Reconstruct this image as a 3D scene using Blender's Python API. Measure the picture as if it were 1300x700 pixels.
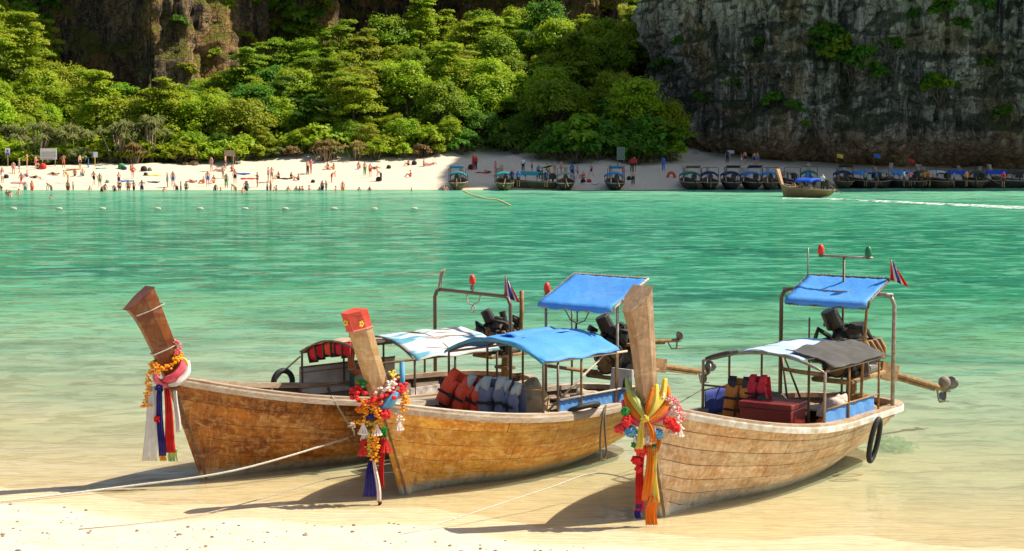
import bpy, bmesh, math, random
import numpy as np
from mathutils import Vector, Matrix, noise as mnoise

for o in list(bpy.data.objects):
    bpy.data.objects.remove(o, do_unlink=True)
scene = bpy.context.scene
COL = scene.collection
R = math.radians

# ------------------------------------------------------------------ camera
CAM_H = 5.25
PITCH = math.atan(168.0 / 2000.0)
cam_data = bpy.data.cameras.new("camera")
cam = bpy.data.objects.new("camera", cam_data)
COL.objects.link(cam)
cam.location = (0, 0, CAM_H)
cam.rotation_euler = (math.pi / 2 - PITCH, 0, 0)
cam_data.sensor_width = 36.0
cam_data.lens = 36.0 * 2000.0 / 1300.0
cam_data.clip_start = 0.1
cam_data.clip_end = 3000.0
scene.camera = cam

# ------------------------------------------------------------------ light
SUN_EL, SUN_AZ = 51.0, 12.0           # azimuth measured from +X towards +Y
world = bpy.data.worlds.new("World")
scene.world = world
world.use_nodes = True
wn = world.node_tree.nodes
wl = world.node_tree.links
sky = wn.new("ShaderNodeTexSky")
sky.sky_type = 'NISHITA'
sky.sun_disc = False
sky.sun_elevation = R(SUN_EL)
sky.sun_rotation = R(90.0 - SUN_AZ)
sky.air_density = 1.0
sky.dust_density = 1.5
bg = wn["Background"]
bg.inputs["Strength"].default_value = 0.09
wl.new(sky.outputs[0], bg.inputs["Color"])

sun_data = bpy.data.lights.new("sun", 'SUN')
sun_data.energy = 5.0
sun_data.angle = R(0.5)
sun_data.color = (1.0, 0.93, 0.80)
sun = bpy.data.objects.new("sun", sun_data)
COL.objects.link(sun)
sd = Vector((math.cos(R(SUN_EL)) * math.cos(R(SUN_AZ)), math.cos(R(SUN_EL)) * math.sin(R(SUN_AZ)), math.sin(R(SUN_EL))))
sun.rotation_euler = sd.to_track_quat('Z', 'Y').to_euler()
sun.location = (60, 10, 80)

scene.view_settings.view_transform = 'Standard'
scene.view_settings.look = 'None'
scene.view_settings.exposure = 0.68
scene.view_settings.gamma = 1.0
scene.view_settings.use_curve_mapping = False
scene.cycles.transparent_max_bounces = 16
scene.cycles.max_bounces = 6

# ------------------------------------------------------------------ helpers
def ray(px, py):
    c, s = math.cos(PITCH), math.sin(PITCH)
    a, b = (px - 650) / 2000.0, (350 - py) / 2000.0
    return Vector((a, c + b * s, -s + b * c))

def on_z(px, py, z=0.0):
    d = ray(px, py)
    t = (z - CAM_H) / d.z
    return Vector((0, 0, CAM_H)) + d * t

def on_Y(px, py, Y):
    d = ray(px, py)
    return Vector((0, 0, CAM_H)) + d * (Y / d.y)

def project(P):
    P = np.asarray(P, float)
    c, s = math.cos(PITCH), math.sin(PITCH)
    vy, vz = P[..., 1], P[..., 2] - CAM_H
    f = vy * c - vz * s
    return 650 + 2000 * P[..., 0] / f, 350 - 2000 * (vy * s + vz * c) / f

def tag(o, label=None, cat=None, group=None, kind=None):
    if label: o["label"] = label
    if cat: o["category"] = cat
    if group: o["group"] = group
    if kind: o["kind"] = kind
    return o

def empty(name, loc=(0, 0, 0), rz=0.0, parent=None):
    o = bpy.data.objects.new(name, None)
    o.empty_display_size = 0.3
    COL.objects.link(o)
    o.location = loc
    o.rotation_euler = (0, 0, rz)
    if parent: o.parent = parent
    return o

def link_mesh(name, me, parent=None, loc=None):
    o = bpy.data.objects.new(name, me)
    COL.objects.link(o)
    if parent: o.parent = parent
    if loc is not None: o.location = loc
    return o

def mesh_np(name, V, F, mat=None, smooth=False):
    """V (n,3), F (m,k) equal sized faces"""
    me = bpy.data.meshes.new(name)
    V = np.asarray(V, np.float32); F = np.asarray(F, np.int32)
    me.vertices.add(len(V)); me.vertices.foreach_set("co", V.ravel())
    k = F.shape[1]
    me.loops.add(F.size); me.loops.foreach_set("vertex_index", F.ravel())
    me.polygons.add(len(F))
    me.polygons.foreach_set("loop_start", np.arange(0, F.size, k, dtype=np.int32))
    if smooth:
        me.polygons.foreach_set("use_smooth", np.ones(len(F), dtype=bool))
    me.update(calc_edges=True)
    if mat: me.materials.append(mat)
    return me

class MB:
    def __init__(s):
        s.v = []; s.f = []
    def add(s, V, F):
        b = len(s.v)
        s.v.extend([tuple(p) for p in V])
        s.f.extend([tuple(b + i for i in f) for f in F])
        return s
    def box(s, c, size, rot=None, taper=1.0):
        x, y, z = [d / 2 for d in size]
        V = []
        for k in (-1, 1):
            q = taper if k > 0 else 1.0
            for (i, j) in ((-1, -1), (1, -1), (1, 1), (-1, 1)):
                p = Vector((i * x * q, j * y * q, k * z))
                if rot is not None: p = rot @ p
                V.append(Vector(c) + p)
        return s.add(V, [(0, 3, 2, 1), (4, 5, 6, 7), (0, 1, 5, 4), (1, 2, 6, 5), (2, 3, 7, 6), (3, 0, 4, 7)])
    def tube(s, pts, r, n=8, closed=False, flat=1.0):
        pts = [Vector(p) for p in pts]
        m = len(pts)
        rr = r if isinstance(r, (list, tuple)) else [r] * m
        tang = []
        for i in range(m):
            a = pts[i - 1] if (i > 0 or closed) else pts[i]
            b = pts[(i + 1) % m] if (i < m - 1 or closed) else pts[i]
            d = (b - a)
            tang.append(d.normalized() if d.length > 1e-9 else Vector((0, 0, 1)))
        t0 = tang[0]
        up = Vector((0, 0, 1)) if abs(t0.z) < 0.9 else Vector((1, 0, 0))
        nrm = (up - t0 * up.dot(t0)).normalized()
        V = []
        for i in range(m):
            t = tang[i]
            nrm = (nrm - t * nrm.dot(t))
            nrm = nrm.normalized() if nrm.length > 1e-6 else t.orthogonal().normalized()
            bn = t.cross(nrm)
            for k in range(n):
                a = 2 * math.pi * k / n
                V.append(pts[i] + (nrm * math.cos(a) * flat + bn * math.sin(a)) * rr[i])
        F = []
        for i in range(m if closed else m - 1):
            j = (i + 1) % m
            for k in range(n):
                l = (k + 1) % n
                F.append((i * n + k, i * n + l, j * n + l, j * n + k))
        if not closed:
            F.append(tuple(range(n - 1, -1, -1)))
            F.append(tuple((m - 1) * n + k for k in range(n)))
        return s.add(V, F)
    def bar(s, a, b, r, n=8):
        return s.tube([a, b], r, n)
    def grid(s, rows, closed_j=False, closed_i=False, flip=False):
        m, n = len(rows), len(rows[0])
        V = [p for r in rows for p in r]
        F = []
        for i in range(m if closed_i else m - 1):
            for j in range(n if closed_j else n - 1):
                q = (i * n + j, ((i + 1) % m) * n + j, ((i + 1) % m) * n + (j + 1) % n, i * n + (j + 1) % n)
                F.append(q[::-1] if flip else q)
        return s.add(V, F)
    def sphere(s, c, r, nu=8, nv=6):
        if not isinstance(r, (list, tuple)): r = (r, r, r)
        V = [(c[0], c[1], c[2] - r[2])]
        for i in range(1, nv):
            a = math.pi * i / nv - math.pi / 2
            for j in range(nu):
                b = 2 * math.pi * j / nu
                V.append((c[0] + r[0] * math.cos(a) * math.cos(b), c[1] + r[1] * math.cos(a) * math.sin(b), c[2] + r[2] * math.sin(a)))
        V.append((c[0], c[1], c[2] + r[2]))
        F = []
        for j in range(nu):
            F.append((0, 1 + (j + 1) % nu, 1 + j))
            for i in range(nv - 2):
                F.append((1 + i * nu + j, 1 + i * nu + (j + 1) % nu, 1 + (i + 1) * nu + (j + 1) % nu, 1 + (i + 1) * nu + j))
            F.append((1 + (nv - 2) * nu + j, 1 + (nv - 2) * nu + (j + 1) % nu, len(V) - 1))
        return s.add(V, F)
    def cyl(s, a, b, r0, r1=None, n=12):
        return s.tube([a, b], [r0, r1 if r1 is not None else r0], n)
    def build(s, name, mat=None, parent=None, smooth=False, bevel=0, loc=None, solid=0):
        me = bpy.data.meshes.new(name)
        me.from_pydata(s.v, [], s.f)
        if smooth:
            for p in me.polygons: p.use_smooth = True
        me.update()
        if mat: me.materials.append(mat)
        o = link_mesh(name, me, parent, loc)
        if solid:
            md = o.modifiers.new("thick", 'SOLIDIFY'); md.thickness = solid; md.offset = 0
        if bevel:
            md = o.modifiers.new("bevel", 'BEVEL'); md.width = bevel; md.segments = 2; md.limit_method = 'ANGLE'
        return o

def lerp(a, b, t): return a + (b - a) * t
def clamp(x, a=0.0, b=1.0): return max(a, min(b, x))
def smooth(t):
    t = clamp(t); return t * t * (3 - 2 * t)
def pw(x, xs, ys): return float(np.interp(x, xs, ys))

# numpy value noise -------------------------------------------------
def _hash(ix, iy, iz, seed):
    h = (ix.astype(np.int64) * 374761393 + iy.astype(np.int64) * 668265263 + iz.astype(np.int64) * 2147483647 + seed * 144665) & 0xFFFFFFFF
    h = ((h ^ (h >> 13)) * 1274126177) & 0xFFFFFFFF
    h = h ^ (h >> 16)
    return (h & 0xFFFFFF) / float(0xFFFFFF)

def vnoise(x, y, z=None, seed=0):
    x = np.asarray(x, float); y = np.asarray(y, float)
    z = np.zeros_like(x) if z is None else np.asarray(z, float)
    ix, iy, iz = np.floor(x), np.floor(y), np.floor(z)
    fx, fy, fz = x - ix, y - iy, z - iz
    fx = fx * fx * (3 - 2 * fx); fy = fy * fy * (3 - 2 * fy); fz = fz * fz * (3 - 2 * fz)
    out = 0
    for dx in (0, 1):
        for dy in (0, 1):
            for dz in (0, 1):
                w = (fx if dx else 1 - fx) * (fy if dy else 1 - fy) * (fz if dz else 1 - fz)
                out = out + w * _hash(ix + dx, iy + dy, iz + dz, seed)
    return out

def fbm(x, y, z=None, oct=4, seed=0, gain=0.5):
    a, s, t = 1.0, 0.0, 0.0
    z = np.zeros_like(np.asarray(x, float)) if z is None else z
    for i in range(oct):
        s = s + a * vnoise(x * 2 ** i, y * 2 ** i, z * 2 ** i, seed + i * 17)
        t += a; a *= gain
    return s / t

# materials -----------------------------------------------------------
def new_mat(name):
    m = bpy.data.materials.new(name)
    m.use_nodes = True
    nt = m.node_tree
    for n in list(nt.nodes): nt.nodes.remove(n)
    out = nt.nodes.new("ShaderNodeOutputMaterial")
    return m, nt, out

def N(nt, typ, **kw):
    n = nt.nodes.new(typ)
    for k, v in kw.items():
        if k.startswith("in_"):
            key = k[3:]
            n.inputs[int(key) if key.isdigit() else key.replace("_", " ")].default_value = v
        else:
            setattr(n, k, v)
    return n

def mixc(nt, fac, a, b, mode='MIX'):
    n = nt.nodes.new("ShaderNodeMix"); n.data_type = 'RGBA'; n.blend_type = mode
    for s, v in ((0, fac), (6, a), (7, b)):
        if hasattr(v, "links"): nt.links.new(v, n.inputs[s])
        elif s == 0: n.inputs[s].default_value = v
        else: n.inputs[s].default_value = tuple(v) + ((1.0,) if len(v) == 3 else ())
    return n.outputs[2]

def ramp(nt, fac, stops):
    n = nt.nodes.new("ShaderNodeValToRGB")
    e = n.color_ramp.elements
    while len(e) < len(stops): e.new(0.5)
    for el, (p, c) in zip(e, stops):
        el.position = p
        el.color = (c, c, c, 1) if isinstance(c, (int, float)) else tuple(c) + (1,)
    nt.links.new(fac, n.inputs[0])
    return n.outputs[0]

def noise_node(nt, vec, scale, detail=4, rough=0.55, dist=0.0):
    n = N(nt, "ShaderNodeTexNoise", in_Scale=scale, in_Detail=detail, in_Roughness=rough, in_Distortion=dist)
    if vec is not None: nt.links.new(vec, n.inputs["Vector"])
    return n.outputs["Fac"]

def coords(nt, kind="Object", scale=(1, 1, 1)):
    tc = N(nt, "ShaderNodeTexCoord")
    mp = N(nt, "ShaderNodeMapping")
    mp.inputs["Scale"].default_value = scale
    nt.links.new(tc.outputs[kind], mp.inputs[0])
    return mp.outputs[0]

def world_pos(nt, scale=(1, 1, 1)):
    g = N(nt, "ShaderNodeNewGeometry")
    mp = N(nt, "ShaderNodeMapping")
    mp.inputs["Scale"].default_value = scale
    nt.links.new(g.outputs["Position"], mp.inputs[0])
    return mp.outputs[0]

def math_node(nt, op, a, b=None, clampv=False):
    n = nt.nodes.new("ShaderNodeMath"); n.operation = op; n.use_clamp = clampv
    for i, v in enumerate((a, b)):
        if v is None: continue
        if hasattr(v, "links"): nt.links.new(v, n.inputs[i])
        else: n.inputs[i].default_value = v
    return n.outputs[0]

def principled(nt, out, color, rough=0.6, bump=None, bstr=0.3, bdist=0.02, spec=0.4, metal=0.0):
    b = N(nt, "ShaderNodeBsdfPrincipled")
    if hasattr(color, "links"): nt.links.new(color, b.inputs["Base Color"])
    else: b.inputs["Base Color"].default_value = tuple(color) + (1,)
    if hasattr(rough, "links"): nt.links.new(rough, b.inputs["Roughness"])
    else: b.inputs["Roughness"].default_value = rough
    b.inputs["Specular IOR Level"].default_value = spec
    b.inputs["Metallic"].default_value = metal
    if bump is not None:
        bn = N(nt, "ShaderNodeBump", in_Strength=bstr, in_Distance=bdist)
        nt.links.new(bump, bn.inputs["Height"])
        nt.links.new(bn.outputs[0], b.inputs["Normal"])
    nt.links.new(b.outputs[0], out.inputs[0])
    return b

def simple_mat(name, c, rough=0.6, var=0.25, scale=6.0, bump=0.15, metal=0.0, c2=None, spec=0.4):
    """painted / plain surface with blotchy wear"""
    m, nt, out = new_mat(name)
    v = coords(nt)
    n1 = noise_node(nt, v, scale, 5, 0.6)
    d = c2 if c2 else tuple(x * (1 - var) for x in c)
    col = mixc(nt, ramp(nt, n1, [(0.35, 0.0), (0.68, 1.0)]), c, d)
    n2 = noise_node(nt, v, scale * 9, 3, 0.6)
    principled(nt, out, col, rough, n2, bump, 0.01, spec, metal)
    return m

def wood_mat(name, c1, c2, c3, stain=None, grain=(1.2, 14, 14), rough=0.55, obj_var=0.25, wear=0.5, low=None, spec=0.35, scratch=0.0):
    m, nt, out = new_mat(name)
    v = coords(nt, "Object", grain)
    v2 = coords(nt, "Object", (0.75, 2.0, 2.0))
    g = noise_node(nt, v, 2.2, 6, 0.65, 0.3)
    p = noise_node(nt, v2, 1.6, 5, 0.62, 0.2)
    p2 = noise_node(nt, v2, 6.5, 5, 0.65, 0.5)
    col = mixc(nt, ramp(nt, p, [(0.43, 0.0), (0.57, 1.0)]), c1, c2)
    p3 = noise_node(nt, v2, 2.7, 6, 0.7, 1.2)
    col = mixc(nt, math_node(nt, 'MULTIPLY', ramp(nt, p3, [(0.53, 0.0), (0.60, 1.0)]), wear), col, c3)
    col = mixc(nt, math_node(nt, 'MULTIPLY', ramp(nt, p3, [(0.36, 1.0), (0.43, 0.0)]), wear * .6), col, tuple(x * 0.42 for x in c1))
    col = mixc(nt, math_node(nt, 'MULTIPLY', ramp(nt, g, [(0.40, 1.0), (0.60, 0.0)]), 0.38), col, tuple(x * 0.45 for x in c1))
    if stain:
        v3 = coords(nt, "Object", (5.0, 5.0, 1.1))
        st = noise_node(nt, v3, 1.3, 4, 0.6)
        col = mixc(nt, math_node(nt, 'MULTIPLY', ramp(nt, st, [(0.60, 0.0), (0.72, 1.0)]), 0.75), col, stain)
    if low:
        sp = N(nt, "ShaderNodeSeparateXYZ")
        tc = N(nt, "ShaderNodeTexCoord"); nt.links.new(tc.outputs["Object"], sp.inputs[0])
        zz = math_node(nt, 'ADD', sp.outputs[2], math_node(nt, 'MULTIPLY', math_node(nt, 'SUBTRACT', p2, 0.5), 0.25))
        col = mixc(nt, ramp(nt, zz, [(0.06, 1.0), (0.17, 0.0)]), col, low)
    if scratch:
        sc1 = noise_node(nt, coords(nt, "Object", (11, 11, 1.6)), 1.6, 5, 0.7, 0.3)
        col = mixc(nt, math_node(nt, 'MULTIPLY', ramp(nt, sc1, [(0.50, 0.0), (0.66, 1.0)]), scratch), col, c3)
        sc2 = noise_node(nt, coords(nt, "Object", (3.0, 3.0, 1.2)), 2.1, 6, 0.7, 0.6)
        col = mixc(nt, math_node(nt, 'MULTIPLY', ramp(nt, sc2, [(0.34, 1.0), (0.50, 0.0)]), scratch), col, tuple(x * 0.5 for x in c1))
    oi = N(nt, "ShaderNodeObjectInfo")
    f = math_node(nt, 'ADD', math_node(nt, 'MULTIPLY', oi.outputs["Random"], obj_var), 1.0 - obj_var * 0.5)
    hs = N(nt, "ShaderNodeHueSaturation"); nt.links.new(col, hs.inputs["Color"]); nt.links.new(f, hs.inputs["Value"])
    rg = ramp(nt, p2, [(0.3, rough - 0.12), (0.7, rough + 0.2)])
    bmp = math_node(nt, 'ADD', g, math_node(nt, 'MULTIPLY', p2, 0.6))
    principled(nt, out, hs.outputs[0], rg, bmp, 0.45, 0.012, spec)
    return m

def cloth_mat(name, c, c2=None, rough=0.85, trans=0.25, scale=5.0, stripes=None):
    m, nt, out = new_mat(name)
    v = coords(nt)
    n1 = noise_node(nt, v, scale, 4, 0.6)
    c2 = c2 or tuple(x * 0.72 for x in c)
    col = mixc(nt, ramp(nt, n1, [(0.35, 0.0), (0.7, 1.0)]), c, c2)
    if stripes:
        for ax, sc, cc, lo, hi in stripes:
            vv = coords(nt, "Object", sc)
            w = noise_node(nt, vv, 1.0, 3, 0.6, 0.4)
            col = mixc(nt, ramp(nt, w, [(lo, 0.0), (hi, 1.0)]), col, cc)
    n2 = math_node(nt, 'ADD', math_node(nt, 'MULTIPLY', noise_node(nt, v, 28, 3, 0.6), .3), math_node(nt, 'MULTIPLY', noise_node(nt, v, 4.5, 3, 0.5, 1.6), 2.2))
    fade = noise_node(nt, v, 1.3, 5, 0.65, 0.4)
    col = mixc(nt, math_node(nt, 'MULTIPLY', ramp(nt, fade, [(0.48, 0.0), (0.75, 1.0)]), 0.25), col, tuple(0.55 * x + 0.45 * 0.62 for x in c))
    b = N(nt, "ShaderNodeBsdfPrincipled")
    nt.links.new(col, b.inputs["Base Color"]); b.inputs["Roughness"].default_value = rough
    b.inputs["Specular IOR Level"].default_value = 0.25
    bn = N(nt, "ShaderNodeBump", in_Strength=0.28, in_Distance=0.02); nt.links.new(n2, bn.inputs["Height"])
    nt.links.new(bn.outputs[0], b.inputs["Normal"])
    t = N(nt, "ShaderNodeBsdfTranslucent"); nt.links.new(col, t.inputs[0])
    mx = N(nt, "ShaderNodeMixShader", in_0=trans)
    nt.links.new(b.outputs[0], mx.inputs[1]); nt.links.new(t.outputs[0], mx.inputs[2])
    nt.links.new(mx.outputs[0], out.inputs[0])
    return m

def leaf_mat(name, c1, c2, c3, trans=0.5, var=0.35):
    m, nt, out = new_mat(name)
    g = N(nt, "ShaderNodeNewGeometry")
    oi = N(nt, "ShaderNodeObjectInfo")
    col = mixc(nt, g.outputs["Random Per Island"], c1, c2)
    v = coords(nt)
    n1 = noise_node(nt, v, 0.45, 3, 0.6)
    col = mixc(nt, ramp(nt, n1, [(0.45, 0.0), (0.65, 0.8)]), col, c3)
    f = math_node(nt, 'ADD', math_node(nt, 'MULTIPLY', oi.outputs["Random"], var), 1.0 - var * 0.5)
    h = math_node(nt, 'ADD', math_node(nt, 'MULTIPLY', oi.outputs["Random"], 0.03), 0.494)
    hs = N(nt, "ShaderNodeHueSaturation"); nt.links.new(col, hs.inputs["Color"])
    nt.links.new(f, hs.inputs["Value"]); nt.links.new(h, hs.inputs["Hue"])
    b = N(nt, "ShaderNodeBsdfPrincipled"); nt.links.new(hs.outputs[0], b.inputs["Base Color"])
    b.inputs["Roughness"].default_value = 0.55; b.inputs["Specular IOR Level"].default_value = 0.3
    t = N(nt, "ShaderNodeBsdfTranslucent"); nt.links.new(hs.outputs[0], t.inputs[0])
    mx = N(nt, "ShaderNodeMixShader", in_0=trans)
    nt.links.new(b.outputs[0], mx.inputs[1]); nt.links.new(t.outputs[0], mx.inputs[2])
    nt.links.new(mx.outputs[0], out.inputs[0])
    return m

# ================================================================== SETTING
VEG_X = [(p - 650) / 10.0 for p in (-300, 0, 300, 335, 470, 560, 620, 650, 700, 780, 860, 1000, 1400)]
VEG_Y = [198, 197.5, 198, 202, 202, 203, 208, 206, 200, 199, 200, 222, 222]
HX = [-140, -95, -78, -66, -58, -50, -42, -30, -20, -11, 0, 13, 22, 40, 140]
HH = [30, 26, 20, 9.5, 4.5, 5.5, 9.5, 13, 15.5, 18, 19, 15.5, 15, 8, 8]

def veg_edge(X): return np.interp(X, VEG_X, VEG_Y)

def shore_d(X, Y):
    """metres seaward of the near waterline"""
    return (Y - (20.75 - 0.27 * X) + 0.25 * np.sin(X * 0.9) + 0.18 * np.sin(X * 2.3 + 1)) / 1.036

def ground_z(X, Y):
    X = np.asarray(X, float); Y = np.asarray(Y, float)
    d = shore_d(X, Y)
    zn = np.where(d < 0, 0.016 + np.minimum(-d, 1.2) * 0.075 + np.maximum(-d - 1.2, 0) * 0.03, 0.016 - d * 0.019)
    zn = zn - np.maximum(d - 7, 0) * 0.04
    zn = np.maximum(zn, -2.6)
    zn = zn + 0.006 * (vnoise(X * 1.7, Y * 2.2, seed=3) - 0.5) * np.clip(1 - np.abs(d) / 12, 0, 1)
    ysh = np.interp(X, [-100, 12, 24, 42, 70], [178.0, 178.0, 182.0, 188.0, 192.0])
    zf = (Y - ysh + 0.8 * np.sin(X * 0.11)) * 0.13
    zf = np.maximum(zf, -2.6)
    yv = veg_edge(X)
    t = np.clip((Y - yv) / 42.0, 0, 1)
    base = (yv - ysh) * 0.13
    H = np.interp(X, HX, HH)
    hill = base + (H - base) * (0.5 * t + 0.5 * t * t * (3 - 2 * t)) + np.minimum(np.maximum(Y - yv - 42, 0) * 0.12, 12)
    far = np.where(Y > yv, np.maximum(hill, base), zf)
    far = far + np.where(Y > yv - 6, (vnoise(X * 0.25, Y * 0.25, seed=9) - 0.5) * 0.9 * np.clip((Y - yv + 6) / 8, 0, 1), 0)
    far = far + np.where((Y > 180) & (Y <= yv + 2), (vnoise(X * 0.8, Y * 0.8, seed=19) - 0.5) * 0.16, 0)
    return np.where(Y > 120, far, np.where(Y > 60, -2.6, zn))

def gz(x, y): return float(ground_z(np.array([x]), np.array([y]))[0])

ys = np.concatenate([np.arange(2, 16, 2.0), np.arange(16, 46, 0.22), np.arange(46, 172, 6.0), np.arange(172, 290, 1.0), np.arange(290, 1200, 40.0)])
xs = np.concatenate([np.arange(-700, -100, 40.0), np.arange(-100, -14, 1.2), np.arange(-14, 20, 0.3), np.arange(20, 110, 1.2), np.arange(110, 700, 40.0)])
GX, GY = np.meshgrid(xs, ys)
GZ = ground_z(GX, GY)
nx, ny = len(xs), len(ys)
ii = np.arange(ny - 1)[:, None] * nx + np.arange(nx - 1)[None, :]
F = np.stack([ii, ii + 1, ii + nx + 1, ii + nx], -1).reshape(-1, 4)

m, nt, out = new_mat("sand")
g = N(nt, "ShaderNodeNewGeometry")
sp = N(nt, "ShaderNodeSeparateXYZ"); nt.links.new(g.outputs["Position"], sp.inputs[0])
wp = world_pos(nt)
n_big = noise_node(nt, wp, 0.55, 4, 0.55)
n_mid = noise_node(nt, wp, 3.0, 5, 0.6)
n_fine = noise_node(nt, wp, 60.0, 3, 0.7)
dry = mixc(nt, ramp(nt, n_mid, [(0.35, 0), (0.7, 1)]), (0.67, 0.57, 0.43), (0.56, 0.46, 0.325))
dry = mixc(nt, math_node(nt, 'MULTIPLY', ramp(nt, n_fine, [(0.52, 0), (0.66, 1)]), 0.5), dry, (0.42, 0.32, 0.21))
wet = mixc(nt, ramp(nt, n_mid, [(0.3, 0), (0.7, 1)]), (0.60, 0.43, 0.245), (0.53, 0.375, 0.205))
zz = math_node(nt, 'ADD', sp.outputs[2], math_node(nt, 'MULTIPLY', math_node(nt, 'SUBTRACT', n_mid, 0.5), 0.035))
wetf = ramp(nt, zz, [(0.022, 1.0), (0.045, 0.0)])
sandc = mixc(nt, wetf, dry, wet)
# pale caustic ripples of light, painted into the sea bed colour
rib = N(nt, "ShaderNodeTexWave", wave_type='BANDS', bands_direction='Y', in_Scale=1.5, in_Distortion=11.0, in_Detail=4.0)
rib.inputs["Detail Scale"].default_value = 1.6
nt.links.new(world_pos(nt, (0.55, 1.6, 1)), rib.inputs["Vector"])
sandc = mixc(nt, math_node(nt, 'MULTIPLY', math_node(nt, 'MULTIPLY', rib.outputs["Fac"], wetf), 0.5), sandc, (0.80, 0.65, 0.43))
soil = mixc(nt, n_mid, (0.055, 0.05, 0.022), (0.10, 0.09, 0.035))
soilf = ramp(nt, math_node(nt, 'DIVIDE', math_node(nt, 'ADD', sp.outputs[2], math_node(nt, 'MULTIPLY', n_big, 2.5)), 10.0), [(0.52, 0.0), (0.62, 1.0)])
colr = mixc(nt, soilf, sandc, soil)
rgh = mixc(nt, wetf, (0.95, 0.95, 0.95), (0.42, 0.42, 0.42))
bmp = math_node(nt, 'ADD', math_node(nt, 'MULTIPLY', n_fine, 0.25), n_mid)
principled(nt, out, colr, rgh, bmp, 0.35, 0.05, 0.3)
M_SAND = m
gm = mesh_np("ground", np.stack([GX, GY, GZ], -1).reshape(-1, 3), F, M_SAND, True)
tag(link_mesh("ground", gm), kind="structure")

# ------------------------------------------------------------------ water
m, nt, out = new_mat("sea_water")
g = N(nt, "ShaderNodeNewGeometry")
sp = N(nt, "ShaderNodeSeparateXYZ"); nt.links.new(g.outputs["Position"], sp.inputs[0])
big = noise_node(nt, world_pos(nt, (0.022, 0.06, 1)), 1.0, 4, 0.6)
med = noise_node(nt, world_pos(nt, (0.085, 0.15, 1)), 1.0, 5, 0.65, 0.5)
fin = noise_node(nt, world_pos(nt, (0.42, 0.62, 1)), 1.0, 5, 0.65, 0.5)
# distance from the near waterline sets depth, hence how much of the bottom shows through
dd = math_node(nt, 'ADD', math_node(nt, 'ADD', sp.outputs[1], math_node(nt, 'MULTIPLY', sp.outputs[0], 0.27)), -20.75)
dd = math_node(nt, 'ADD', dd, math_node(nt, 'MULTIPLY', math_node(nt, 'SUBTRACT', big, 0.5), 14.0))
dd = math_node(nt, 'ADD', dd, math_node(nt, 'MULTIPLY', math_node(nt, 'SUBTRACT', med, 0.5), 6.0))
t = math_node(nt, 'DIVIDE', dd, 80.0, True)
turb = ramp(nt, t, [(0.0, 0.0), (0.03, 0.08), (0.08, 0.30), (0.15, 0.54), (0.25, 0.82), (0.4, 0.96)])
t2 = math_node(nt, 'DIVIDE', dd, 150.0, True)
body = ramp(nt, t2, [(0.0, (0.50, 0.58, 0.40)), (0.09, (0.40, 0.55, 0.36)), (0.16, (0.15, 0.36, 0.19)), (0.25, (0.03, 0.21, 0.11)), (0.5, (0.022, 0.19, 0.10)), (0.78, (0.055, 0.29, 0.165)), (1.0, (0.17, 0.43, 0.26))])
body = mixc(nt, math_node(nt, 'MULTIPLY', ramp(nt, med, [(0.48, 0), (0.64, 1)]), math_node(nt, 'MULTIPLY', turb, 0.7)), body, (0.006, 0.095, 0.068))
body = mixc(nt, math_node(nt, 'MULTIPLY', ramp(nt, fin, [(0.50, 0), (0.58, 1)]), math_node(nt, 'MULTIPLY', turb, 0.62)), body, (0.13, 0.40, 0.255))  # lit wave faces painted into the water colour as lighter streaks
wav1 = noise_node(nt, world_pos(nt, (0.75, 1.25, 1)), 1.0, 4, 0.6, 0.6)
wav2 = noise_node(nt, world_pos(nt, (0.16, 0.30, 1)), 1.0, 3, 0.5, 0.3)
wav3 = noise_node(nt, world_pos(nt, (2.6, 4.2, 1)), 1.0, 2, 0.5, 0.2)
hgt = math_node(nt, 'ADD', math_node(nt, 'MULTIPLY', wav1, 0.5), math_node(nt, 'ADD', math_node(nt, 'MULTIPLY', wav2, 2.2), math_node(nt, 'MULTIPLY', wav3, 0.10)))
amp = ramp(nt, t, [(0.0, 0.022), (0.04, 0.07), (0.25, 0.16), (1.0, 0.22)])
bn = N(nt, "ShaderNodeBump", in_Strength=0.9)
nt.links.new(math_node(nt, 'MULTIPLY', hgt, amp), bn.inputs["Height"]); bn.inputs["Distance"].default_value = 1.0
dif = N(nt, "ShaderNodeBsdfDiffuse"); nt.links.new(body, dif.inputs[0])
tr = N(nt, "ShaderNodeBsdfTransparent"); tr.inputs[0].default_value = (0.955, 0.985, 0.93, 1)
m1 = N(nt, "ShaderNodeMixShader"); nt.links.new(turb, m1.inputs[0]); nt.links.new(tr.outputs[0], m1.inputs[1]); nt.links.new(dif.outputs[0], m1.inputs[2])
fr = N(nt, "ShaderNodeFresnel", in_IOR=1.33); nt.links.new(bn.outputs[0], fr.inputs["Normal"])
gl = N(nt, "ShaderNodeBsdfGlossy"); gl.inputs["Roughness"].default_value = 0.09; nt.links.new(bn.outputs[0], gl.inputs["Normal"])
crest = ramp(nt, math_node(nt, 'ADD', math_node(nt, 'MULTIPLY', wav1, 0.7), math_node(nt, 'MULTIPLY', wav3, 0.3)), [(0.47, 0.0), (0.60, 1.0)])
fcl = math_node(nt, 'MINIMUM', fr.outputs[0], math_node(nt, 'ADD', math_node(nt, 'MULTIPLY', crest, 0.42), 0.20))
m2 = N(nt, "ShaderNodeMixShader"); nt.links.new(fcl, m2.inputs[0]); nt.links.new(m1.outputs[0], m2.inputs[1]); nt.links.new(gl.outputs[0], m2.inputs[2])
nt.links.new(m2.outputs[0], out.inputs[0])
M_WATER = m
ysw = np.concatenate([np.arange(4, 60, 1.0), np.arange(60, 216, 4.0)])
xsw = np.concatenate([np.arange(-400, -60, 20.0), np.arange(-60, 61, 2.0), np.arange(80, 420, 20.0)])
WX, WY = np.meshgrid(xsw, ysw)
WZ = 0.0 * WX
ii = np.arange(len(ysw) - 1)[:, None] * len(xsw) + np.arange(len(xsw) - 1)[None, :]
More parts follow.
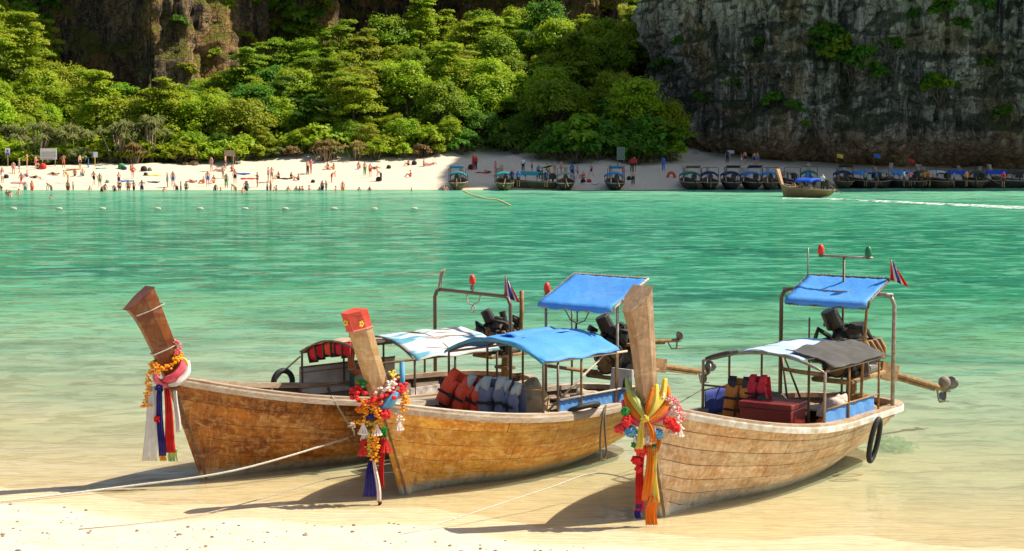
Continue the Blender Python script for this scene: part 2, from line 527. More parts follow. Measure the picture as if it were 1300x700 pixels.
F = np.stack([ii, ii + 1, ii + len(xsw) + 1, ii + len(xsw)], -1).reshape(-1, 4)
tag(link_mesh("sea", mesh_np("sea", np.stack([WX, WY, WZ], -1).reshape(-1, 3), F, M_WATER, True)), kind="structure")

# ------------------------------------------------------------------ cliffs
def rock_mat(name, base, dark, pale, warm, moss, warm_z=None, mossy=0.5):
    m, nt, out = new_mat(name)
    s1 = noise_node(nt, world_pos(nt, (0.55, 0.55, 0.07)), 1.0, 5, 0.62, 0.5)
    s2 = noise_node(nt, world_pos(nt, (1.6, 1.6, 0.16)), 1.0, 5, 0.65, 0.3)
    b1 = noise_node(nt, world_pos(nt, (0.12, 0.12, 0.14)), 1.0, 5, 0.6)
    f1 = noise_node(nt, world_pos(nt, (1.3, 1.3, 2.6)), 1.0, 6, 0.68, 0.4)
    col = mixc(nt, ramp(nt, s1, [(0.36, 0), (0.60, 1)]), dark, base)
    col = mixc(nt, ramp(nt, s2, [(0.52, 0), (0.68, 1)]), col, pale)
    s3 = noise_node(nt, world_pos(nt, (0.16, 0.16, 0.022)), 1.0, 4, 0.6, 0.8)
    col = mixc(nt, math_node(nt, 'MULTIPLY', ramp(nt, s3, [(0.54, 0), (0.64, 1)]), 0.7), col, pale)
    col = mixc(nt, math_node(nt, 'MULTIPLY', ramp(nt, s3, [(0.34, 1), (0.44, 0)]), 0.7), col, dark)
    col = mixc(nt, ramp(nt, f1, [(0.33, 1), (0.48, 0)]), col, dark)
    col = mixc(nt, math_node(nt, 'MULTIPLY', ramp(nt, b1, [(0.48, 0), (0.62, 1)]), 0.55), col, warm)
    if warm_z:
        g = N(nt, "ShaderNodeNewGeometry"); sp = N(nt, "ShaderNodeSeparateXYZ"); nt.links.new(g.outputs["Position"], sp.inputs[0])
        zf = math_node(nt, 'DIVIDE', math_node(nt, 'ADD', sp.outputs[2], math_node(nt, 'MULTIPLY', b1, 4.0)), 40.0)
        col = mixc(nt, math_node(nt, 'MULTIPLY', ramp(nt, zf, [(0.10, 1), (0.24, 0)]), math_node(nt, 'MULTIPLY', s2, 1.3)), col, warm)
        up = math_node(nt, 'MULTIPLY', ramp(nt, zf, [(0.50, 0), (0.62, 1)]), ramp(nt, s1, [(0.42, 0), (0.55, 1)]))
        col = mixc(nt, math_node(nt, 'MULTIPLY', up, 0.8), col, pale)
    g2 = N(nt, "ShaderNodeNewGeometry"); sn = N(nt, "ShaderNodeSeparateXYZ"); nt.links.new(g2.outputs["Normal"], sn.inputs[0])
    mo = math_node(nt, 'ADD', math_node(nt, 'MULTIPLY', sn.outputs[2], 0.9), math_node(nt, 'SUBTRACT', b1, 0.45))
    mo = math_node(nt, 'ADD', mo, math_node(nt, 'MULTIPLY', math_node(nt, 'SUBTRACT', f1, 0.5), 0.8))
    col = mixc(nt, math_node(nt, 'MULTIPLY', ramp(nt, mo, [(0.18, 0), (0.42, 1)]), mossy), col, moss)
    vor = N(nt, "ShaderNodeTexVoronoi", feature='DISTANCE_TO_EDGE', in_Scale=1.0)
    wob = noise_node(nt, world_pos(nt, (0.8, 0.8, 0.8)), 1.0, 3, 0.6)
    vv = N(nt, "ShaderNodeVectorMath", operation='ADD'); nt.links.new(world_pos(nt, (0.75, 0.75, 0.33)), vv.inputs[0]); nt.links.new(math_node(nt, 'MULTIPLY', wob, 1.4), vv.inputs[1])
    nt.links.new(vv.outputs[0], vor.inputs["Vector"])
    crack = ramp(nt, vor.outputs["Distance"], [(0.0, 0.0), (0.09, 1.0)])
    col = mixc(nt, crack, mixc(nt, 0.45, col, dark), col)
    bmp = math_node(nt, 'ADD', math_node(nt, 'ADD', math_node(nt, 'MULTIPLY', s2, 0.8), f1), math_node(nt, 'MULTIPLY', crack, 0.4))
    principled(nt, out, col, 0.9, bmp, 1.0, 0.8, 0.2)
    return m

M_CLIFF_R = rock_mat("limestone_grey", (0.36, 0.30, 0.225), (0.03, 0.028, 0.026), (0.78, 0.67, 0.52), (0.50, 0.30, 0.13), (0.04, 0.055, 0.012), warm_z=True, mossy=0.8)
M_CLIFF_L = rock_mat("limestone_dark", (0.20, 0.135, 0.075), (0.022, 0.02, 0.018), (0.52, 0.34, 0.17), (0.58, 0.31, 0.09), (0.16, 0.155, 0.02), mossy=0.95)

def cliff(name, plan, ztop, step, zstep, mat, seed, undercut=0.0, amp=1.0, zmin=-3.0, coarse_above=34.0):
    """plan: list of (x,y) left to right seen from the camera; the face looks towards the camera"""
    P = [np.array(p, float) for p in plan]
    seg = [np.linalg.norm(P[i + 1] - P[i]) for i in range(len(P) - 1)]
    cum = np.concatenate([[0], np.cumsum(seg)])
    S = np.arange(0, cum[-1], step)
    PX = np.interp(S, cum, [p[0] for p in P]); PY = np.interp(S, cum, [p[1] for p in P])
    k = max(3, int(3.0 / step)) | 1
    ker = np.hanning(k + 2)[1:-1]; ker /= ker.sum()
    pad = k // 2
    sm = lambda a: np.convolve(np.pad(a, pad, mode='reflect', reflect_type='odd'), ker, 'valid')
    PX, PY = sm(PX), sm(PY)
    tx, ty = np.gradient(PX), np.gradient(PY)
    ln = np.hypot(tx, ty); nxn, nyn = ty / ln, -tx / ln      # facing camera
    zlist = np.concatenate([np.arange(zmin, coarse_above, zstep), np.arange(coarse_above, 130, 3.0)])
    SS, ZZ = np.meshgrid(S, zlist)
    fl = fbm(SS * 0.16, ZZ * 0.03, oct=3, seed=seed)
    fl2 = fbm(SS * 0.55, ZZ * 0.07, oct=4, seed=seed + 5, gain=0.55)
    rg = 1 - np.abs(2 * fbm(SS * 0.30, ZZ * 0.09, oct=4, seed=seed + 11) - 1)
    led = fbm(SS * 0.10, ZZ * 0.45, oct=4, seed=seed + 23, gain=0.6)
    fine = fbm(SS * 1.5, ZZ * 0.9, oct=3, seed=seed + 31)
    blk = fbm(SS * 0.22, ZZ * 0.16, oct=3, seed=seed + 61); bq = np.floor(blk * 9) / 9 + np.clip((blk * 9 % 1) * 3 - 2, 0, 1) / 9
    off = amp * (5.0 * (bq - 0.5) + 3.2 * (fl - 0.5) + 2.6 * (fl2 - 0.5) + 2.2 * (rg - 0.7) + 2.2 * (led - 0.5) + 0.9 * (fine - 0.5))
    if undercut:
        low = 5.0 + 2.5 * (fbm(S * 0.09, S * 0, oct=2, seed=seed + 3)[None, :] - 0.5)
        uc = np.exp(-((ZZ - 0.5) / (low * 0.62)) ** 2)
        curtain = 0.6 + 0.8 * fbm(SS * 0.35, ZZ * 0.02, oct=3, seed=seed + 41)
        off = off - undercut * uc * curtain
        off = off + 1.1 * np.exp(-((ZZ - low - 1.5) / 1.6) ** 2)
    zt = np.array([ztop(x) for x in PX])[None, :]
    lean = np.maximum(ZZ - 4, 0) * -0.05
    above = np.maximum(ZZ - zt, 0)
    Z2 = np.minimum(ZZ, zt + 0.15 * above)
    off = off + lean - above * 0.9
    X = PX[None, :] + nxn[None, :] * off
    Y = PY[None, :] + nyn[None, :] * off
    n1 = len(S)
    ii = np.arange(len(zlist) - 1)[:, None] * n1 + np.arange(n1 - 1)[None, :]
    F = np.stack([ii, ii + 1, ii + n1 + 1, ii + n1], -1).reshape(-1, 4)
    V = np.stack([X, Y, Z2], -1).reshape(-1, 3)
    me = mesh_np(name, V, F, mat, False)
    o = tag(link_mesh(name, me), kind="structure")
    return V, np.stack([np.broadcast_to(nxn, X.shape), np.broadcast_to(nyn, X.shape)], -1).reshape(-1, 2)

V_CR, N_CR = cliff("cliff_right",
    [(32, 300), (25, 262), (21.5, 240), (20.5, 226), (25, 212), (36, 206), (48, 203), (60, 201), (76, 199), (96, 194), (130, 184)],
    lambda x: 36 + max(0.0, (x - 18)) * 1.25, 0.33, 0.33, M_CLIFF_R, 101, undercut=6.5, amp=1.25)
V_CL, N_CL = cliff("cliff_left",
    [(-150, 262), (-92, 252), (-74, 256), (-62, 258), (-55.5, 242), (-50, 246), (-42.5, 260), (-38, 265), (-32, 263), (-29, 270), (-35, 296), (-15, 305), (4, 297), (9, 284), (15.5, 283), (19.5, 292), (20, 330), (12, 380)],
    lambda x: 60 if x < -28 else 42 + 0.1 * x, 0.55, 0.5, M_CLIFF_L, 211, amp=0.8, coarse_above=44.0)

# a wooded hill far behind the gap
hx, hy = np.meshgrid(np.linspace(-60, 160, 60), np.linspace(420, 640, 30))
hz = 5 + 60 * np.clip((hy - 420) / 120, 0, 1) * (0.75 + 0.25 * np.sin(hx * 0.03)) + 5 * fbm(hx * 0.05, hy * 0.05, seed=77)
ii = np.arange(29)[:, None] * 60 + np.arange(59)[None, :]
F = np.stack([ii, ii + 1, ii + 61, ii + 60], -1).reshape(-1, 4)
M_HILL = simple_mat("far_hill_cover", (0.10, 0.11, 0.03), 0.9, 0.4, 0.3, 0.5, c2=(0.16, 0.12, 0.04))
tag(link_mesh("hill", mesh_np("hill", np.stack([hx, hy, hz], -1).reshape(-1, 3), F, M_HILL, True)), kind="structure")

# ================================================================== VEGETATION
def rand_unit(rs, n):
    v = rs.normal(size=(n, 3)); return v / np.linalg.norm(v, axis=1)[:, None]

def leaf_quads(rs, pos, nrm, size, aspect=0.55, fold=0.0):
    """one pointed leaf card (quad) for each position"""
    n = len(pos)
    t = np.cross(nrm, rand_unit(rs, n)); t /= (np.linalg.norm(t, axis=1)[:, None] + 1e-9)
    b = np.cross(nrm, t)
    s = np.asarray(size).reshape(-1, 1) * (0.65 + 0.7 * rs.random((n, 1)))
    V = np.stack([pos - t * s, pos + b * s * aspect + nrm * s * fold, pos + t * s, pos - b * s * aspect + nrm * s * fold], 1).reshape(-1, 3)
    F = np.arange(4 * n).reshape(-1, 4)
    return V, F

def clump_leaves(rs, centers, radii, per, size, up=0.7):
    Ps, Ns = [], []
    for c, r in zip(centers, radii):
        n = int(per * (r[0] * r[1]) ** 0.5 * max(r[2], 0.4) ** 0.3)
        d = rand_unit(rs, n)
        low = d[:, 2] < -0.35
        d[low, 2] *= -0.6
        rad = rs.random(n) ** 0.45
        jit = 1 + 0.6 * (rs.random((n, 1)) - 0.5)
        Ps.append(np.asarray(c) + d * np.asarray(r) * rad[:, None] * jit)
        nn = d * 0.7 + np.array([0, 0, up]) + rs.normal(size=(n, 3)) * 0.45
        Ns.append(nn / np.linalg.norm(nn, axis=1)[:, None])
    P = np.concatenate(Ps); Nn = np.concatenate(Ns)
    return leaf_quads(rs, P, Nn, size)

def trunk_mesh(name, base_r, limbs, mat):
    mb = MB()
    for path, r0, r1 in limbs:
        m = len(path)
        mb.tube(path, [lerp(r0, r1, i / (m - 1)) for i in range(m)], 6)
    me = bpy.data.meshes.new(name); me.from_pydata(mb.v, [], mb.f)
    for p in me.polygons: p.use_smooth = True
    me.materials.append(mat); me.update()
    return me

M_BARK = simple_mat("bark", (0.17, 0.13, 0.09), 0.9, 0.5, 3.0, 0.6)
M_BARKP = simple_mat("pale_bark", (0.34, 0.25, 0.15), 0.9, 0.4, 3.0, 0.6)
LEAF = {
    'bright': leaf_mat("leaf_bright", (0.25, 0.37, 0.010), (0.42, 0.50, 0.016), (0.48, 0.48, 0.03)),
    'mid': leaf_mat("leaf_mid", (0.155, 0.28, 0.010), (0.27, 0.39, 0.016), (0.37, 0.42, 0.022)),
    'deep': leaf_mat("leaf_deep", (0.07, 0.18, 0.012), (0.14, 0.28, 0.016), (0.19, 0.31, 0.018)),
    'olive': leaf_mat("leaf_olive", (0.26, 0.33, 0.015), (0.40, 0.43, 0.025), (0.46, 0.42, 0.03)),
    'grey': leaf_mat("leaf_grey_green", (0.17, 0.22, 0.06), (0.29, 0.32, 0.10), (0.36, 0.31, 0.11)),
    'dry': leaf_mat("leaf_dry", (0.30, 0.19, 0.07), (0.42, 0.28, 0.10), (0.24, 0.20, 0.07)),
}
TONE = {'bright': 'bright green', 'mid': 'mid green', 'deep': 'deep green', 'olive': 'yellow-olive', 'grey': 'grey-green', 'dry': 'dry brown'}

def make_round(seed, h=8.0, w=4.0, dense=1.0):
    rs = np.random.RandomState(seed); rnd = random.Random(seed)
    cs, rr, limbs = [], [], []
    top = h
    th = h * 0.42
    limbs.append(([(0, 0, -1.0), (rnd.uniform(-.2, .2), rnd.uniform(-.2, .2), th * 0.5), (rnd.uniform(-.4, .4), rnd.uniform(-.4, .4), th)], 0.24, 0.15))
    k = rnd.randint(17, 24)
    for i in range(k):
        a = i * 2.4 + rnd.uniform(-.4, .4)
        q = ((i + 0.5) / k)
        rad = w * rnd.uniform(.75, 1.15) * (0.95 * math.sqrt(1 - (q * 1.0 - 0.12) ** 2) if q > 0.12 else 0.9) * rnd.uniform(0.5, 0.9)
        z = lerp(h * 0.38, h * 0.92, q) + rnd.uniform(-.4, .4)
        c = (math.cos(a) * rad, math.sin(a) * rad, z)
        s = rnd.uniform(0.85, 1.5) * w / 4.0
        cs.append(c); rr.append((s * 1.1, s * 1.1, s * rnd.uniform(0.7, 1.1)))
        limbs.append(([(0, 0, th * rnd.uniform(.6, .95)), (c[0] * .5, c[1] * .5, lerp(th, z, .6)), (c[0] * .95, c[1] * .95, z - .1)], 0.10, 0.03))
    cs.append((0, 0, h * .60)); rr.append((w * .95, w * .95, h * .36))
    V, F = clump_leaves(rs, cs, rr, 480 * dense, 0.18)
    return V, F, limbs

def make_layer(seed, h=9.0, w=4.6):
    """tiers of flat spreading branches"""
    rs = np.random.RandomState(seed); rnd = random.Random(seed)
    cs, rr, limbs = [], [], []
    limbs.append(([(0, 0, -1.0), (rnd.uniform(-.3, .3), rnd.uniform(-.3, .3), h * .5), (rnd.uniform(-.5, .5), rnd.uniform(-.5, .5), h * .93)], 0.26, 0.06))
    tiers = rnd.choice((4, 5, 6))
    for t in range(tiers):
        z = lerp(h * 0.34, h * 0.97, t / (tiers - 1))
        reach = w * (1.0 - 0.62 * (t / (tiers - 1)) ** 1.3)
        nb = rnd.randint(4, 6)
        a0 = rnd.uniform(0, 6)
        for b in range(nb):
            a = a0 + b * 6.283 / nb + rnd.uniform(-.35, .35)
            rch = reach * rnd.uniform(.7, 1.08)
            zz = z + rnd.uniform(-.95, .95)
            tl = rnd.uniform(-.5, .7)
            for q in (0.5, 0.95):
                cs.append((math.cos(a) * rch * q, math.sin(a) * rch * q, zz + tl * q))
                s = (0.9 if q > .7 else 0.75) * w / 4.6 * rnd.uniform(.85, 1.25)
                rr.append((s * 1.2, s * 1.2, 0.46 * rnd.uniform(.6, 1.5)))
            limbs.append(([(0, 0, zz - .5), (math.cos(a) * rch * .5, math.sin(a) * rch * .5, zz), (math.cos(a) * rch, math.sin(a) * rch, zz + .2)], 0.07, 0.02))
    cs.append((0, 0, h * .60)); rr.append((w * .72, w * .72, h * .36))
    V, F = clump_leaves(rs, cs, rr, 420, 0.175, up=1.0)
    return V, F, limbs

def make_rosette(seed, h=5.0, w=3.0, n=16):
    """screw-pine: stilted stems, rosettes of long strap leaves"""
    rs = np.random.RandomState(seed); rnd = random.Random(seed)
    limbs = []; Vs, Fs, nb = [], [], 0
    for i in range(n):
        a = rnd.uniform(0, 6.283); rad = w * math.sqrt(rnd.random()) * 0.85
        z = h * (0.42 + 0.55 * (1 - (rad / w) ** 2) * rnd.uniform(.6, 1.05))
        c = np.array([math.cos(a) * rad, math.sin(a) * rad, z])
        limbs.append(([(c[0] * .35, c[1] * .35, -.6), (c[0] * .6, c[1] * .6, z * .5), tuple(c)], 0.11, 0.06))
        for s in range(3):
            b = a + s * 2.1
            limbs.append(([(c[0] * .45, c[1] * .45, 1.0), (c[0] * .45 + math.cos(b) * .5, c[1] * .45 + math.sin(b) * .5, -.4)], 0.04, 0.03))
        for k in range(44):
            d = rand_unit(rs, 1)[0]; d[2] = abs(d[2]) * 0.9 + 0.1; d /= np.linalg.norm(d)
            L = rnd.uniform(.8, 1.4)
            side = np.cross(d, (0, 0, 1.0)); side /= (np.linalg.norm(side) + 1e-6); side *= 0.065
            p1 = c + d * L * .55
            p2 = c + d * L * np.array([1, 1, .75]) - np.array([0, 0, 0.35 * L])
            V = [c - side, c + side, p1 + side, p1 - side, p2 + side * .2, p2 - side * .2]
            Vs.extend(V); Fs.extend([(nb, nb + 1, nb + 2, nb + 3), (nb + 3, nb + 2, nb + 4, nb + 5)]); nb += 6
    return np.array(Vs), np.array(Fs), limbs

def make_palm(seed, h=2.6):
    rs = np.random.RandomState(seed); rnd = random.Random(seed)
    limbs = [([(0, 0, -.5), (0.05, 0, h * .3), (0.1, 0.05, h * .55)], 0.12, 0.09)]
    Vs, Fs, nb = [], [], 0
    c = np.array([.1, .05, h * .55])
    for k in range(15):
        a = k * 2.4; el = rnd.uniform(.25, 1.2); L = rnd.uniform(1.5, 2.2) * h / 2.6
        d = np.array([math.cos(a), math.sin(a), 0])
        pts = [c + d * L * t * math.cos(el) + np.array([0, 0, L * (math.sin(el) * t - 0.55 * t * t)]) for t in np.linspace(0, 1, 9)]
        sd_ = np.array([-d[1], d[0], 0])
        for i in range(1, 9):
            w = 0.42 * math.sin(math.pi * (0.12 + 0.85 * i / 9))
            for sg in (-1, 1):
                tip = pts[i] + sd_ * sg * w + d * .16 - np.array([0, 0, .10])
                V = [pts[i - 1], pts[i], tip]
                mid = (pts[i - 1] + pts[i]) / 2
                Vs.extend([pts[i - 1], mid, tip, pts[i - 1] * .5 + tip * .5 - np.array([0, 0, .02])]); Fs.append((nb, nb + 1, nb + 2, nb + 3)); nb += 4
    return np.array(Vs), np.array(Fs), limbs

def make_shrub(seed, h=2.4, w=1.8, leaf=0.24, dens=240):
    rs = np.random.RandomState(seed); rnd = random.Random(seed)
    cs, rr, limbs = [], [], []
    for i in range(11):
        a = i * 2.4; rad = w * math.sqrt((i + .5) / 11) * .85
        z = h * (0.30 + 0.5 * (1 - (rad / w) ** 2)) * rnd.uniform(.8, 1.2)
        cs.append((math.cos(a) * rad, math.sin(a) * rad, z))
        s = rnd.uniform(.5, .8) * w / 1.8
        rr.append((s, s, s * .8))
        limbs.append(([(0, 0, -.5), (math.cos(a) * rad * .5, math.sin(a) * rad * .5, z * .5), (math.cos(a) * rad, math.sin(a) * rad, z)], .06, .02))
    V, F = clump_leaves(rs, cs, rr, dens, leaf)
    return V, F, limbs

PROTO = {}
def proto(kind, i):
    key = (kind, i)
    if key not in PROTO:
        if kind == 'round': V, F, l = make_round(100 + i, 7.0 + (i % 3) * .8, 3.6 + (i % 2) * .5)
        elif kind == 'layer': V, F, l = make_layer(200 + i, 8.5 + (i % 3), 4.3 + (i % 2) * .6)
        elif kind == 'rosette': V, F, l = make_rosette(300 + i)
        elif kind == 'palm': V, F, l = make_palm(400 + i)
        elif kind == 'shrub': V, F, l = make_shrub(500 + i)
        elif kind == 'tuft': V, F, l = make_shrub(600 + i, 1.8, 1.5, 0.17, 300)
        PROTO[key] = (V, F, trunk_mesh("trunk", .2, l, M_BARKP if kind == 'rosette' else M_BARK), {})
    return PROTO[key]

ZONES = [(-400, 36, "above the far-left sign"), (36, 95, "behind the white board"),
         (95, 150, "behind the yellow post"), (150, 215, "right of the yellow post"),
         (215, 268, "just left of the brown board"), (268, 335, "behind the brown board"),
         (335, 400, "above the pale sand bank"), (400, 470, "above the bank bathers"),
         (470, 560, "right of the pale sand bank"), (560, 640, "above the first beached boat"),
         (640, 720, "above the shaded crowd"), (720, 800, "behind the green-framed board"),
         (800, 880, "by the grey cliff edge"), (880, 1700, "on the grey cliff")]
def zone(px):
    for a, b, s in ZONES:
        if a <= px < b: return s
    return ZONES[-1][2]

def plant(kind, i, tone, loc, scale, rz, where, group, tilt=0.0, sz=1.0):
    V, F, tm, cr = proto(kind, i)
    if tone not in cr:
        cr[tone] = mesh_np("crown", V, F, LEAF[tone], False)
    names = {'round': ('leafy_tree', 'round-crowned tree'), 'layer': ('spreading_tree', 'tiered spreading tree'), 'rosette': ('screw_pine', 'screw pine'),
             'palm': ('young_palm', 'young palm'), 'shrub': ('leafy_shrub', 'leafy shrub'), 'tuft': ('low_shrub', 'low bush')}
    nm, say = names[kind]
    e = empty(nm, loc, rz)
    e.scale = (scale, scale, scale * sz)
    e.rotation_euler = (tilt, 0, rz)
    link_mesh("trunk", tm, e)
    link_mesh("foliage" if kind in ('shrub', 'tuft', 'palm', 'rosette') else "crown", cr[tone], e)
    px, _ = project(loc)
    tag(e, f"{TONE[tone]} {say} {where} {zone(float(px))}", {'round': 'tree', 'layer': 'tree', 'rosette': 'screw pine', 'palm': 'palm', 'shrub': 'shrub', 'tuft': 'shrub'}[kind], group)
    return e

rv = random.Random(7)
# trees up the slope
row_dy = [4, 9, 15, 22, 29, 36, 43]
for r, dy in enumerate(row_dy):
    x = -92.0 + rv.uniform(0, 3)
    while x < 24:
        X = x + rv.uniform(-1.2, 1.2); yv = float(veg_edge(X)); Y = yv + dy + rv.uniform(-2, 2)
        x += rv.uniform(3.9, 5.6)
        px = 650 + 2000 * X / Y
        if px < -25 or px > 850: continue
        if X > 17 and Y > 212: continue
        if 95 < px < 205 and dy > 14: continue           # bare foot of the dark cliff
        if px < 200:
            kind = rv.choice(['rosette', 'rosette', 'layer'] if dy < 8 else ['layer', 'round', 'round'])
            tone = 'grey' if kind == 'rosette' else rv.choice(['bright', 'bright', 'olive'])
        elif px < 480:
            kind = rv.choice(['layer', 'round', 'round']); tone = rv.choice(['bright', 'bright', 'mid', 'mid', 'olive', 'deep'])
        else:
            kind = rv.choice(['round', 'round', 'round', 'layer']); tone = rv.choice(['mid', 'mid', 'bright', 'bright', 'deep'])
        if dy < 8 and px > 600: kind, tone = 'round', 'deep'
        sc = rv.choice((rv.uniform(.5, .75), rv.uniform(.75, 1.0), rv.uniform(.9, 1.15))) if dy > 8 else rv.uniform(.45, .68)
        if kind == 'rosette': sc = rv.uniform(.95, 1.25)
        where = ["low on the slope", "low on the slope", "partway up", "halfway up", "well up the slope", "high on the slope", "topmost"][r]
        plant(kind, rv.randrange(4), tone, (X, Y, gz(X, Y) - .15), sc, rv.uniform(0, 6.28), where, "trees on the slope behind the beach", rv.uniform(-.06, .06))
# a few singled out: the lone tiered tree before the dark cliff, pale yellow tree in the middle
p = on_Y(150, 112, 226); plant('layer', 1, 'mid', (p.x, 226, gz(p.x, 226) - .1), .95, 1.0, "standing alone against dark rock", "trees on the slope behind the beach")
p = on_Y(120, 135, 216); plant('layer', 2, 'bright', (p.x, 214, gz(p.x, 214) - .1), .7, 2.0, "below the lone tree", "trees on the slope behind the beach")
p = on_Y(585, 110, 228); plant('layer', 3, 'olive', (p.x, 224, gz(p.x, 224) + .2), .9, .6, "glowing yellow halfway up", "trees on the slope behind the beach")
# trees along the gap skyline and on the far hill
for px, py, Y in ((655, 8, 268), (700, 25, 262), (560, 20, 270), (610, 5, 275), (770, 42, 256), (805, 40, 254), (815, 52, 246), (520, 45, 268), (735, 30, 262)):
    p = on_Y(px, py, Y); plant(rv.choice(['round', 'layer']), rv.randrange(4), rv.choice(['mid', 'bright']), (p.x, Y, p.z - 8.0), .95, rv.uniform(0, 6), "on the skyline", "trees on the slope behind the beach")
for k in range(25):
    X = 27 + (k % 5) * 5.2 + rv.uniform(-1, 1); Y = 470 + (k // 5) * 17 + rv.uniform(-3, 3)
    z = 5 + 60 * clamp((Y - 420) / 120) * (0.75 + 0.25 * math.sin(X * 0.03)) + .8
    plant('round', rv.randrange(4), rv.choice(['olive', 'bright', 'dry', 'olive']), (X, Y, z), 1.2, rv.uniform(0, 6), "on the distant hill", "trees on the distant hill")
# shrubs at the edge of the sand
x = -90.0
while x < 22:
    X = x + rv.uniform(-.5, .5); yv = float(veg_edge(X)); Y = yv + rv.uniform(0.3, 2.4)
    x += rv.uniform(1.7, 2.8)
    px = 650 + 2000 * X / Y
    if px < -20 or px > 862: continue
    if 590 < px < 622 or 660 < px < 690 and rv.random() < .6: continue
    if px < 200: kind, tone = rv.choice([('tuft', 'grey'), ('shrub', 'bright'), ('palm', 'bright'), ('tuft', 'dry'), ('shrub', 'olive')])
    elif px < 560: kind, tone = rv.choice([('shrub', 'bright'), ('shrub', 'bright'), ('tuft', 'bright'), ('tuft', 'grey'), ('palm', 'bright'), ('tuft', 'dry')])
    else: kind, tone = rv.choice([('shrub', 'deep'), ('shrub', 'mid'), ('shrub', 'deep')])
    sc = rv.uniform(.8, 1.25) * (1.35 if px > 600 else 1.0)
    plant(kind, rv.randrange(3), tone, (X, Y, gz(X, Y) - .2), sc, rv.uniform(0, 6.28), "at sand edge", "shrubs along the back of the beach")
    if rv.random() < .75:
        Y2 = Y + rv.uniform(1.8, 3.2)
        plant('shrub', rv.randrange(3), 'bright' if px < 560 else rv.choice(['mid', 'deep']), (X + .6, Y2, gz(X + .6, Y2)), sc * rv.uniform(1.1, 1.4), rv.uniform(0, 6.28), "in second row", "shrubs along the back of the beach")
for px, py in ((168, 203), (492, 196), (484, 199), (405, 203)):
    p = on_z(px, py, 3.2); plant('rosette', rv.randrange(3), 'dry', (p.x, float(veg_edge(p.x)) - .2, gz(p.x, float(veg_edge(p.x))) - .5), .62, rv.uniform(0, 6), "with dead leaves", "shrubs along the back of the beach")
# shrubs clinging to the cliffs
def on_cliff(V, Nn, px, py):
    qx, qy = project(V)
    ok = V[:, 1] < 330
    d = (qx - px) ** 2 + (qy - py) ** 2 + np.where(ok, 0, 1e9) + (V[:, 1] - V[:, 1].min()) * 0.15
    k = int(np.argmin(d)); return Vector(V[k]), Nn[k]
for px, py, sc, tn in ((1048, 55, 1.5, 'deep'), (1062, 72, 1.2, 'mid'), (1082, 92, 1.7, 'deep'), (1078, 62, 1.2, 'mid'), (1100, 78, 1.1, 'deep'), (1036, 66, 1.0, 'deep'), (1192, 122, 1.4, 'mid'), (1186, 108, 1.0, 'deep'), (1204, 18, 1.2, 'deep'), (1215, 38, 1.0, 'deep'), (968, 60, .9, 'deep'), (985, 130, .9, 'deep'), (930, 112, .9, 'deep'), (1005, 140, .8, 'deep'), (1130, 60, .9, 'deep'), (1275, 150, .9, 'deep'), (1240, 10, 1.1, 'deep'), (1120, 95, .7, 'deep'), (870, 60, 1.0, 'deep'), (845, 90, 1.1, 'deep'), (890, 130, .8, 'deep'), (1160, 25, .8, 'deep'), (1250, 85, .8, 'deep'), (1020, 160, .6, 'mid')):
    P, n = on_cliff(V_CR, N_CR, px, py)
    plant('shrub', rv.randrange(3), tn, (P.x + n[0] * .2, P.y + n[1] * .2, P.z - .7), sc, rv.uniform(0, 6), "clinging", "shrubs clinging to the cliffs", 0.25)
for px, py, sc, tn in ((345, 25, 1.6, 'mid'), (365, 12, 1.7, 'olive'), (385, 30, 1.8, 'mid'), (398, 12, 1.6, 'mid'), (352, 48, 1.5, 'olive'), (375, 50, 1.5, 'mid'), (395, 52, 1.6, 'mid'), (335, 8, 1.3, 'mid'), (360, 62, 1.4, 'mid'), (290, 10, .8, 'olive'), (232, 92, 1.0, 'olive'), (270, 70, .8, 'olive'), (310, 50, .9, 'olive'), (15, 12, 1.8, 'deep'), (30, 30, 1.9, 'mid'), (50, 12, 1.6, 'deep'), (60, 40, 1.4, 'deep'), (8, 34, 1.7, 'mid'), (770, 14, 1.0, 'olive'), (225, 30, .9, 'deep'), (400, 30, 1.5, 'deep'), (382, 5, 1.5, 'mid')):
    P, n = on_cliff(V_CL, N_CL, px, py)
    plant('shrub', rv.randrange(3), tn, (P.x + n[0] * .2, P.y + n[1] * .2, P.z - .7), sc, rv.uniform(0, 6), "on dark rock", "shrubs clinging to the cliffs", 0.25)

# thin-leaved tree with bare pale limbs beside the cave mouth
tr = empty("open_tree", (on_z(895, 208, 3.2).x, 202, 3.0))
lim = []
rl = random.Random(3)
lim.append(([(0, 0, -.6), (-.3, 0, 1.2), (-.2, 0, 2.4)], .16, .11))
tips = []
for a, l in ((2.6, 3.6), (2.0, 4.0), (1.4, 3.6), (.9, 3.6), (.45, 4.2), (1.7, 2.6), (.7, 2.6)):
    e = (math.cos(a) * l - .2, rl.uniform(-.8, .8), 1.8 + math.sin(a) * l * .75)
    lim.append(([(-.25, 0, 1.8), (math.cos(a) * l * .5 - .2, e[1] * .4, 1.8 + math.sin(a) * l * .3), e], .09, .03)); tips.append(e)
link_mesh("trunk", trunk_mesh("trunk", .2, lim, M_BARKP), tr)
rs = np.random.RandomState(5)
V, F = clump_leaves(rs, tips + [(t[0] * .7, t[1], t[2] + .3) for t in tips], [(1.0, 1.0, .45)] * 14, 170, .2, 1.0)
link_mesh("crown", mesh_np("crown", V, F, LEAF['mid'], False), tr)
tag(tr, "thin tree with bare pale limbs beside the cave mouth", "tree")
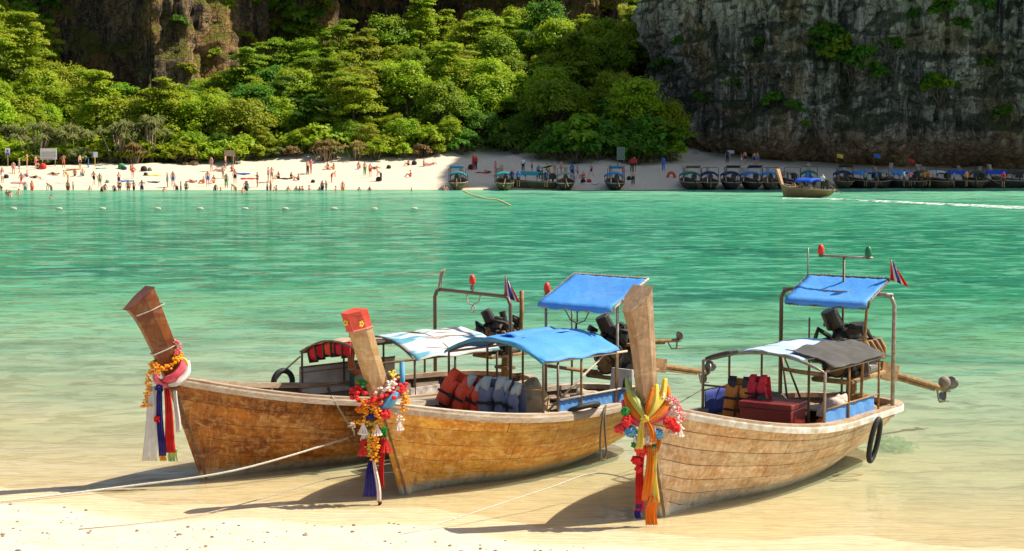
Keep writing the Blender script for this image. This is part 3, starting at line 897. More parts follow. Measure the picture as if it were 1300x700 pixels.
# undergrowth that nobody could count
rs = np.random.RandomState(11)
n = 60000
ux = rs.uniform(-92, 22, n); uy = veg_edge(ux) + 1.5 + rs.random(n) * 46
keep = ~((ux > 17) & (uy > 214))
ux, uy = ux[keep], uy[keep]
uz = ground_z(ux, uy) + rs.random(len(ux)) ** 1.5 * 2.6
nn = rs.normal(size=(len(ux), 3)) * .5 + np.array([0, -.2, 1]); nn /= np.linalg.norm(nn, axis=1)[:, None]
V, F = leaf_quads(rs, np.stack([ux, uy, uz], -1), nn, np.full(len(ux), .30))
tag(link_mesh("undergrowth", mesh_np("undergrowth", V, F, LEAF['mid'], False)), "tangled green undergrowth between the trees on the slope", "undergrowth", kind="stuff")
# the wood goes on beyond the left end of the beach as one mass
Vw = []
for k in range(46):
    X = -96 - 62 * rs.random(); yv = float(veg_edge(X)); Y = yv + 2 + 46 * rs.random()
    V0 = proto('round', k % 4)[0].reshape(-1, 4, 3)[::3]
    c0 = V0.mean(axis=1, keepdims=True); V0 = c0 + (V0 - c0) * 1.7
    s_ = .8 + .4 * rs.random(); a_ = 6.28 * rs.random(); ca, sa = math.cos(a_), math.sin(a_)
    W = np.stack([(V0[..., 0] * ca - V0[..., 1] * sa) * s_ + X, (V0[..., 0] * sa + V0[..., 1] * ca) * s_ + Y, V0[..., 2] * s_ + gz(X, Y) - .8], -1)
    Vw.append(W.reshape(-1, 3))
Vw = np.concatenate(Vw)
tag(link_mesh("woodland", mesh_np("woodland", Vw, np.arange(len(Vw)).reshape(-1, 4), LEAF['mid'], False)), "green wood carrying on beyond the beach's left end", "woodland", kind="stuff")

# ================================================================== LONGTAIL BOATS
M_WHITEWORN = simple_mat("worn_pale_paint", (0.66, 0.66, 0.60), 0.7, 0.3, 5.0, 0.3, c2=(0.38, 0.30, 0.20))
M_BROWNRAIL = wood_mat("rail_wood", (0.34, 0.22, 0.13), (0.45, 0.33, 0.22), (0.58, 0.48, 0.36))
M_PALERAIL = wood_mat("pale_rail_wood", (0.50, 0.38, 0.26), (0.60, 0.50, 0.38), (0.33, 0.22, 0.13))
M_INNER = wood_mat("inner_wood", (0.15, 0.095, 0.055), (0.20, 0.13, 0.08), (0.28, 0.21, 0.14))
M_BOARD = wood_mat("deck_wood", (0.40, 0.28, 0.16), (0.50, 0.37, 0.23), (0.25, 0.17, 0.10), grain=(14, 1.2, 14))
M_PIPE = simple_mat("dark_pipe", (0.11, 0.10, 0.085), 0.5, 0.4, 20, 0.2, 0.3, c2=(0.20, 0.11, 0.05))
M_PIPEG = simple_mat("grey_pipe", (0.36, 0.34, 0.29), 0.45, 0.4, 14, 0.2, 0.3, c2=(0.25, 0.16, 0.09))
M_RUST = simple_mat("rusty_iron", (0.36, 0.20, 0.07), 0.75, 0.4, 9, 0.4, 0.15, c2=(0.16, 0.09, 0.045))
M_ENGINE = simple_mat("oily_iron", (0.020, 0.019, 0.018), 0.42, 0.5, 12, 0.5, 0.25, c2=(0.06, 0.045, 0.03))
M_RUBBER = simple_mat("black_rubber", (0.018, 0.018, 0.017), 0.65, 0.4, 10, 0.2)
M_ROPE = simple_mat("rope_fibre", (0.55, 0.47, 0.34), 0.95, 0.4, 30, 0.8)
M_ROPED = simple_mat("dark_rope_fibre", (0.20, 0.17, 0.12), 0.95, 0.4, 30, 0.8)
M_ROPEW = simple_mat("white_rope_fibre", (0.74, 0.68, 0.56), 0.95, 0.3, 30, 0.8)
M_GREY = simple_mat("galvanised", (0.24, 0.215, 0.18), 0.5, 0.3, 8, 0.2, 0.4)
M_RED = simple_mat("red_plastic", (0.70, 0.045, 0.018), 0.4, 0.15, 8, 0.1)
M_GREEN = simple_mat("green_plastic", (0.01, 0.17, 0.06), 0.4, 0.2, 8, 0.1)
M_TARP_BLUE = cloth_mat("blue_tarp", (0.075, 0.30, 0.74), (0.10, 0.36, 0.78), 0.6, 0.18, 2.0)
M_TARP_PALE = cloth_mat("pale_blue_tarp", (0.52, 0.68, 0.86), (0.66, 0.76, 0.86), 0.6, 0.3, 2.0)
M_TARP_DARK = cloth_mat("black_shade_net", (0.075, 0.07, 0.065), (0.11, 0.10, 0.09), 0.9, 0.1, 2.0)
M_TARP_WHITE = cloth_mat("striped_white_tarp", (0.74, 0.74, 0.72), (0.60, 0.58, 0.54), 0.7, 0.25, 2.0,
    stripes=[(0, (0.5, 4.2, 1), (0.12, 0.36, 0.46), 0.52, 0.57), (0, (0.7, 5.5, 1), (0.30, 0.20, 0.14), 0.56, 0.63)])
M_EDGE = cloth_mat("turquoise_hem", (0.10, 0.42, 0.56), None, 0.7, 0.2)
M_CORD = simple_mat("lashing_cord", (0.62, 0.56, 0.46), 0.95, 0.4, 30, 0.5)

HULLW = [
    wood_mat("hull_wood_reddish", (0.21, 0.05, 0.005), (0.46, 0.155, 0.016), (0.62, 0.36, 0.13), stain=(0.54, 0.30, 0.12), grain=(1.0, 9, 9), rough=0.40, wear=0.6, scratch=0.45, obj_var=0.3, low=(0.42, 0.36, 0.25)),
    wood_mat("hull_wood_golden", (0.60, 0.235, 0.02), (0.78, 0.41, 0.07), (0.84, 0.58, 0.24), stain=(0.26, 0.09, 0.015), grain=(0.8, 8, 8), rough=0.5, wear=0.8, scratch=0.42, obj_var=0.3, low=(0.36, 0.37, 0.30)),
    wood_mat("hull_wood_bleached", (0.60, 0.34, 0.155), (0.70, 0.50, 0.30), (0.82, 0.67, 0.47), stain=(0.50, 0.19, 0.04), grain=(1.0, 8, 8), rough=0.6, wear=0.7, scratch=0.6, obj_var=0.3, low=(0.50, 0.46, 0.35)),
]
PROWW = [
    wood_mat("prow_wood_red", (0.13, 0.034, 0.008), (0.20, 0.06, 0.012), (0.50, 0.32, 0.18), grain=(9, 9, 1.0), rough=0.32, wear=0.14),
    wood_mat("prow_wood_tan", (0.40, 0.235, 0.09), (0.47, 0.30, 0.14), (0.62, 0.46, 0.28), grain=(9, 9, 1.0), rough=0.55),
    wood_mat("prow_wood_brown", (0.30, 0.18, 0.09), (0.36, 0.23, 0.125), (0.50, 0.36, 0.22), grain=(9, 9, 1.0), rough=0.6),
]

class Hull:
    def __init__(s, L=7.0, hb=1.6, hm=0.95, hs=0.85, rake=0.55, B=1.12, keel=0.22):
        s.L, s.hb, s.hm, s.hs, s.rake, s.B, s.keel = L, hb, hm, hs, rake, B, keel
    def zg(s, u):
        if u < .62: return s.hm + (s.hb - s.hm) * (1 - u / .62) ** 1.9
        return s.hm + (s.hs - s.hm) * ((u - .62) / .38) ** 2
    def zk(s, u):
        if u < .12: return -s.keel * smooth(u / .12) * 0.75
        if u < .55: return -s.keel * lerp(.75, 1.0, smooth((u - .12) / .43))
        return lerp(-s.keel, 0.12, smooth((u - .55) / .45) ** 1.3)
    def bg(s, u):
        b = s.B * (1 - (1 - min(u / .52, 1)) ** 2.35)
        if u > .58: b *= 1 - .22 * ((u - .58) / .42) ** 2
        if u > .86: b *= math.sqrt(max(0.0, 1 - ((u - .86) / .14) ** 2.4 * .995))
        return b
    def S(s, u, v):
        sv = v ** 1.25
        z0 = s.hb * sv
        xs = -s.rake * (z0 / s.hb) ** 1.05
        xe = s.L - 0.75 * (1 - v) ** 1.4
        x = xs + (xe - xs) * u
        zk, zg = s.zk(u), s.zg(u)
        z = zk + (zg - zk) * sv
        e = lerp(1.12, .50, smooth(u / .42))
        if u > .8: e = lerp(.50, .40, (u - .8) / .2)
        y = s.bg(u) * (sv ** e if sv > 0 else 0)
        y = max(y, 0.05 * (1 - smooth(u / .05)) + 0.02)
        return Vector((x, y, z))
    def nrm(s, u, v):
        d = 1e-3
        u0, u1 = max(0, u - d), min(.985, u + d); v0, v1 = max(0.01, v - d), min(1, v + d)
        du = s.S(u1, v) - s.S(u0, v); dv = s.S(u, v1) - s.S(u, v0)
        n = du.cross(dv)
        if n.length < 1e-9: return Vector((0, 1, 0))
        n.normalize()
        return n if n.y > 0 else -n
    def half(s, u, z):
        """half breadth at station u and height z, and the x there"""
        lo, hi = 0.0, 1.0
        for _ in range(24):
            m = (lo + hi) / 2
            if s.S(u, m).z < z: lo = m
            else: hi = m
        p = s.S(u, hi); return p.x, p.y
    def u_at(s, x, v=1.0):
        lo, hi = 0.0, 1.0
        for _ in range(24):
            m = (lo + hi) / 2
            if s.S(m, v).x < x: lo = m
            else: hi = m
        return lo
    def side(s, x, v=1.0):
        """point of the gunwale at distance x behind the stem foot (port +y)"""
        return s.S(s.u_at(x, v), v)

def flip_y(p, sg): return Vector((p.x, p.y * sg, p.z))

def hull_parts(root, H, wood, inner, rail_out, rail_in, rows=7, seed=0, low_wood=None, gapw=.0055):
    rnd = random.Random(seed)
    hull = MB()
    us = [0, .01, .025, .05, .08, .12, .17, .23, .3, .38, .46, .54, .62, .7, .78, .84, .88, .92, .95, .975, .99, 1.0]
    vs = [0, .1, .2, .32, .45, .58, .7, .8, .9, .985]
    for sg in (1, -1):
        rows_ = [[flip_y(H.S(u, v) - H.nrm(min(u, .98), max(v, .05)) * (.028 if u > .03 else 0.0), sg) for v in vs] for u in us]
        hull.grid(rows_, flip=(sg > 0))
    h = hull.build("hull", inner, root, True)
    ve = [0.0] + [0.20 + 0.80 * i / (rows - 1) for i in range(rows)]
    for sg in (1, -1):
        for r in range(rows):
            v0, v1 = ve[r], ve[r + 1]
            cuts = [0.006] + ([rnd.uniform(.25, .75)] if (sg > 0 or r % 2 == 0) else [rnd.uniform(.22, .42), rnd.uniform(.58, .8)]) + [0.998]
            for a, b in zip(cuts[:-1], cuts[1:]):
                if b - a < .1: continue
                mb = MB()
                nseg = max(8, int((b - a) * 26))
                gap = gapw
                A, B_, C, D = [], [], [], []
                rows_ = []
                for i in range(nseg + 1):
                    u = a + (b - a) * i / nseg
                    if i == 0 and a > .01: u += .0008
                    if i == nseg and b < .99: u -= .0008
                    n = H.nrm(min(u, .97), lerp(v0, v1, .5))
                    row = []
                    hh = (H.S(u, 1) - H.S(u, 0)).length
                    gv = gap / max(hh, .3)
                    for v, d in ((v0 + gv, -.028), (v0 + gv, 0.0), (lerp(v0, v1, .5), .004), (v1 - gv, 0.0), (v1 - gv, -.028)):
                        row.append(flip_y(H.S(u, v) + n * (d if u > .02 or d > -.01 else 0), sg))
                    rows_.append(row)
                mb.grid(rows_, flip=(sg < 0))
                m_ = low_wood if (r == 0 and low_wood) else wood
                o = mb.build("plank", m_, h, False)
    # rails
    for sg in (1, -1):
        ul = [i / 60 for i in range(0, 60)] + [.992, .998, 1.0]
        for name, mat, prof in (("rubbing_strip", rail_out, [(.0, -.085), (.045, -.080), (.05, -.005), (.045, .018), (0, .018)]), ("gunwale_cap", rail_in, [(.03, .02), (.03, .052), (-.12, .052), (-.12, -.03), (-.09, -.03), (-.09, .02)])):
            rws = []
            for u in ul:
                p = H.S(u, 1); q = H.nrm(min(u, .975), .98); q = Vector((q.x, q.y, 0)).normalized()
                if u > .985: q = Vector((lerp(q.x, 1, (u - .985) / .015), lerp(q.y, 0, (u - .985) / .015), 0)).normalized()
                rws.append([flip_y(p + q * a + Vector((0, 0, b)), sg) if (p + q * a).y > 0 else flip_y(Vector((p.x + q.x * a, 0, p.z + b)), sg) for a, b in prof])
            mb = MB(); mb.grid(rws, closed_j=True, flip=(sg > 0)); mb.build(name, mat, root)
    # frames (ribs) inside
    for k in range(9):
        u = .16 + k * .085
        mb = MB()
        pts = []
        for v in (.98, .8, .6, .4, .2, .05): pts.append(H.S(u, v) - H.nrm(u, max(v, .1)) * .07)
        pts = pts + [Vector((p.x, -p.y, p.z)) for p in reversed(pts)]
        mb.tube(pts, .03, 4)
        mb.build("rib", inner, root)
    # floor boards
    x = .9
    while x < H.L - .5:
        zf = .42
        u = H.u_at(x, .6); xx, yy = H.half(u, zf)
        if yy > .22:
            mb = MB(); mb.box((x, 0, zf + rnd.uniform(-.006, .006)), (.20, 2 * yy - .12, .028)); mb.build("floor_board", M_BOARD, root)
        x += .215
    # stern deck
    for k in range(6):
        x = H.L - .35 - k * .17
        p = H.side(x); yy = p.y - .13
        if yy > .1:
            mb = MB(); mb.box((x, 0, p.z - .16), (.16, 2 * yy, .03)); mb.build("stern_deck_board", M_BOARD, root)
    for k in range(6):
        x = .12 + k * .15
        p = H.side(x); yy = p.y - .13
        if yy > .04:
            mb = MB(); mb.box((x, 0, p.z - .13), (.14, 2 * yy, .03)); mb.build("bow_deck_board", M_BOARD, root)
    return h

def prow_part(root, H, path, top, low, mat, stem_mat=None, drop=.32):
    zj = H.hb - .12
    sm_ = MB(); rws_ = []
    for i in range(13):
        z = lerp(path[0][1], zj, i / 12); x = float(np.interp(z, [p[1] for p in path], [p[0] for p in path]))
        rws_.append([Vector((x - .012, .035, z)), Vector((x - .012, -.035, z)), Vector((x + .14, -.085, z)), Vector((x + .14, .085, z))])
    sm_.grid(rws_, closed_j=True); sm_.build("stem", stem_mat or mat, root, False, .008)
    path = [(float(np.interp(zj - .05, [p[1] for p in path], [p[0] for p in path])), zj - .05)] + [p for p in path if p[1] > zj + .05]
    """tapered stem post: path [(x,z)] from foot to top; section: narrow front, wider back"""
    mb = MB()
    zs = np.array([p[1] for p in path]); xs_ = np.array([p[0] for p in path])
    rows = []
    n = 26
    for i in range(n + 1):
        z = lerp(zs[0], zs[-1], i / n)
        x = float(np.interp(z, zs, xs_))
        t = clamp((z - low[3]) / (zs[-1] - low[3]))
        wf, wb, d = [lerp(low[k], top[k], t ** 1.2) for k in range(3)]
        x0 = x + (.05 if z < low[3] else 0)
        sl = -drop * (i / n) ** 4
        rows.append([Vector((x - .02, wf / 2, z + sl)), Vector((x - .02, -wf / 2, z + sl)), Vector((x + d * .55, -wb / 2, z + sl * .45)), Vector((x + d, -wb / 2 * .9, z)), Vector((x + d, wb / 2 * .9, z)), Vector((x + d * .55, wb / 2, z + sl * .45))])
    mb.grid(rows, closed_j=True)
    b = len(mb.v)
    mb.f.append(tuple(range(b - 6, b)))
    return mb.build("prow", mat, root, False, .012)

def arch_roof(root, a0, a1, half, ze, zc, mat, name="roof", y_lo=-1.0, y_hi=1.0, sag=.02, tilt=0.0, seed=0, nx_=16, ny_=22, extra=0.0):
    mb = MB(); rws = []
    for i in range(nx_ + 1):
        x = lerp(a0, a1, i / nx_); row = []
        for j in range(ny_ + 1):
            s = lerp(y_lo, y_hi, j / ny_)
            z = ze + (zc - ze) * (1 - abs(s) ** 2.2) + tilt * (x - (a0 + a1) / 2) + extra
            z += -sag * math.sin(math.pi * 3 * i / nx_) ** 2 * (1 - .5 * abs(s)) + .04 * (mnoise.noise(Vector((x * 2.2, s * 3, seed))))
            row.append(Vector((x + .015 * math.sin(j * 1.7), half * s, z)))
        rws.append(row)
    mb.grid(rws)
    return mb.build(name, mat, root, True, solid=.012)

def hoop_pts(x, half, zb_l, zb_r, ze, zc):
    pts = [Vector((x, half, zb_l))]
    for j in range(15):
        s = 1 - 2 * j / 14
        pts.append(Vector((x, half * s, ze + (zc - ze) * (1 - abs(s) ** 2.2))))
    pts.append(Vector((x, -half, zb_r)))
    return pts

def canopy(root, a0, a1, half, z0, z1, lip, mat, frame_mat):
    """flat tilted awning with a folded front lip, laced to a pipe frame"""
    mb = MB(); rws = []
    n, k = 14, 16
    rws.append([Vector((a0 - .05, half * (1 - 2 * j / k), z0 - lip + .02 * math.sin(j * 1.3))) for j in range(k + 1)])
    rws.append([Vector((a0 - .045, half * (1 - 2 * j / k), z0 - lip * .45)) for j in range(k + 1)])
    for i in range(n + 1):
        t = i / n
        rws.append([Vector((lerp(a0, a1, t), half * (1 - 2 * j / k) * .985, lerp(z0, z1, t) - .035 * math.sin(math.pi * t) * math.sin(math.pi * j / k) + .006 * math.sin(j * 2.1 + i))) for j in range(k + 1)])
    mb.grid(rws)
    c = mb.build("canopy", mat, root, True, solid=.005)
    fr = MB()
    cs = [Vector((a0, half, z0 - lip)), Vector((a0, -half, z0 - lip)), Vector((a0 + .06, -half * 1.01, z0)), Vector((a1, -half * 1.01, z1)), Vector((a1, half * 1.01, z1)), Vector((a0 + .06, half * 1.01, z0))]
    fr.tube([cs[0], cs[1]], .017, 6); fr.tube([cs[1], cs[2], cs[3], cs[4], cs[5], cs[0]], .02, 6)
    fr.build("canopy_frame", frame_mat, root, True)
    lc = MB()
    def lace(a, b, cnt):
        for q in range(cnt):
            t = (q + .5) / cnt; p = a.lerp(b, t)
            d = (b - a).normalized()
            lc.tube([p - d * .05 + Vector((0, 0, .03)), p + Vector((0, 0, -.03)), p + d * .05 + Vector((0, 0, .03))], .009, 4)
    lace(cs[0], cs[1], 10); lace(cs[2], cs[3], 6); lace(cs[3], cs[4], 10); lace(cs[4], cs[5], 6)
    lc.build("lacing", M_CORD, c)
    return c

def engine(root, x, z, shaft_len, shaft_yaw, shaft_drop, big=1.0, exhaust=True, seed=0):
    """car engine on a swivel with a long propeller shaft"""
    e = empty("engine", (x, 0, z), 0, root)
    e.scale = (big, big, big)
    b = MB(); b.box((0, 0, .05), (.62, .42, .36)); b.box((.1, 0, -.18), (.5, .34, .14))
    b.build("block", M_ENGINE, e, False, .02)
    hd = MB(); hd.cyl((-.16, .10, .36), (-.24, .16, .56), .11, .10, 14)
    hd.build("air_filter", M_ENGINE, e, False, .01)
    for (py_, pz_, r_) in ((0.0, -.08, .13), (.17, .13, .085), (-.17, .10, .095), (-.05, .20, .075)):
        w = MB(); w.cyl((-.36, py_, pz_), (-.31, py_, pz_), r_, r_, 16); w.cyl((-.39, py_, pz_), (-.36, py_, pz_), r_ * .55, r_ * .55, 12)
        w.build("pulley", M_RUST, e, False)
        w = MB(); w.tube([(-.335, py_ + math.cos(a) * r_ * 1.06, pz_ + math.sin(a) * r_ * 1.06) for a in [k * math.pi / 8 for k in range(16)]], .016, 5, True)
        w.build("belt", M_RUBBER, e, True)
    for k in range(4):
        ex = MB(); xx = -.2 + k * .13
        ex.tube([(xx, -.2, .18), (xx, -.32, .2), (xx + .04, -.36, .1), (.2, -.36, .0)], .028, 6); ex.build("manifold_pipe", M_RUST, e, True)
    hs = MB(); hs.tube([(-.3, .1, .25), (-.42, .2, .35), (-.3, .3, .2), (0, .3, .05), (.2, .25, .1)], .03, 6); hs.tube([(-.25, -.1, .3), (-.4, -.2, .42), (-.2, -.3, .38), (.1, -.26, .2)], .025, 6); hs.build("hose", M_RUBBER, e, True)
    al = MB(); al.cyl((-.22, .24, -.02), (.02, .24, -.02), .085, .085, 12); al.build("alternator", M_GREY, e, False, .01)
    al = MB(); al.cyl((-.1, -.27, -.12), (.12, -.27, -.12), .07, .07, 12); al.build("starter_motor", M_GREY, e, False, .01)
    if exhaust:
        xp = MB(); xp.tube([(.2, -.3, .1), (.24, -.3, .5), (.24, -.3, .92)], .04, 8); xp.build("exhaust_pipe", M_RUST, e, True)
    rn_ = random.Random(seed + 50); ft = MB()
    for k in range(34):
        c_ = Vector((rn_.uniform(-.36, .3), rn_.choice((-1, 1)) * rn_.uniform(.14, .27), rn_.uniform(-.24, .42))); c_.y *= rn_.uniform(.3, 1.1); d_ = Vector((rn_.uniform(-1, 1), rn_.uniform(-1, 1), rn_.uniform(-.5, 1))).normalized()
        ft.cyl(c_ - d_ * .06, c_ + d_ * rn_.uniform(.04, .12), rn_.uniform(.03, .08), rn_.uniform(.02, .07), 8)
    fo = ft.build("fittings", M_ENGINE if seed != 1 else M_ENGINE, e); fo["kind"] = "stuff"
    cv = MB(); cv.box((.02, 0, .27), (.50, .26, .13), Matrix.Rotation(.12, 3, "Y"), .8); cv.build("rocker_cover", M_ENGINE, e, False, .02)
    fr = MB()
    for sg in (1, -1): fr.tube([(-.45, .24 * sg, -.25), (.6, .2 * sg, -.25)], .03, 6)
    fr.cyl((.1, 0, -.25), (.1, 0, -.85), .06, .08, 10); fr.box((.1, 0, -.5), (.2, .36, .05)); fr.tube([(-.45, .24, -.25), (-.45, -.24, -.25)], .03, 6)
    fr.build("swivel_mount", M_RUST, e)
    hn = MB(); hn.tube([(-.4, .1, -.2), (-.95, .15, -.1), (-1.35, .18, -.02)], [.03, .025, .022], 6); hn.build("steering_handle", M_RUST, e, True)
    d = Vector((math.cos(shaft_yaw) , -math.sin(shaft_yaw), -shaft_drop)).normalized()
    s0 = Vector((.3, 0, -.12)); s1 = s0 + d * shaft_len
    sh = MB(); sh.tube([s0, s0 + d * .5], .07, 8); sh.tube([s0 + d * .4, s1], .036, 8); sh.tube([s0 + d * .4 + Vector((0, 0, -.06)), s1 - d * .25 + Vector((0, 0, -.05))], .018, 6)
    sh.box(s0 + d * .55, (.34, .16, .20), d.to_track_quat('X', 'Z').to_matrix())
    sh.build("shaft", M_RUST, e, False)
    sd_ = d.cross(Vector((0, 0, 1))).normalized(); up = sd_.cross(d)
    pr = MB(); pr.cyl(s1 - d * .02, s1 + d * .1, .035, .02, 10)
    for k in range(2):
        a = 1.1 + k * math.pi; rd = sd_ * math.cos(a) + up * math.sin(a); tn = d.cross(rd)
        pts = [[s1 + d * .04 + rd * q + tn * w * wd + d * (.03 * w) for w in (-1, 0, 1)] for q, wd in ((.03, .03), (.08, .075), (.14, .085), (.19, .03))]
        pr.grid(pts)
    pr.build("propeller", M_GREY, e, True, solid=.012)
    gd = MB(); gd.tube([s1 - d * .2, s1 - d * .1 - up * .16, s1 + d * .12 - up * .14], .016, 5); gd.build("skeg", M_GREY, e)
    return e

def lamp(root, base, h, mat):
    mb = MB(); mb.cyl(base, (base[0], base[1], base[2] + h), .014, .014, 6); mb.box((base[0], base[1], base[2] + h * .6), (.05, .06, .08)); mb.build("lamp_stalk", M_PIPE, root)
    mb = MB(); z = base[2] + h
    mb.tube([(base[0], base[1], z), (base[0], base[1], z + .03), (base[0], base[1], z + .10), (base[0], base[1], z + .15), (base[0], base[1], z + .17)], [.05, .06, .056, .036, .008], 12)
    mb.build("lamp_globe", mat, root, True)

def boat_root(px, py, phi, label, z=0.0):
    f = on_z(px, py, z)
    r = empty("longtail_boat", (f.x, f.y, z), math.pi / 2 - R(phi))
    return tag(r, label, "boat", "longtail boats moored in the foreground")

def post(root, pts, mat=None, r=.02, name="post"):
    mb = MB(); mb.tube(pts, r, 8); return mb.build(name, mat or M_PIPE, root, True)

def rope(name, pts, r, mat, label, cat="rope", sub=8, sagf=0.0, parent=None):
    P = [Vector(p) for p in pts]
    out_ = []
    for i in range(len(P) - 1):
        p0 = P[max(i - 1, 0)]; p1 = P[i]; p2 = P[i + 1]; p3 = P[min(i + 2, len(P) - 1)]
        for k in range(sub):
            t = k / sub
            q = 0.5 * ((2 * p1) + (p2 - p0) * t + (2 * p0 - 5 * p1 + 4 * p2 - p3) * t * t + (3 * p1 - p0 - 3 * p2 + p3) * t ** 3)
            out_.append(q)
    out_.append(P[-1])
    mb = MB(); mb.tube(out_, r, 6)
    o = mb.build(name, mat, parent, True)
    if label: tag(o, label, cat)
    return o

def tw(root, p):
    """boat-local to world"""
    rz = root.rotation_euler.z; c, s = math.cos(rz), math.sin(rz)
    return Vector((root.location.x + c * p[0] - s * p[1], root.location.y + s * p[0] + c * p[1], root.location.z + p[2]))

# ---------------------------------------------------------------- boat 1: dark reddish hull on the left
H1 = Hull(L=6.8, hb=1.66, hm=1.02, hs=.95, rake=.60, B=1.10)
B1 = boat_root(258, 608, 48, "dark reddish-brown longtail boat with striped white roof, leftmost of three")
hull_parts(B1, H1, HULLW[0], M_INNER, M_PALERAIL, M_BROWNRAIL, rows=6, seed=1, low_wood=HULLW[0], gapw=.003)
prow_part(B1, H1, [(0.0, -.05), (-.30, .80), (-.63, 1.66), (-.92, 2.30), (-1.22, 2.98), (-1.27, 3.08)], (.13, .31, .40, 0), (.10, .22, .34, 1.2), PROWW[0], HULLW[0])
for s_ in (0, .62):
    pz = 2.72 - s_; px_ = float(np.interp(pz, [1.66, 2.98], [-.63, -1.22])); t_ = (pz - 1.2) / 1.88
    wf, wb, d_ = lerp(.10, .13, t_ ** 1.2), lerp(.22, .31, t_ ** 1.2), lerp(.34, .40, t_ ** 1.2)
    cw = MB(); q = .01
    cw.tube([(px_ - .02 - q, wf / 2 + q, pz - .06), (px_ - .02 - q, -wf / 2 - q, pz - .06), (px_ + d_ * .55, -wb / 2 - q, pz + .03), (px_ + d_ + q, -wb / 2 * .9 - q, pz + .10), (px_ + d_ + q, wb / 2 * .9 + q, pz + .1), (px_ + d_ * .55, wb / 2 + q, pz)], .009, 5, True)
    cw.build("wire_lashing", M_CORD, B1)
r0, r1, hf = 2.55, 5.3, 1.0
arch_roof(B1, r0 + .9, r1, hf * 1.05, 1.66, 1.95, M_TARP_WHITE, "roof", seed=1, extra=.02)
arch_roof(B1, r0, r0 + .9, hf * 1.05, 1.66, 1.95, M_BROWNRAIL, "roof_front_panel", y_lo=-.15, y_hi=1.0, seed=2, sag=0)
for k, x in enumerate((r0 + .02, r0 + .9, (r0 + r1) / 2 + .4, r1 - .03)):
    post(B1, hoop_pts(x, hf, H1.side(x).z, H1.side(x).z, 1.66, 1.95), M_PIPE, .02, "roof_hoop")
for sg in (1, -1):
    post(B1, [(r0, hf * sg, 1.67), (r1, hf * sg, 1.67)], M_RUST if sg < 0 else M_PIPE, .02, "roof_rail")
post(B1, [(r0 + .62, -hf - .02, 1.66), (r0 + .62, -hf - .02, .98)], simple_mat("blue_post_paint", (0.12, 0.36, 0.56), .6, .3), .045, "blue_post")
post(B1, [(r0 + 1.0, hf - .1, 1.9), (r0 + 1.0, hf - .1, .98)], simple_mat("teal_post_paint", (0.07, 0.20, 0.24), .6, .3), .045, "blue_post")
mb = MB(); mb.box(((r0 + .0 + r0 + 2.0) / 2, hf + .01, 1.17), (2.05, .03, .50)); pn = mb.build("side_panel", simple_mat("weathered_grey_board", (0.52, 0.50, 0.46), .8, .4, 2.5, .3, c2=(0.36, 0.33, 0.29)), B1)
mb = MB(); mb.box((r0 + 1.0, hf - .012, 1.415), (2.05, .02, .03)); mb.box((r0 + 1.0, hf - .012, 1.05), (2.05, .02, .015)); mb.box((r0 + 1.0, hf - .012, 1.32), (2.05, .02, .008)); mb.build("panel_batten", M_PIPE, pn)
mb = MB(); mb.box((r0 + 1.75, -hf - .0, 1.09), (1.9, .03, .22)); mb.build("side_panel", simple_mat("peeling_white_paint", (0.72, 0.70, 0.66), .8, .3, 7, .3, c2=(0.30, 0.20, 0.13)), B1)
ax, az = 5.55, 2.58
post(B1, [(ax, 1.04, .95), (ax, 1.04, az - .14), (ax, .98, az - .03), (ax, .9, az), (ax, -.9, az), (ax, -.98, az - .03), (ax, -1.04, az - .14), (ax, -1.04, .95)], M_PIPE, .034, "rear_arch")
lamp(B1, (ax, -.02, az), .16, M_RED)
engine(B1, 6.25, 1.66, 3.4, .34, .02, 1.0, True, 1)

# ---------------------------------------------------------------- boat 2: golden hull, blue roof
H2 = Hull(L=5.75, hb=1.42, hm=.97, hs=.92, rake=.52, B=1.12)
B2 = boat_root(511, 627, 42, "golden-brown longtail boat with blue arched roof, between the other two")
hull_parts(B2, H2, HULLW[1], M_INNER, M_PALERAIL, M_PALERAIL, rows=6, seed=2, low_wood=HULLW[1], gapw=.003)
pp2 = [(0.0, -.05), (-.26, .70), (-.54, 1.42), (-.80, 2.05), (-1.07, 2.72), (-1.10, 2.80)]
prow_part(B2, H2, pp2, (.13, .27, .32, 0), (.11, .20, .30, 1.0), PROWW[1], HULLW[1], .0)
# red cloth round the head of the prow
mb = MB(); rws = []
for i in range(7):
    z = lerp(2.55, 2.815, i / 6); x = float(np.interp(z, [2.05, 2.72, 2.83], [-.80, -1.07, -1.115])); t_ = clamp((z - 1.0) / 1.8)
    wf, wb, d_ = [lerp(a, b, t_ ** 1.2) + .014 for a, b in ((.09, .13), (.15, .27), (.24, .30))]
    rws.append([(x - .035, wf / 2, z), (x - .035, -wf / 2, z), (x + d_ * .55, -wb / 2, z + .03), (x + d_ - .01, -wb / 2 * .92, z + .05), (x + d_ - .01, wb / 2 * .92, z + .05), (x + d_ * .55, wb / 2, z + .03)])
mb.grid(rws, closed_j=True); b_ = len(mb.v); mb.f.append(tuple(range(b_ - 6, b_)))
cap = mb.build("prow_cloth", cloth_mat("red_prow_cloth", (0.66, 0.05, 0.02), (0.50, 0.07, 0.04), .8, .1), B2, False)
mb = MB()
z = 2.545; x = float(np.interp(z, [2.05, 2.72], [-.80, -1.07]))
mb.tube([(x - .035, .068, z), (x - .035, -.068, z), (x + .165, -.132, z + .035), (x + .30, -.122, z + .055), (x + .30, .122, z + .055), (x + .165, .132, z + .035)], .016, 6, True); mb.build("ribbon_edge", cloth_mat("pink_ribbon", (0.75, 0.25, 0.20)), cap)
M_GOLD = simple_mat("gold_rosette", (0.80, 0.52, 0.05), .5, .2)
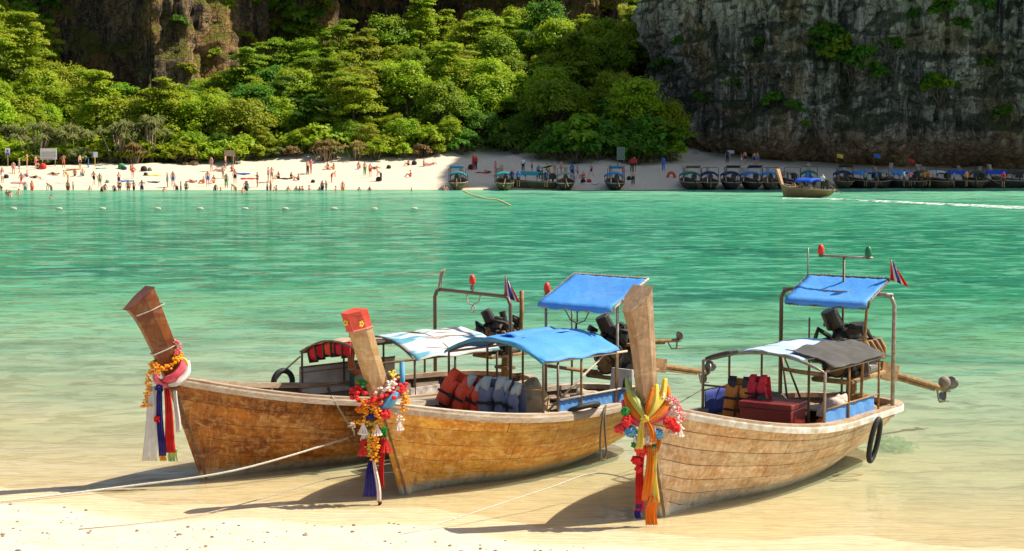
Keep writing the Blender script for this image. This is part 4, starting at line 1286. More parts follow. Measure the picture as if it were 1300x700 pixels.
for (dx, yy, zz_) in ((.09, -.158, 2.66), (-.055, 0, 2.68)):
    x = float(np.interp(zz_, [2.05, 2.72], [-.80, -1.07])); f_ = MB()
    for k in range(5):
        a = k * 1.257; f_.sphere((x + dx + (.03 * math.cos(a) if yy else 0), yy - (0.0 if not yy else .004) + (0 if yy else .03 * math.cos(a)), zz_ + .03 * math.sin(a)), .02, 6, 4)
    f_.build("rosette", M_GOLD, cap)
r0, r1, hf = 2.05, 3.9, 1.02
arch_roof(B2, r0 - .03, r1, hf * 1.05, 1.86, 2.13, M_TARP_BLUE, "roof", seed=4, extra=.02)
mb = MB(); hp = hoop_pts(r0 - .045, hf * 1.055, 1.87, 1.87, 1.865, 2.15)[1:-1]; mb.grid([[p + Vector((0, 0, .012)) for p in hp], [p + Vector((-.005, 0, -.04)) for p in hp]]); mb.build("roof_hem", M_EDGE, B2, False, solid=.008)
mb = MB(); rr_ = []
for i in range(9):
    x = lerp(r0 + .5, r1 - .05, i / 8); rr_.append([(x, .35 - .5 * j / 6, 2.15 + .025 * math.sin(j * 1.1 + i * .3) - .02 * j / 6 + (.03 if j == 3 else 0)) for j in range(7)])
mb.grid(rr_); mb.build("roof_fold", M_TARP_BLUE, B2, True, solid=.01)
for x in (r0, (r0 + r1) / 2, r1 - .03):
    post(B2, hoop_pts(x, hf, H2.side(x).z, H2.side(x).z, 1.85, 2.11), M_RUST if x > r0 + .3 else M_PIPE, .02, "roof_hoop")
for sg in (1, -1): post(B2, [(r0, hf * sg, 1.86), (r1 + .25, hf * sg, 1.84)], M_PALERAIL, .02, "roof_rail")
post(B2, [(r0, hf, 1.42), (r0, -hf, 1.42)], M_RUST, .018, "cross_bar")
post(B2, [(r0 + .35, -hf, .98), (r0 + .35, -hf, 1.84)], M_PIPE, .02)
post(B2, [(r0 + 1.5, -hf, 1.84), (r0 + .35, -hf + .2, 1.05)], M_PALERAIL, .018, "brace")
M_PANELB = cloth_mat("blue_side_cloth", (0.10, 0.30, 0.66), (0.15, 0.38, 0.72), .7, .25, 3.0)
M_PANELD = cloth_mat("dark_blue_side_cloth", (0.05, 0.07, 0.30), (0.04, 0.055, 0.22), .7, .15, 3.0)
def side_cloth(root, x0, x1, y, z0, z1, mat, folds=9, amp=.012, dz=0.0):
    mb = MB(); rws = []
    for i in range(41):
        t = i / 40; rws.append([Vector((lerp(x0, x1, t), y + amp * math.sin(t * folds * 6.28 + k * .5) * (.3 + .7 * k / 5), lerp(z0, z1, k / 5) + dz * t)) for k in range(6)])
    mb.grid(rws); return mb.build("side_cloth", mat, root, True, solid=.008)
side_cloth(B2, r0 + .4, r1 + .45, -hf + .03, .99, 1.22, M_PANELB, 14, .012, .0)
side_cloth(B2, r0 + .1, r0 + .6, hf - .05, .95, 1.28, M_PANELD, 4)
post(B2, [(r0 + .4, -hf, 1.235), (r1 + .45, -hf, 1.235)], M_PALERAIL, .018, "side_rail")
for y_ in (.45, -.35):
    mb = MB(); mb.box((3.2, y_, .78), (2.0, .3, .04)); mb.build("bench", M_BOARD, B2)
for x, y_, h_ in ((2.6, -.2, .35), (3.0, .1, .5), (2.8, .3, .3)):
    pass
a0, a1 = 4.05, 5.0
canopy(B2, a0, a1, .80, 2.56, 2.97, .10, M_TARP_BLUE, M_PALERAIL)
for sg in (1, -1):
    post(B2, [(a0 + .15, .78 * sg, .95), (a0 + .15, .78 * sg, 2.58)], M_PIPEG, .024)
    post(B2, [(a1 - .1, .78 * sg, .95), (a1 - .1, .78 * sg, 2.9)], M_PIPEG, .02)
post(B2, [(a0 + .35, .98, 2.62), (a0 + .35, -.98, 2.62)], M_PALERAIL, .022, "lamp_bar")
lamp(B2, (a0 + .35, .93, 2.62), .06, M_RED); lamp(B2, (a0 + .35, -.93, 2.62), .06, M_GREEN)
wr = MB(); wr.tube([(a0 + .05, .28, 2.46), (a0 + .05, .15, 2.28), (a0 + .05, 0, 2.22), (a0 + .05, -.16, 2.28), (a0 + .05, -.26, 2.45)], .010, 5); wr.cyl((a0 + .05, .0, 2.44), (a0 + .05, 0, 2.24), .012, .012, 6); wr.cyl((a0 + .05, .02, 2.22), (a0 + .05, .03, 2.02), .014, .032, 8); wr.build("hanging_switch", M_ENGINE, B2)
engine(B2, 5.3, 1.56, 1.92, -.05, .19, 1.25, False, 2)
mb = MB(); mb.box((4.75, -.45, 1.22), (.10, .42, .42), Matrix.Rotation(.15, 3, 'Y')); mb.build("seat_board", simple_mat("pale_board_paint", (0.62, 0.57, 0.50), .8, .2), B2, False, .01)

# ---------------------------------------------------------------- boat 3: bleached hull on the right
H3 = Hull(L=6.8, hb=1.66, hm=.92, hs=.80, rake=.50, B=1.15, keel=.24)
B3 = boat_root(838, 655, 37, "bleached tan longtail boat with pale gunwale, rightmost of the three")
hull_parts(B3, H3, HULLW[2], M_INNER, M_WHITEWORN, M_BROWNRAIL, rows=7, seed=3, low_wood=HULLW[2])
pp3 = [(0.0, -.05), (-.26, .80), (-.50, 1.60), (-.68, 2.45), (-.86, 3.20), (-.88, 3.30)]
prow_part(B3, H3, pp3, (.14, .35, .38, 0), (.10, .20, .28, 1.3), PROWW[2], HULLW[2])
r0, r1, hf = 3.0, 5.0, 1.06
for x in (r0, r0 + .85, r1 - .03):
    post(B3, hoop_pts(x, hf, H3.side(x).z, H3.side(x).z, 1.78, 2.0), M_PIPEG if x == r0 else M_RUST, .024 if x == r0 else .02, "roof_hoop")
for sg in (1, -1): post(B3, [(r0, hf * sg, 1.79), (r1, hf * sg, 1.79)], M_PIPE, .022, "roof_rail")
arch_roof(B3, r0 - .02, r1, hf * 1.02, 1.78, 2.0, M_TARP_PALE, "roof", y_lo=-.62, y_hi=.55, seed=6, extra=.02, sag=.035)
arch_roof(B3, r0 + .15, r1 + .1, hf * 1.05, 1.78, 2.0, M_TARP_DARK, "roof_net", y_lo=-1.02, y_hi=-.28, seed=8, extra=.075, sag=.04)
mb = MB(); mb.tube([(r0, hf * s, 1.80 + .22 * (1 - abs(s) ** 2.2)) for s in (.95, .8, .6, .4)], [.03, .035, .035, .03], 8); mb.build("rolled_net", M_TARP_DARK, B3, True)
side_cloth(B3, r0 + .05, r1 - .15, -hf + .02, .88, 1.20, M_PANELB, 5, .008)
side_cloth(B3, r0 + .02, r0 + 1.6, hf - .03, .9, 1.30, M_PANELD, 4, .01)
post(B3, [(r0, -hf, 1.21), (r1, -hf, 1.21)], M_RUST, .014, "side_rail"); post(B3, [(r0, hf, 1.31), (r0 + 1.7, hf, 1.31)], M_PIPE, .016, "side_rail")
post(B3, [(r0, hf, 1.40), (r0, -.2, 1.40)], M_PIPE, .016, "cross_bar")
post(B3, [(r0 + .9, -.35, .45), (r0 + .9, -.35, 1.95)], M_RUST, .022)
for y_ in (.4, -.62):
    mb = MB(); mb.box((4.0, y_, .74), (2.2, .34, .045)); mb.build("bench", M_BOARD, B3)
mb = MB(); mb.box((2.95, -.25, .60), (.9, .9, .05)); mb.build("platform", M_BOARD, B3)
ax, az = 5.6, 2.76
for sg, mt in ((1, M_PIPE), (-1, M_PIPEG)):
    post(B3, [(ax, 1.03 * sg, .75), (ax, 1.03 * sg, az - .16), (ax, .98 * sg, az - .05), (ax, .88 * sg, az), (ax, .5 * sg, az)], M_PIPEG if sg < 0 else mt, .036, "arch_post")
post(B3, [(ax, 1.0, az), (ax, -1.0, az)], M_PIPEG, .026, "arch_bar")
canopy(B3, 5.2, 6.05, .74, 2.66, 2.98, .11, M_TARP_BLUE, M_PIPE)
post(B3, [(5.22, -.72, 2.55), (5.6, -.5, 1.9), (5.75, -.4, .85)], M_RUST, .024)
post(B3, [(5.9, .02, .7), (5.9, .02, 3.33)], M_PIPE, .022, "mast")
post(B3, [(5.9, .48, 3.33), (5.9, -.50, 3.33)], M_PIPEG, .02, "lamp_bar")
lamp(B3, (5.9, .45, 3.33), .03, M_RED); lamp(B3, (5.9, -.42, 3.33), .03, M_GREEN)
post(B3, [(6.0, .74, 2.95), (6.0, .74, 3.45)], M_PIPEG, .012, "aerial")
post(B3, [(5.1, .25, 1.2), (5.1, .25, 2.35)], M_PIPE, .016, "cross_mast"); post(B3, [(5.1, .5, 1.95), (5.1, -.02, 1.95)], M_PIPE, .014, "cross_mast_arm")
for sg in (1, -1): post(B3, [(5.6, 1.03, 1.75), (5.6 - .0 + .25 * sg, 1.0 - .25, .8)], M_PIPE, .02, "brace")
engine(B3, 6.1, 1.62, 1.9, .22, .28, 1.42, False, 3)

# ================================================================== THINGS ON THE THREE BOATS
def pal(name, c, c2=None, tr=.42): return cloth_mat(name, c, c2, .85, tr, 9.0)
C_RED = pal("ribbon_red", (0.74, 0.02, 0.015)); C_WHITE = pal("ribbon_white", (0.80, 0.78, 0.74), (0.70, 0.68, 0.66)); C_BLUE = pal("ribbon_blue", (0.045, 0.035, 0.30))
C_YEL = pal("ribbon_yellow", (0.86, 0.66, 0.06), (0.80, 0.72, 0.22)); C_ORG = pal("ribbon_orange", (0.86, 0.22, 0.015), (0.84, 0.33, 0.03)); C_PINK = pal("ribbon_pink", (0.80, 0.10, 0.16), (0.82, 0.20, 0.24))
C_LIME = pal("ribbon_lime", (0.60, 0.72, 0.30)); C_MARI = pal("marigold", (0.90, 0.42, 0.01), (0.88, 0.30, 0.01), .1); C_GRN = pal("ribbon_green", (0.04, 0.45, 0.08)); C_CYAN = pal("flower_blue", (0.14, 0.42, 0.66), None, .1)
C_FPINK = pal("flower_pink", (0.82, 0.13, 0.16), (0.85, 0.30, 0.30), .1); C_FWHITE = pal("flower_white", (0.82, 0.76, 0.68), (0.80, 0.62, 0.50), .1); C_FRED = pal("flower_red", (0.78, 0.025, 0.02), (0.62, 0.02, 0.02), .1)

class Gar:
    """builds a bundle on a prow: r metres to image right, d metres towards the viewer side, z height"""
    def __init__(s, root, phi, path, name, label, cat, zref, dc=.12):
        s.b, s.phi, s.path = root, R(phi), path
        xc = float(np.interp(zref, [p[1] for p in path], [p[0] for p in path])) + dc
        w = tw(root, (xc, 0, 0))
        s.o = empty(name, (w.x, w.y, root.location.z + zref), root.rotation_euler.z)
        tag(s.o, label, cat, "garlands tied to the prows"); s.z = zref
    def P(s, r, d, z):
        return Vector((r * math.sin(s.phi) - d * math.cos(s.phi), -r * math.cos(s.phi) - d * math.sin(s.phi), z - s.z))
    def ribbon(s, r0, z0, r1, z1, w0, w1, mat, d0=.25, d1=None, folds=3, name="ribbon"):
        d1 = d0 if d1 is None else d1
        mb = MB(); rws = []
        n = 14
        ph = r0 * 37
        for i in range(n + 1):
            t = i / n; w = lerp(w0, w1, t ** .8); row = []
            for j in range(folds * 6 + 1):
                q = j / (folds * 6) - .5
                dd_ = .013 * math.sin(q * folds * 6.283 + ph + t * 1.5) * (1 - .2 * t) + .02 * math.sin(t * 4 + ph)
                row.append(s.P(lerp(r0, r1, t) + q * w + .012 * math.sin(t * 5 + ph), lerp(d0, d1, t) + dd_, lerp(z0, z1, t) + .012 * math.sin(j * 2.3 + ph) * (i == n)))
            rws.append(row)
        mb.grid(rws); return mb.build(name, mat, s.o, True, solid=.004)
    def beads(s, pts, rad, mat, step=None, name="flower_string", jit=.25, seed=1):
        rnd = random.Random(seed)
        rad *= 1.22; P = [s.P(*p) for p in pts]; mb = MB(); step = step or rad * .7
        for a, b in zip(P[:-1], P[1:]):
            L = (b - a).length; k = max(1, int(L / step))
            for i in range(k):
                q = a.lerp(b, (i + .5) / k)
                for m_ in range(7):
                    o = Vector((rnd.uniform(-1, 1), rnd.uniform(-1, 1), rnd.uniform(-1, 1))) * rad * .72
                    mb.sphere(q + o, (rad * rnd.uniform(.22, .42), rad * rnd.uniform(.22, .42), rad * rnd.uniform(.18, .34)), 5, 4)
        o = mb.build(name, mat, s.o, False); o["kind"] = "stuff"; return o
    def pom(s, r, d, z, rad, mat, seed=0, name="pompom"):
        rnd = random.Random(seed); mb = MB(); c = s.P(r, d, z)
        mb.sphere(c, rad * .75, 10, 7)
        for k in range(60):
            v = Vector((rnd.gauss(0, 1), rnd.gauss(0, 1), rnd.gauss(0, 1))).normalized()
            mb.sphere(c + v * rad * rnd.uniform(.7, .95), rad * rnd.uniform(.13, .28), 5, 4)
        return mb.build(name, mat, s.o, False)
    def sash(s, pts, rad, mat, name="sash", pleat=.22):
        P = [s.P(*p) for p in pts]; out_ = []
        for i in range(len(P) - 1):
            p0 = P[max(i - 1, 0)]; p1 = P[i]; p2 = P[i + 1]; p3 = P[min(i + 2, len(P) - 1)]
            for k in range(6):
                t = k / 6
                out_.append(0.5 * ((2 * p1) + (p2 - p0) * t + (2 * p0 - 5 * p1 + 4 * p2 - p3) * t * t + (3 * p1 - p0 - 3 * p2 + p3) * t ** 3))
        out_.append(P[-1])
        mb = MB(); m = len(out_)
        rr = [rad * (.55 + .45 * math.sin(math.pi * clamp(i / (m - 1), .06, .94))) for i in range(m)]
        mb.tube(out_, rr, 18)
        b = 18
        V = [Vector(v) for v in mb.v]
        for i in range(m):
            for k in range(b):
                f = 1 + pleat * (1 if (k % 3 == 0) else -.4) 
                V[i * b + k] = out_[i] + (V[i * b + k] - out_[i]) * f
        mb.v = [tuple(v) for v in V]
        return mb.build(name, mat, s.o, True)
    def tassel(s, r, d, z, L, rad, mat, name="tassel"):
        mb = MB(); c = s.P(r, d, z)
        for k in range(9):
            a = k * .698; e = c + Vector((math.cos(a) * rad, math.sin(a) * rad, -L))
            mb.tube([c, c.lerp(e, .5) + Vector((0, 0, .0)), e], [.006, .010, .013], 4)
            mb.sphere(e, .017, 5, 4)
        o = mb.build(name, mat, s.o, False); o["kind"] = "stuff"; return o

# boat 1
g1 = Gar(B1, 48, [(0, -.05), (-.63, 1.66), (-1.22, 2.98)], "prow_garland", "white, blue and red ribbons with marigolds on the leftmost boat's prow", "garland", 1.72)
g1.sash([(-.10, .10, 1.62), (-.02, .22, 1.66), (.10, .25, 1.72), (.19, .16, 1.86), (.13, .0, 1.98)], .05, C_PINK)
g1.sash([(-.10, .05, 1.88), (-.16, .16, 1.74), (-.12, .22, 1.62), (.0, .25, 1.56)], .04, C_FPINK)
g1.sash([(.02, .22, 1.58), (.14, .22, 1.62), (.24, .10, 1.74), (.22, -.05, 1.9)], .042, C_WHITE)
g1.pom(-.10, .26, 1.54, .06, C_BLUE, name="knot")
g1.ribbon(-.20, 1.56, -.24, .42, .10, .20, C_WHITE, .24, .25, 2)
g1.ribbon(-.26, 1.05, -.29, .78, .05, .05, pal("ribbon_teal", (0.05, 0.30, 0.32)), .20, .20, 2)
g1.ribbon(-.10, 1.54, -.08, .50, .07, .10, C_BLUE, .28, .27, 3)
g1.ribbon(.0, 1.54, .04, .54, .07, .14, C_RED, .27, .26, 3)
g1.ribbon(.10, 1.50, .13, .86, .05, .07, C_WHITE, .22, .22, 2)
g1.ribbon(.06, .60, .05, .40, .11, .13, C_LIME, .22, .22, 3)
g1.ribbon(-.08, .52, -.08, .42, .08, .09, C_MARI, .25, .25, 2)
g1.ribbon(-.13, 1.12, -.13, 1.02, .07, .07, C_RED, .29, .29, 2)
g1.beads([(-.22, .10, 1.92), (-.10, .25, 1.80), (.02, .25, 1.86), (.12, .18, 1.96), (.14, .0, 2.03)], .048, C_MARI, seed=2)
g1.beads([(-.22, .10, 1.92), (-.24, .2, 1.72), (-.25, .24, 1.5), (-.30, .24, 1.34)], .045, C_MARI, seed=3)
g1.beads([(-.36, .24, 1.28), (-.22, .25, 1.30)], .045, C_MARI, seed=4)
g1.beads([(.16, .12, 1.90), (.13, .12, 1.78)], .04, pal("flower_bronze", (0.42, 0.20, 0.03)), seed=5)
g1.beads([(.03, .06, 2.22), (.14, .04, 2.17), (.09, .08, 2.08), (.15, .08, 1.98)], .045, C_FPINK, seed=6)
g1.sash([(.10, .12, 1.98), (.2, .08, 1.95), (.25, .1, 1.86)], .02, C_YEL)
g1.o.scale = (1.15, 1.15, 1.0)
# boat 2
g2 = Gar(B2, 42, pp2, "prow_garland", "red and marigold flower garlands with navy ribbon on middle boat's prow", "garland", 1.45)
g2.beads([(-.28, .05, 1.72), (-.26, .2, 1.58), (-.10, .28, 1.52), (.08, .27, 1.55), (.22, .18, 1.66), (.26, .0, 1.74)], .085, C_FRED, seed=7)
g2.beads([(-.02, .26, 1.64), (.10, .24, 1.70), (.18, .16, 1.78)], .06, C_FWHITE, seed=8)
g2.beads([(-.26, .1, 1.80), (-.18, .18, 1.74)], .055, C_GRN, seed=9)
g2.beads([(.14, .02, 1.90), (.16, .02, 1.80)], .055, C_YEL, seed=19)
g2.sash([(.04, .25, 1.36), (.12, .26, 1.50), (.20, .22, 1.64)], .055, C_CYAN)
g2.beads([(.24, .14, 1.62), (.29, .14, 1.48), (.25, .16, 1.36)], .055, C_MARI, seed=10)
g2.beads([(.20, .18, 1.34), (.24, .16, 1.22)], .05, C_FWHITE, seed=11)
g2.beads([(-.14, .30, 1.55), (-.13, .32, 1.35), (-.18, .32, 1.22), (-.26, .3, 1.18)], .042, C_MARI, seed=12)
g2.beads([(-.06, .32, 1.53), (-.01, .33, 1.35), (.02, .32, 1.22)], .042, C_MARI, seed=13)
g2.beads([(-.14, .31, 1.20), (.02, .31, 1.20)], .04, C_YEL, seed=14)
g2.tassel(-.17, .33, 1.22, .16, .05, C_FWHITE); g2.tassel(-.02, .33, 1.20, .16, .05, C_FWHITE); g2.tassel(.22, .18, 1.22, .14, .045, C_FWHITE)
g2.pom(-.09, .31, 1.30, .055, C_BLUE, 3); g2.pom(.07, .3, 1.33, .08, C_FRED, 4); g2.pom(-.2, .28, 1.40, .06, C_ORG, 5)
g2.beads([(-.05, .32, 1.16), (-.04, .32, .66)], .045, C_MARI, seed=15, name="marigold_string")
g2.beads([(-.10, .30, 1.10), (-.11, .30, .72)], .035, C_YEL, seed=16)
g2.ribbon(-.15, 1.10, -.16, .92, .07, .08, C_WHITE, .28, .28, 2); g2.ribbon(-.16, .96, -.17, .86, .08, .09, C_RED, .28, .28, 2)
g2.tassel(-.17, .28, .90, .16, .06, C_FRED); g2.tassel(.08, .27, .98, .2, .06, C_FRED); g2.ribbon(.06, 1.14, .06, .94, .06, .07, C_GRN, .27, .27, 2)
g2.ribbon(.05, .98, .02, .24, .06, .05, C_RED, .26, .26, 2)
g2.ribbon(-.08, .68, -.11, .12, .03, .17, C_BLUE, .30, .30, 4)
g2.ribbon(-.05, .66, .0, .05, .035, .05, C_FWHITE, .31, .31, 2); g2.ribbon(.0, .06, .0, -.08 + .05, .05, .02, pal("ribbon_maroon", (0.28, 0.02, 0.02)), .31, .31, 2)
g2.o.scale = (1.3, 1.3, 1.0)
# boat 3
g3 = Gar(B3, 37, pp3, "prow_garland", "yellow, orange and red sashes with pompoms on the rightmost boat's prow", "garland", 1.55)
g3.sash([(-.25, .02, 1.95), (-.20, .18, 1.74), (-.10, .28, 1.58), (-.05, .32, 1.50)], 0.046, C_YEL)
g3.sash([(.22, .02, 2.0), (.18, .16, 1.78), (.06, .27, 1.62), (-.03, .32, 1.52)], 0.046, C_YEL)
g3.sash([(-.28, .06, 1.80), (-.22, .22, 1.62), (-.12, .28, 1.50), (.0, .30, 1.44)], 0.046, C_ORG)
g3.sash([(.16, .10, 1.84), (.22, .18, 1.66), (.14, .26, 1.52), (.0, .30, 1.44)], 0.050, C_PINK)
g3.sash([(.06, .18, 1.9), (.0, .28, 1.68), (-.03, .31, 1.54)], 0.037, C_ORG)
g3.sash([(-.26, .0, 2.02), (-.24, .1, 1.86), (-.2, .18, 1.74)], 0.031, C_LIME)
g3.sash([(-.20, .10, 1.86), (-.13, .24, 1.66), (-.04, .33, 1.50)], .04, C_LIME)
g3.sash([(.25, .06, 1.90), (.24, .18, 1.70), (.12, .28, 1.54), (.0, .33, 1.46)], .042, C_ORG)
g3.sash([(.10, .14, 1.94), (.08, .26, 1.72), (.0, .32, 1.54)], .04, C_YEL)
g3.sash([(-.30, .04, 1.70), (-.26, .2, 1.54), (-.14, .29, 1.44), (-.02, .32, 1.42)], .045, C_PINK)
g3.pom(-.06, .36, 1.50, .055, C_YEL, 1, "knot")
g3.ribbon(-.07, 1.50, -.14, 1.10, .05, .10, C_YEL, .37, .38, 2); g3.ribbon(-.02, 1.48, .06, 1.18, .05, .09, C_ORG, .36, .36, 2)
for k, (r_, z_, q, mt) in enumerate(((-.36, 1.36, .075, C_FRED), (-.27, 1.46, .085, C_FRED), (.26, 1.44, .085, C_FRED), (.33, 1.36, .06, C_FRED), (-.10, 1.06, .09, C_FRED), (-.15, .92, .07, C_FRED), (-.12, .80, .06, C_FRED), (-.22, 1.32, .085, C_CYAN), (.10, 1.28, .085, C_CYAN), (-.30, 1.60, .06, C_GRN), (-.18, 1.14, .05, C_GRN), (.08, 1.10, .05, C_GRN), (-.13, 1.20, .07, C_FWHITE), (.02, 1.22, .075, C_FWHITE), (-.05, 1.2, .05, C_FWHITE))):
    g3.pom(r_, .30, z_, q, mt, 20 + k, "flower")
g3.beads([(.16, .16, 1.80), (.28, .16, 1.72), (.33, .18, 1.58), (.36, .2, 1.44), (.40, .2, 1.32)], .05, C_FWHITE, seed=31)
g3.beads([(.26, .18, 1.78), (.38, .16, 1.62), (.42, .18, 1.48)], .05, C_FPINK, seed=32)
g3.tassel(.30, .22, 1.42, .14, .05, C_FWHITE); g3.tassel(.40, .2, 1.36, .12, .04, C_FWHITE)
g3.ribbon(.14, 1.24, .06, 1.0, .05, .05, C_ORG, .33, .33, 2)
g3.ribbon(-.09, 1.02, -.12, .22, .07, .12, C_RED, .30, .27, 3); g3.ribbon(-.13, .3, -.12, .10, .08, .08, C_BLUE, .27, .27, 2)
g3.ribbon(.0, 1.14, -.01, .36, .06, .13, C_ORG, .34, .31, 3)
g3.ribbon(.06, 1.12, .09, .34, .05, .08, C_YEL, .33, .31, 2); g3.ribbon(.06, .42, .03, .02, .12, .15, C_ORG, .30, .30, 3)

g3.o.scale = (1.1, 1.1, 1.0)
# ---------------------------------------------------------------- life jackets
def pillow(mb, c, w, h, t, rot, n=8, top=1.0):
    for sgn in (1, -1):
        rws = []
        for i in range(n + 1):
            a = i / n * 2 - 1; row = []
            for j in range(n + 1):
                b = j / n * 2 - 1
                d = (max(0.0, (1 - a ** 4) * (1 - b ** 4))) ** .5
                p = Vector((b * w / 2 * lerp(1.0, top, (a + 1) / 2), sgn * t / 2 * d, a * h / 2))
                p += Vector((mnoise.noise(p * 9 + Vector(c) * 5), mnoise.noise(p * 9 + Vector((7, 1, 3)) + Vector(c) * 5), mnoise.noise(p * 7 + Vector((2, 9, 4))))) * .03 * (d ** .5)
                row.append(Vector(c) + rot @ p)
            rws.append(row)
        mb.grid(rws, flip=(sgn > 0))

def life_jacket(boat, p, yaw, mat, mat2, label, roll=0.0, s=1.0):
    """foam vest hung by its shoulders over a bar; p is the top centre in boat space"""
    w = tw(boat, p)
    o = empty("life_jacket", w, boat.rotation_euler.z + yaw)
    o.rotation_euler[1] = roll; o.scale = (s, s, s)
    I = Matrix.Identity(3)
    for k, (x, rz) in enumerate(((-.115, .25), (.115, -.25))):
        mb = MB(); rt = Matrix.Rotation(rz, 3, 'Z') @ Matrix.Rotation(.10 * (1 if x < 0 else -1), 3, 'Y')
        pillow(mb, (x, -.09, -.34), .19, .46, .10, rt); mb.build("front_panel", mat, o, True)
        mb = MB(); pillow(mb, (x * .95, -.05, -.08), .12, .20, .09, Matrix.Rotation(-.5, 3, 'X')); mb.build("shoulder", mat2, o, True)
        for z_ in (-.30, -.47):
            mb = MB(); mb.box((x, -.148, z_), (.17, .012, .035), rt); mb.build("strap", M_RUBBER, o)
    mb = MB(); pillow(mb, (0, .07, -.32), .40, .58, .09, I, top=.8); mb.build("back_panel", mat, o, True)
    for z_ in (-.30, -.47):
        mb = MB(); mb.box((.0, -.155, z_), (.06, .02, .05)); mb.build("buckle", M_RUBBER, o)
    mb = MB(); mb.tube([(-.02, -.15, -.47), (-.05, -.16, -.62), (-.03, -.15, -.75)], .012, 5); mb.build("webbing_tail", M_RUBBER, o)
    return tag(o, label, "life jacket", "life jackets")
J_ORG = cloth_mat("jacket_orange", (0.80, 0.085, 0.02), (0.70, 0.06, 0.02), .7, .05); J_GREY = cloth_mat("jacket_grey_blue", (0.17, 0.20, 0.28), (0.12, 0.14, 0.21), .8, .05); J_LG = cloth_mat("jacket_light_grey", (0.46, 0.48, 0.44), (0.36, 0.40, 0.38), .8, .05)
J_RED = cloth_mat("jacket_red", (0.72, 0.015, 0.03), None, .7, .05); J_BLACK = cloth_mat("jacket_black", (0.02, 0.02, 0.022), None, .8, .02); J_AMB = cloth_mat("jacket_amber", (0.62, 0.22, 0.03), None, .8, .05); J_GRN = cloth_mat("jacket_green", (0.08, 0.50, 0.02), None, .7, .05)
yw = -math.pi / 2
for k, (y_, a, b, txt, rl) in enumerate(((.62, J_ORG, J_ORG, "orange life jacket nearest the far post under the middle boat's blue roof", .22), (.30, J_ORG, J_LG, "orange life jacket beside the grey ones under the blue roof", .15), (-.08, J_GREY, J_LG, "grey-blue life jacket next to the orange ones under the blue roof", -.05), (-.46, J_GREY, J_LG, "grey-blue life jacket nearest the near posts under the blue roof", .05))):
    life_jacket(B2, (1.98 + .03 * (k % 2), y_, 1.52 + (.03, -.02, .04, .0)[k]), yw + (.2, -.15, .1, -.2)[k], a, b, txt, rl * 1.6, (1.25, 1.18, 1.3, 1.22)[k])
life_jacket(B3, (2.95, .36, 1.60), yw + .2, J_AMB, J_BLACK, "black and amber life jacket hanging in the rightmost boat", .0, 1.08)
life_jacket(B3, (2.95, .02, 1.66), yw - .2, J_RED, J_RED, "red life jacket hanging above the green one in the rightmost boat", -.06, .95)
life_jacket(B3, (2.80, .0, 1.36), yw, J_GRN, J_BLACK, "green and black life jacket below the red one in the rightmost boat", -.35, .95)
o = empty("life_jacket", tw(B1, (2.66, .42, 1.80)), B1.rotation_euler.z)
for k, (y_, z_, rr_) in enumerate(((.30, -.12, .30), (-.14, .0, .10), (-.46, .03, -.02))):
    mb = MB(); pillow(mb, (0, 0, 0), .46, .24, .16, Matrix.Identity(3)); ob = mb.build("front_panel", J_RED if k != 1 else J_ORG, o, True); ob.location = (0, y_, z_); ob.rotation_euler = (0, -rr_, math.pi / 2)
    ob.rotation_euler = (0, rr_, math.pi / 2)
    for q in (-.12, .1):
        mb = MB(); mb.box((q, 0, -.01), (.035, .175, .27)); st = mb.build("strap", M_RUBBER, ob)
tag(o, "red life jackets' foam stuffed under the front of the leftmost boat's roof", "life jacket", "life jackets")

# cooler box
o = empty("cooler_box", tw(B3, (2.78, -.30, .625)), B3.rotation_euler.z + .08)
M_MAROON = simple_mat("maroon_plastic", (0.165, 0.012, 0.018), .38, .25, 4, .1, c2=(0.20, 0.03, 0.015))
mb = MB(); mb.box((0, 0, .30), (.58, .82, .60), taper=1.04); mb.build("body", M_MAROON, o, False, .025)
mb = MB(); mb.box((0, 0, .645), (.64, .88, .09)); mb.build("lid", M_MAROON, o, False, .02)
mb = MB(); mb.tube([(-.3, -.15, .4), (-.35, -.15, .38), (-.35, .15, .38), (-.3, .15, .4)], .014, 6); mb.build("handle", M_RUBBER, o)
tag(o, "dark red cooler box under the rightmost boat's roof", "cooler box")

# rubber fenders and tyres
def tyre(boat, p, rx, rz, r, thick, rot, label, cat="tyre"):
    mb = MB()
    pts = [(rx * math.cos(a), 0, rz * math.sin(a)) for a in [k * 2 * math.pi / 40 for k in range(40)]]
    mb.tube(pts, thick, 10, True)
    o = mb.build("tyre_fender", M_RUBBER, None, True)
    o.location = tw(boat, p); o.rotation_euler = (rot[0], rot[1], boat.rotation_euler.z + rot[2])
    return tag(o, label, cat, "rubber fenders hung on the boats")
p = H3.side(4.45); tyre(B3, (4.45, -p.y - .10, .55), .13, .34, 0, .042, (.10, .25, 0), "long black rubber loop hanging over the rightmost boat's side", "fender")
p = H1.side(2.35); tyre(B1, (2.3, p.y + .12, 1.16), .19, .20, 0, .05, (0, 0, 0), "black tyre hung outside the leftmost boat by the front roof post")
p = H2.side(1.95); tyre(B2, (1.95, p.y - .02, 1.16), .10, .24, 0, .05, (0, 0, .8), "narrow black tyre on the middle boat's far front corner")
p = H2.side(4.1); tyre(B2, (4.15, -p.y + .05, 1.10), .14, .27, 0, .055, (0, 0, .9), "upright black tyre leaning at the stern end of the blue side cloth")
p = H2.side(2.75); tyre(B2, (2.95, -p.y + .02, 1.06), .30, .16, 0, .045, (1.15, 0, 0), "black tyre lying flat on the middle boat's gunwale")
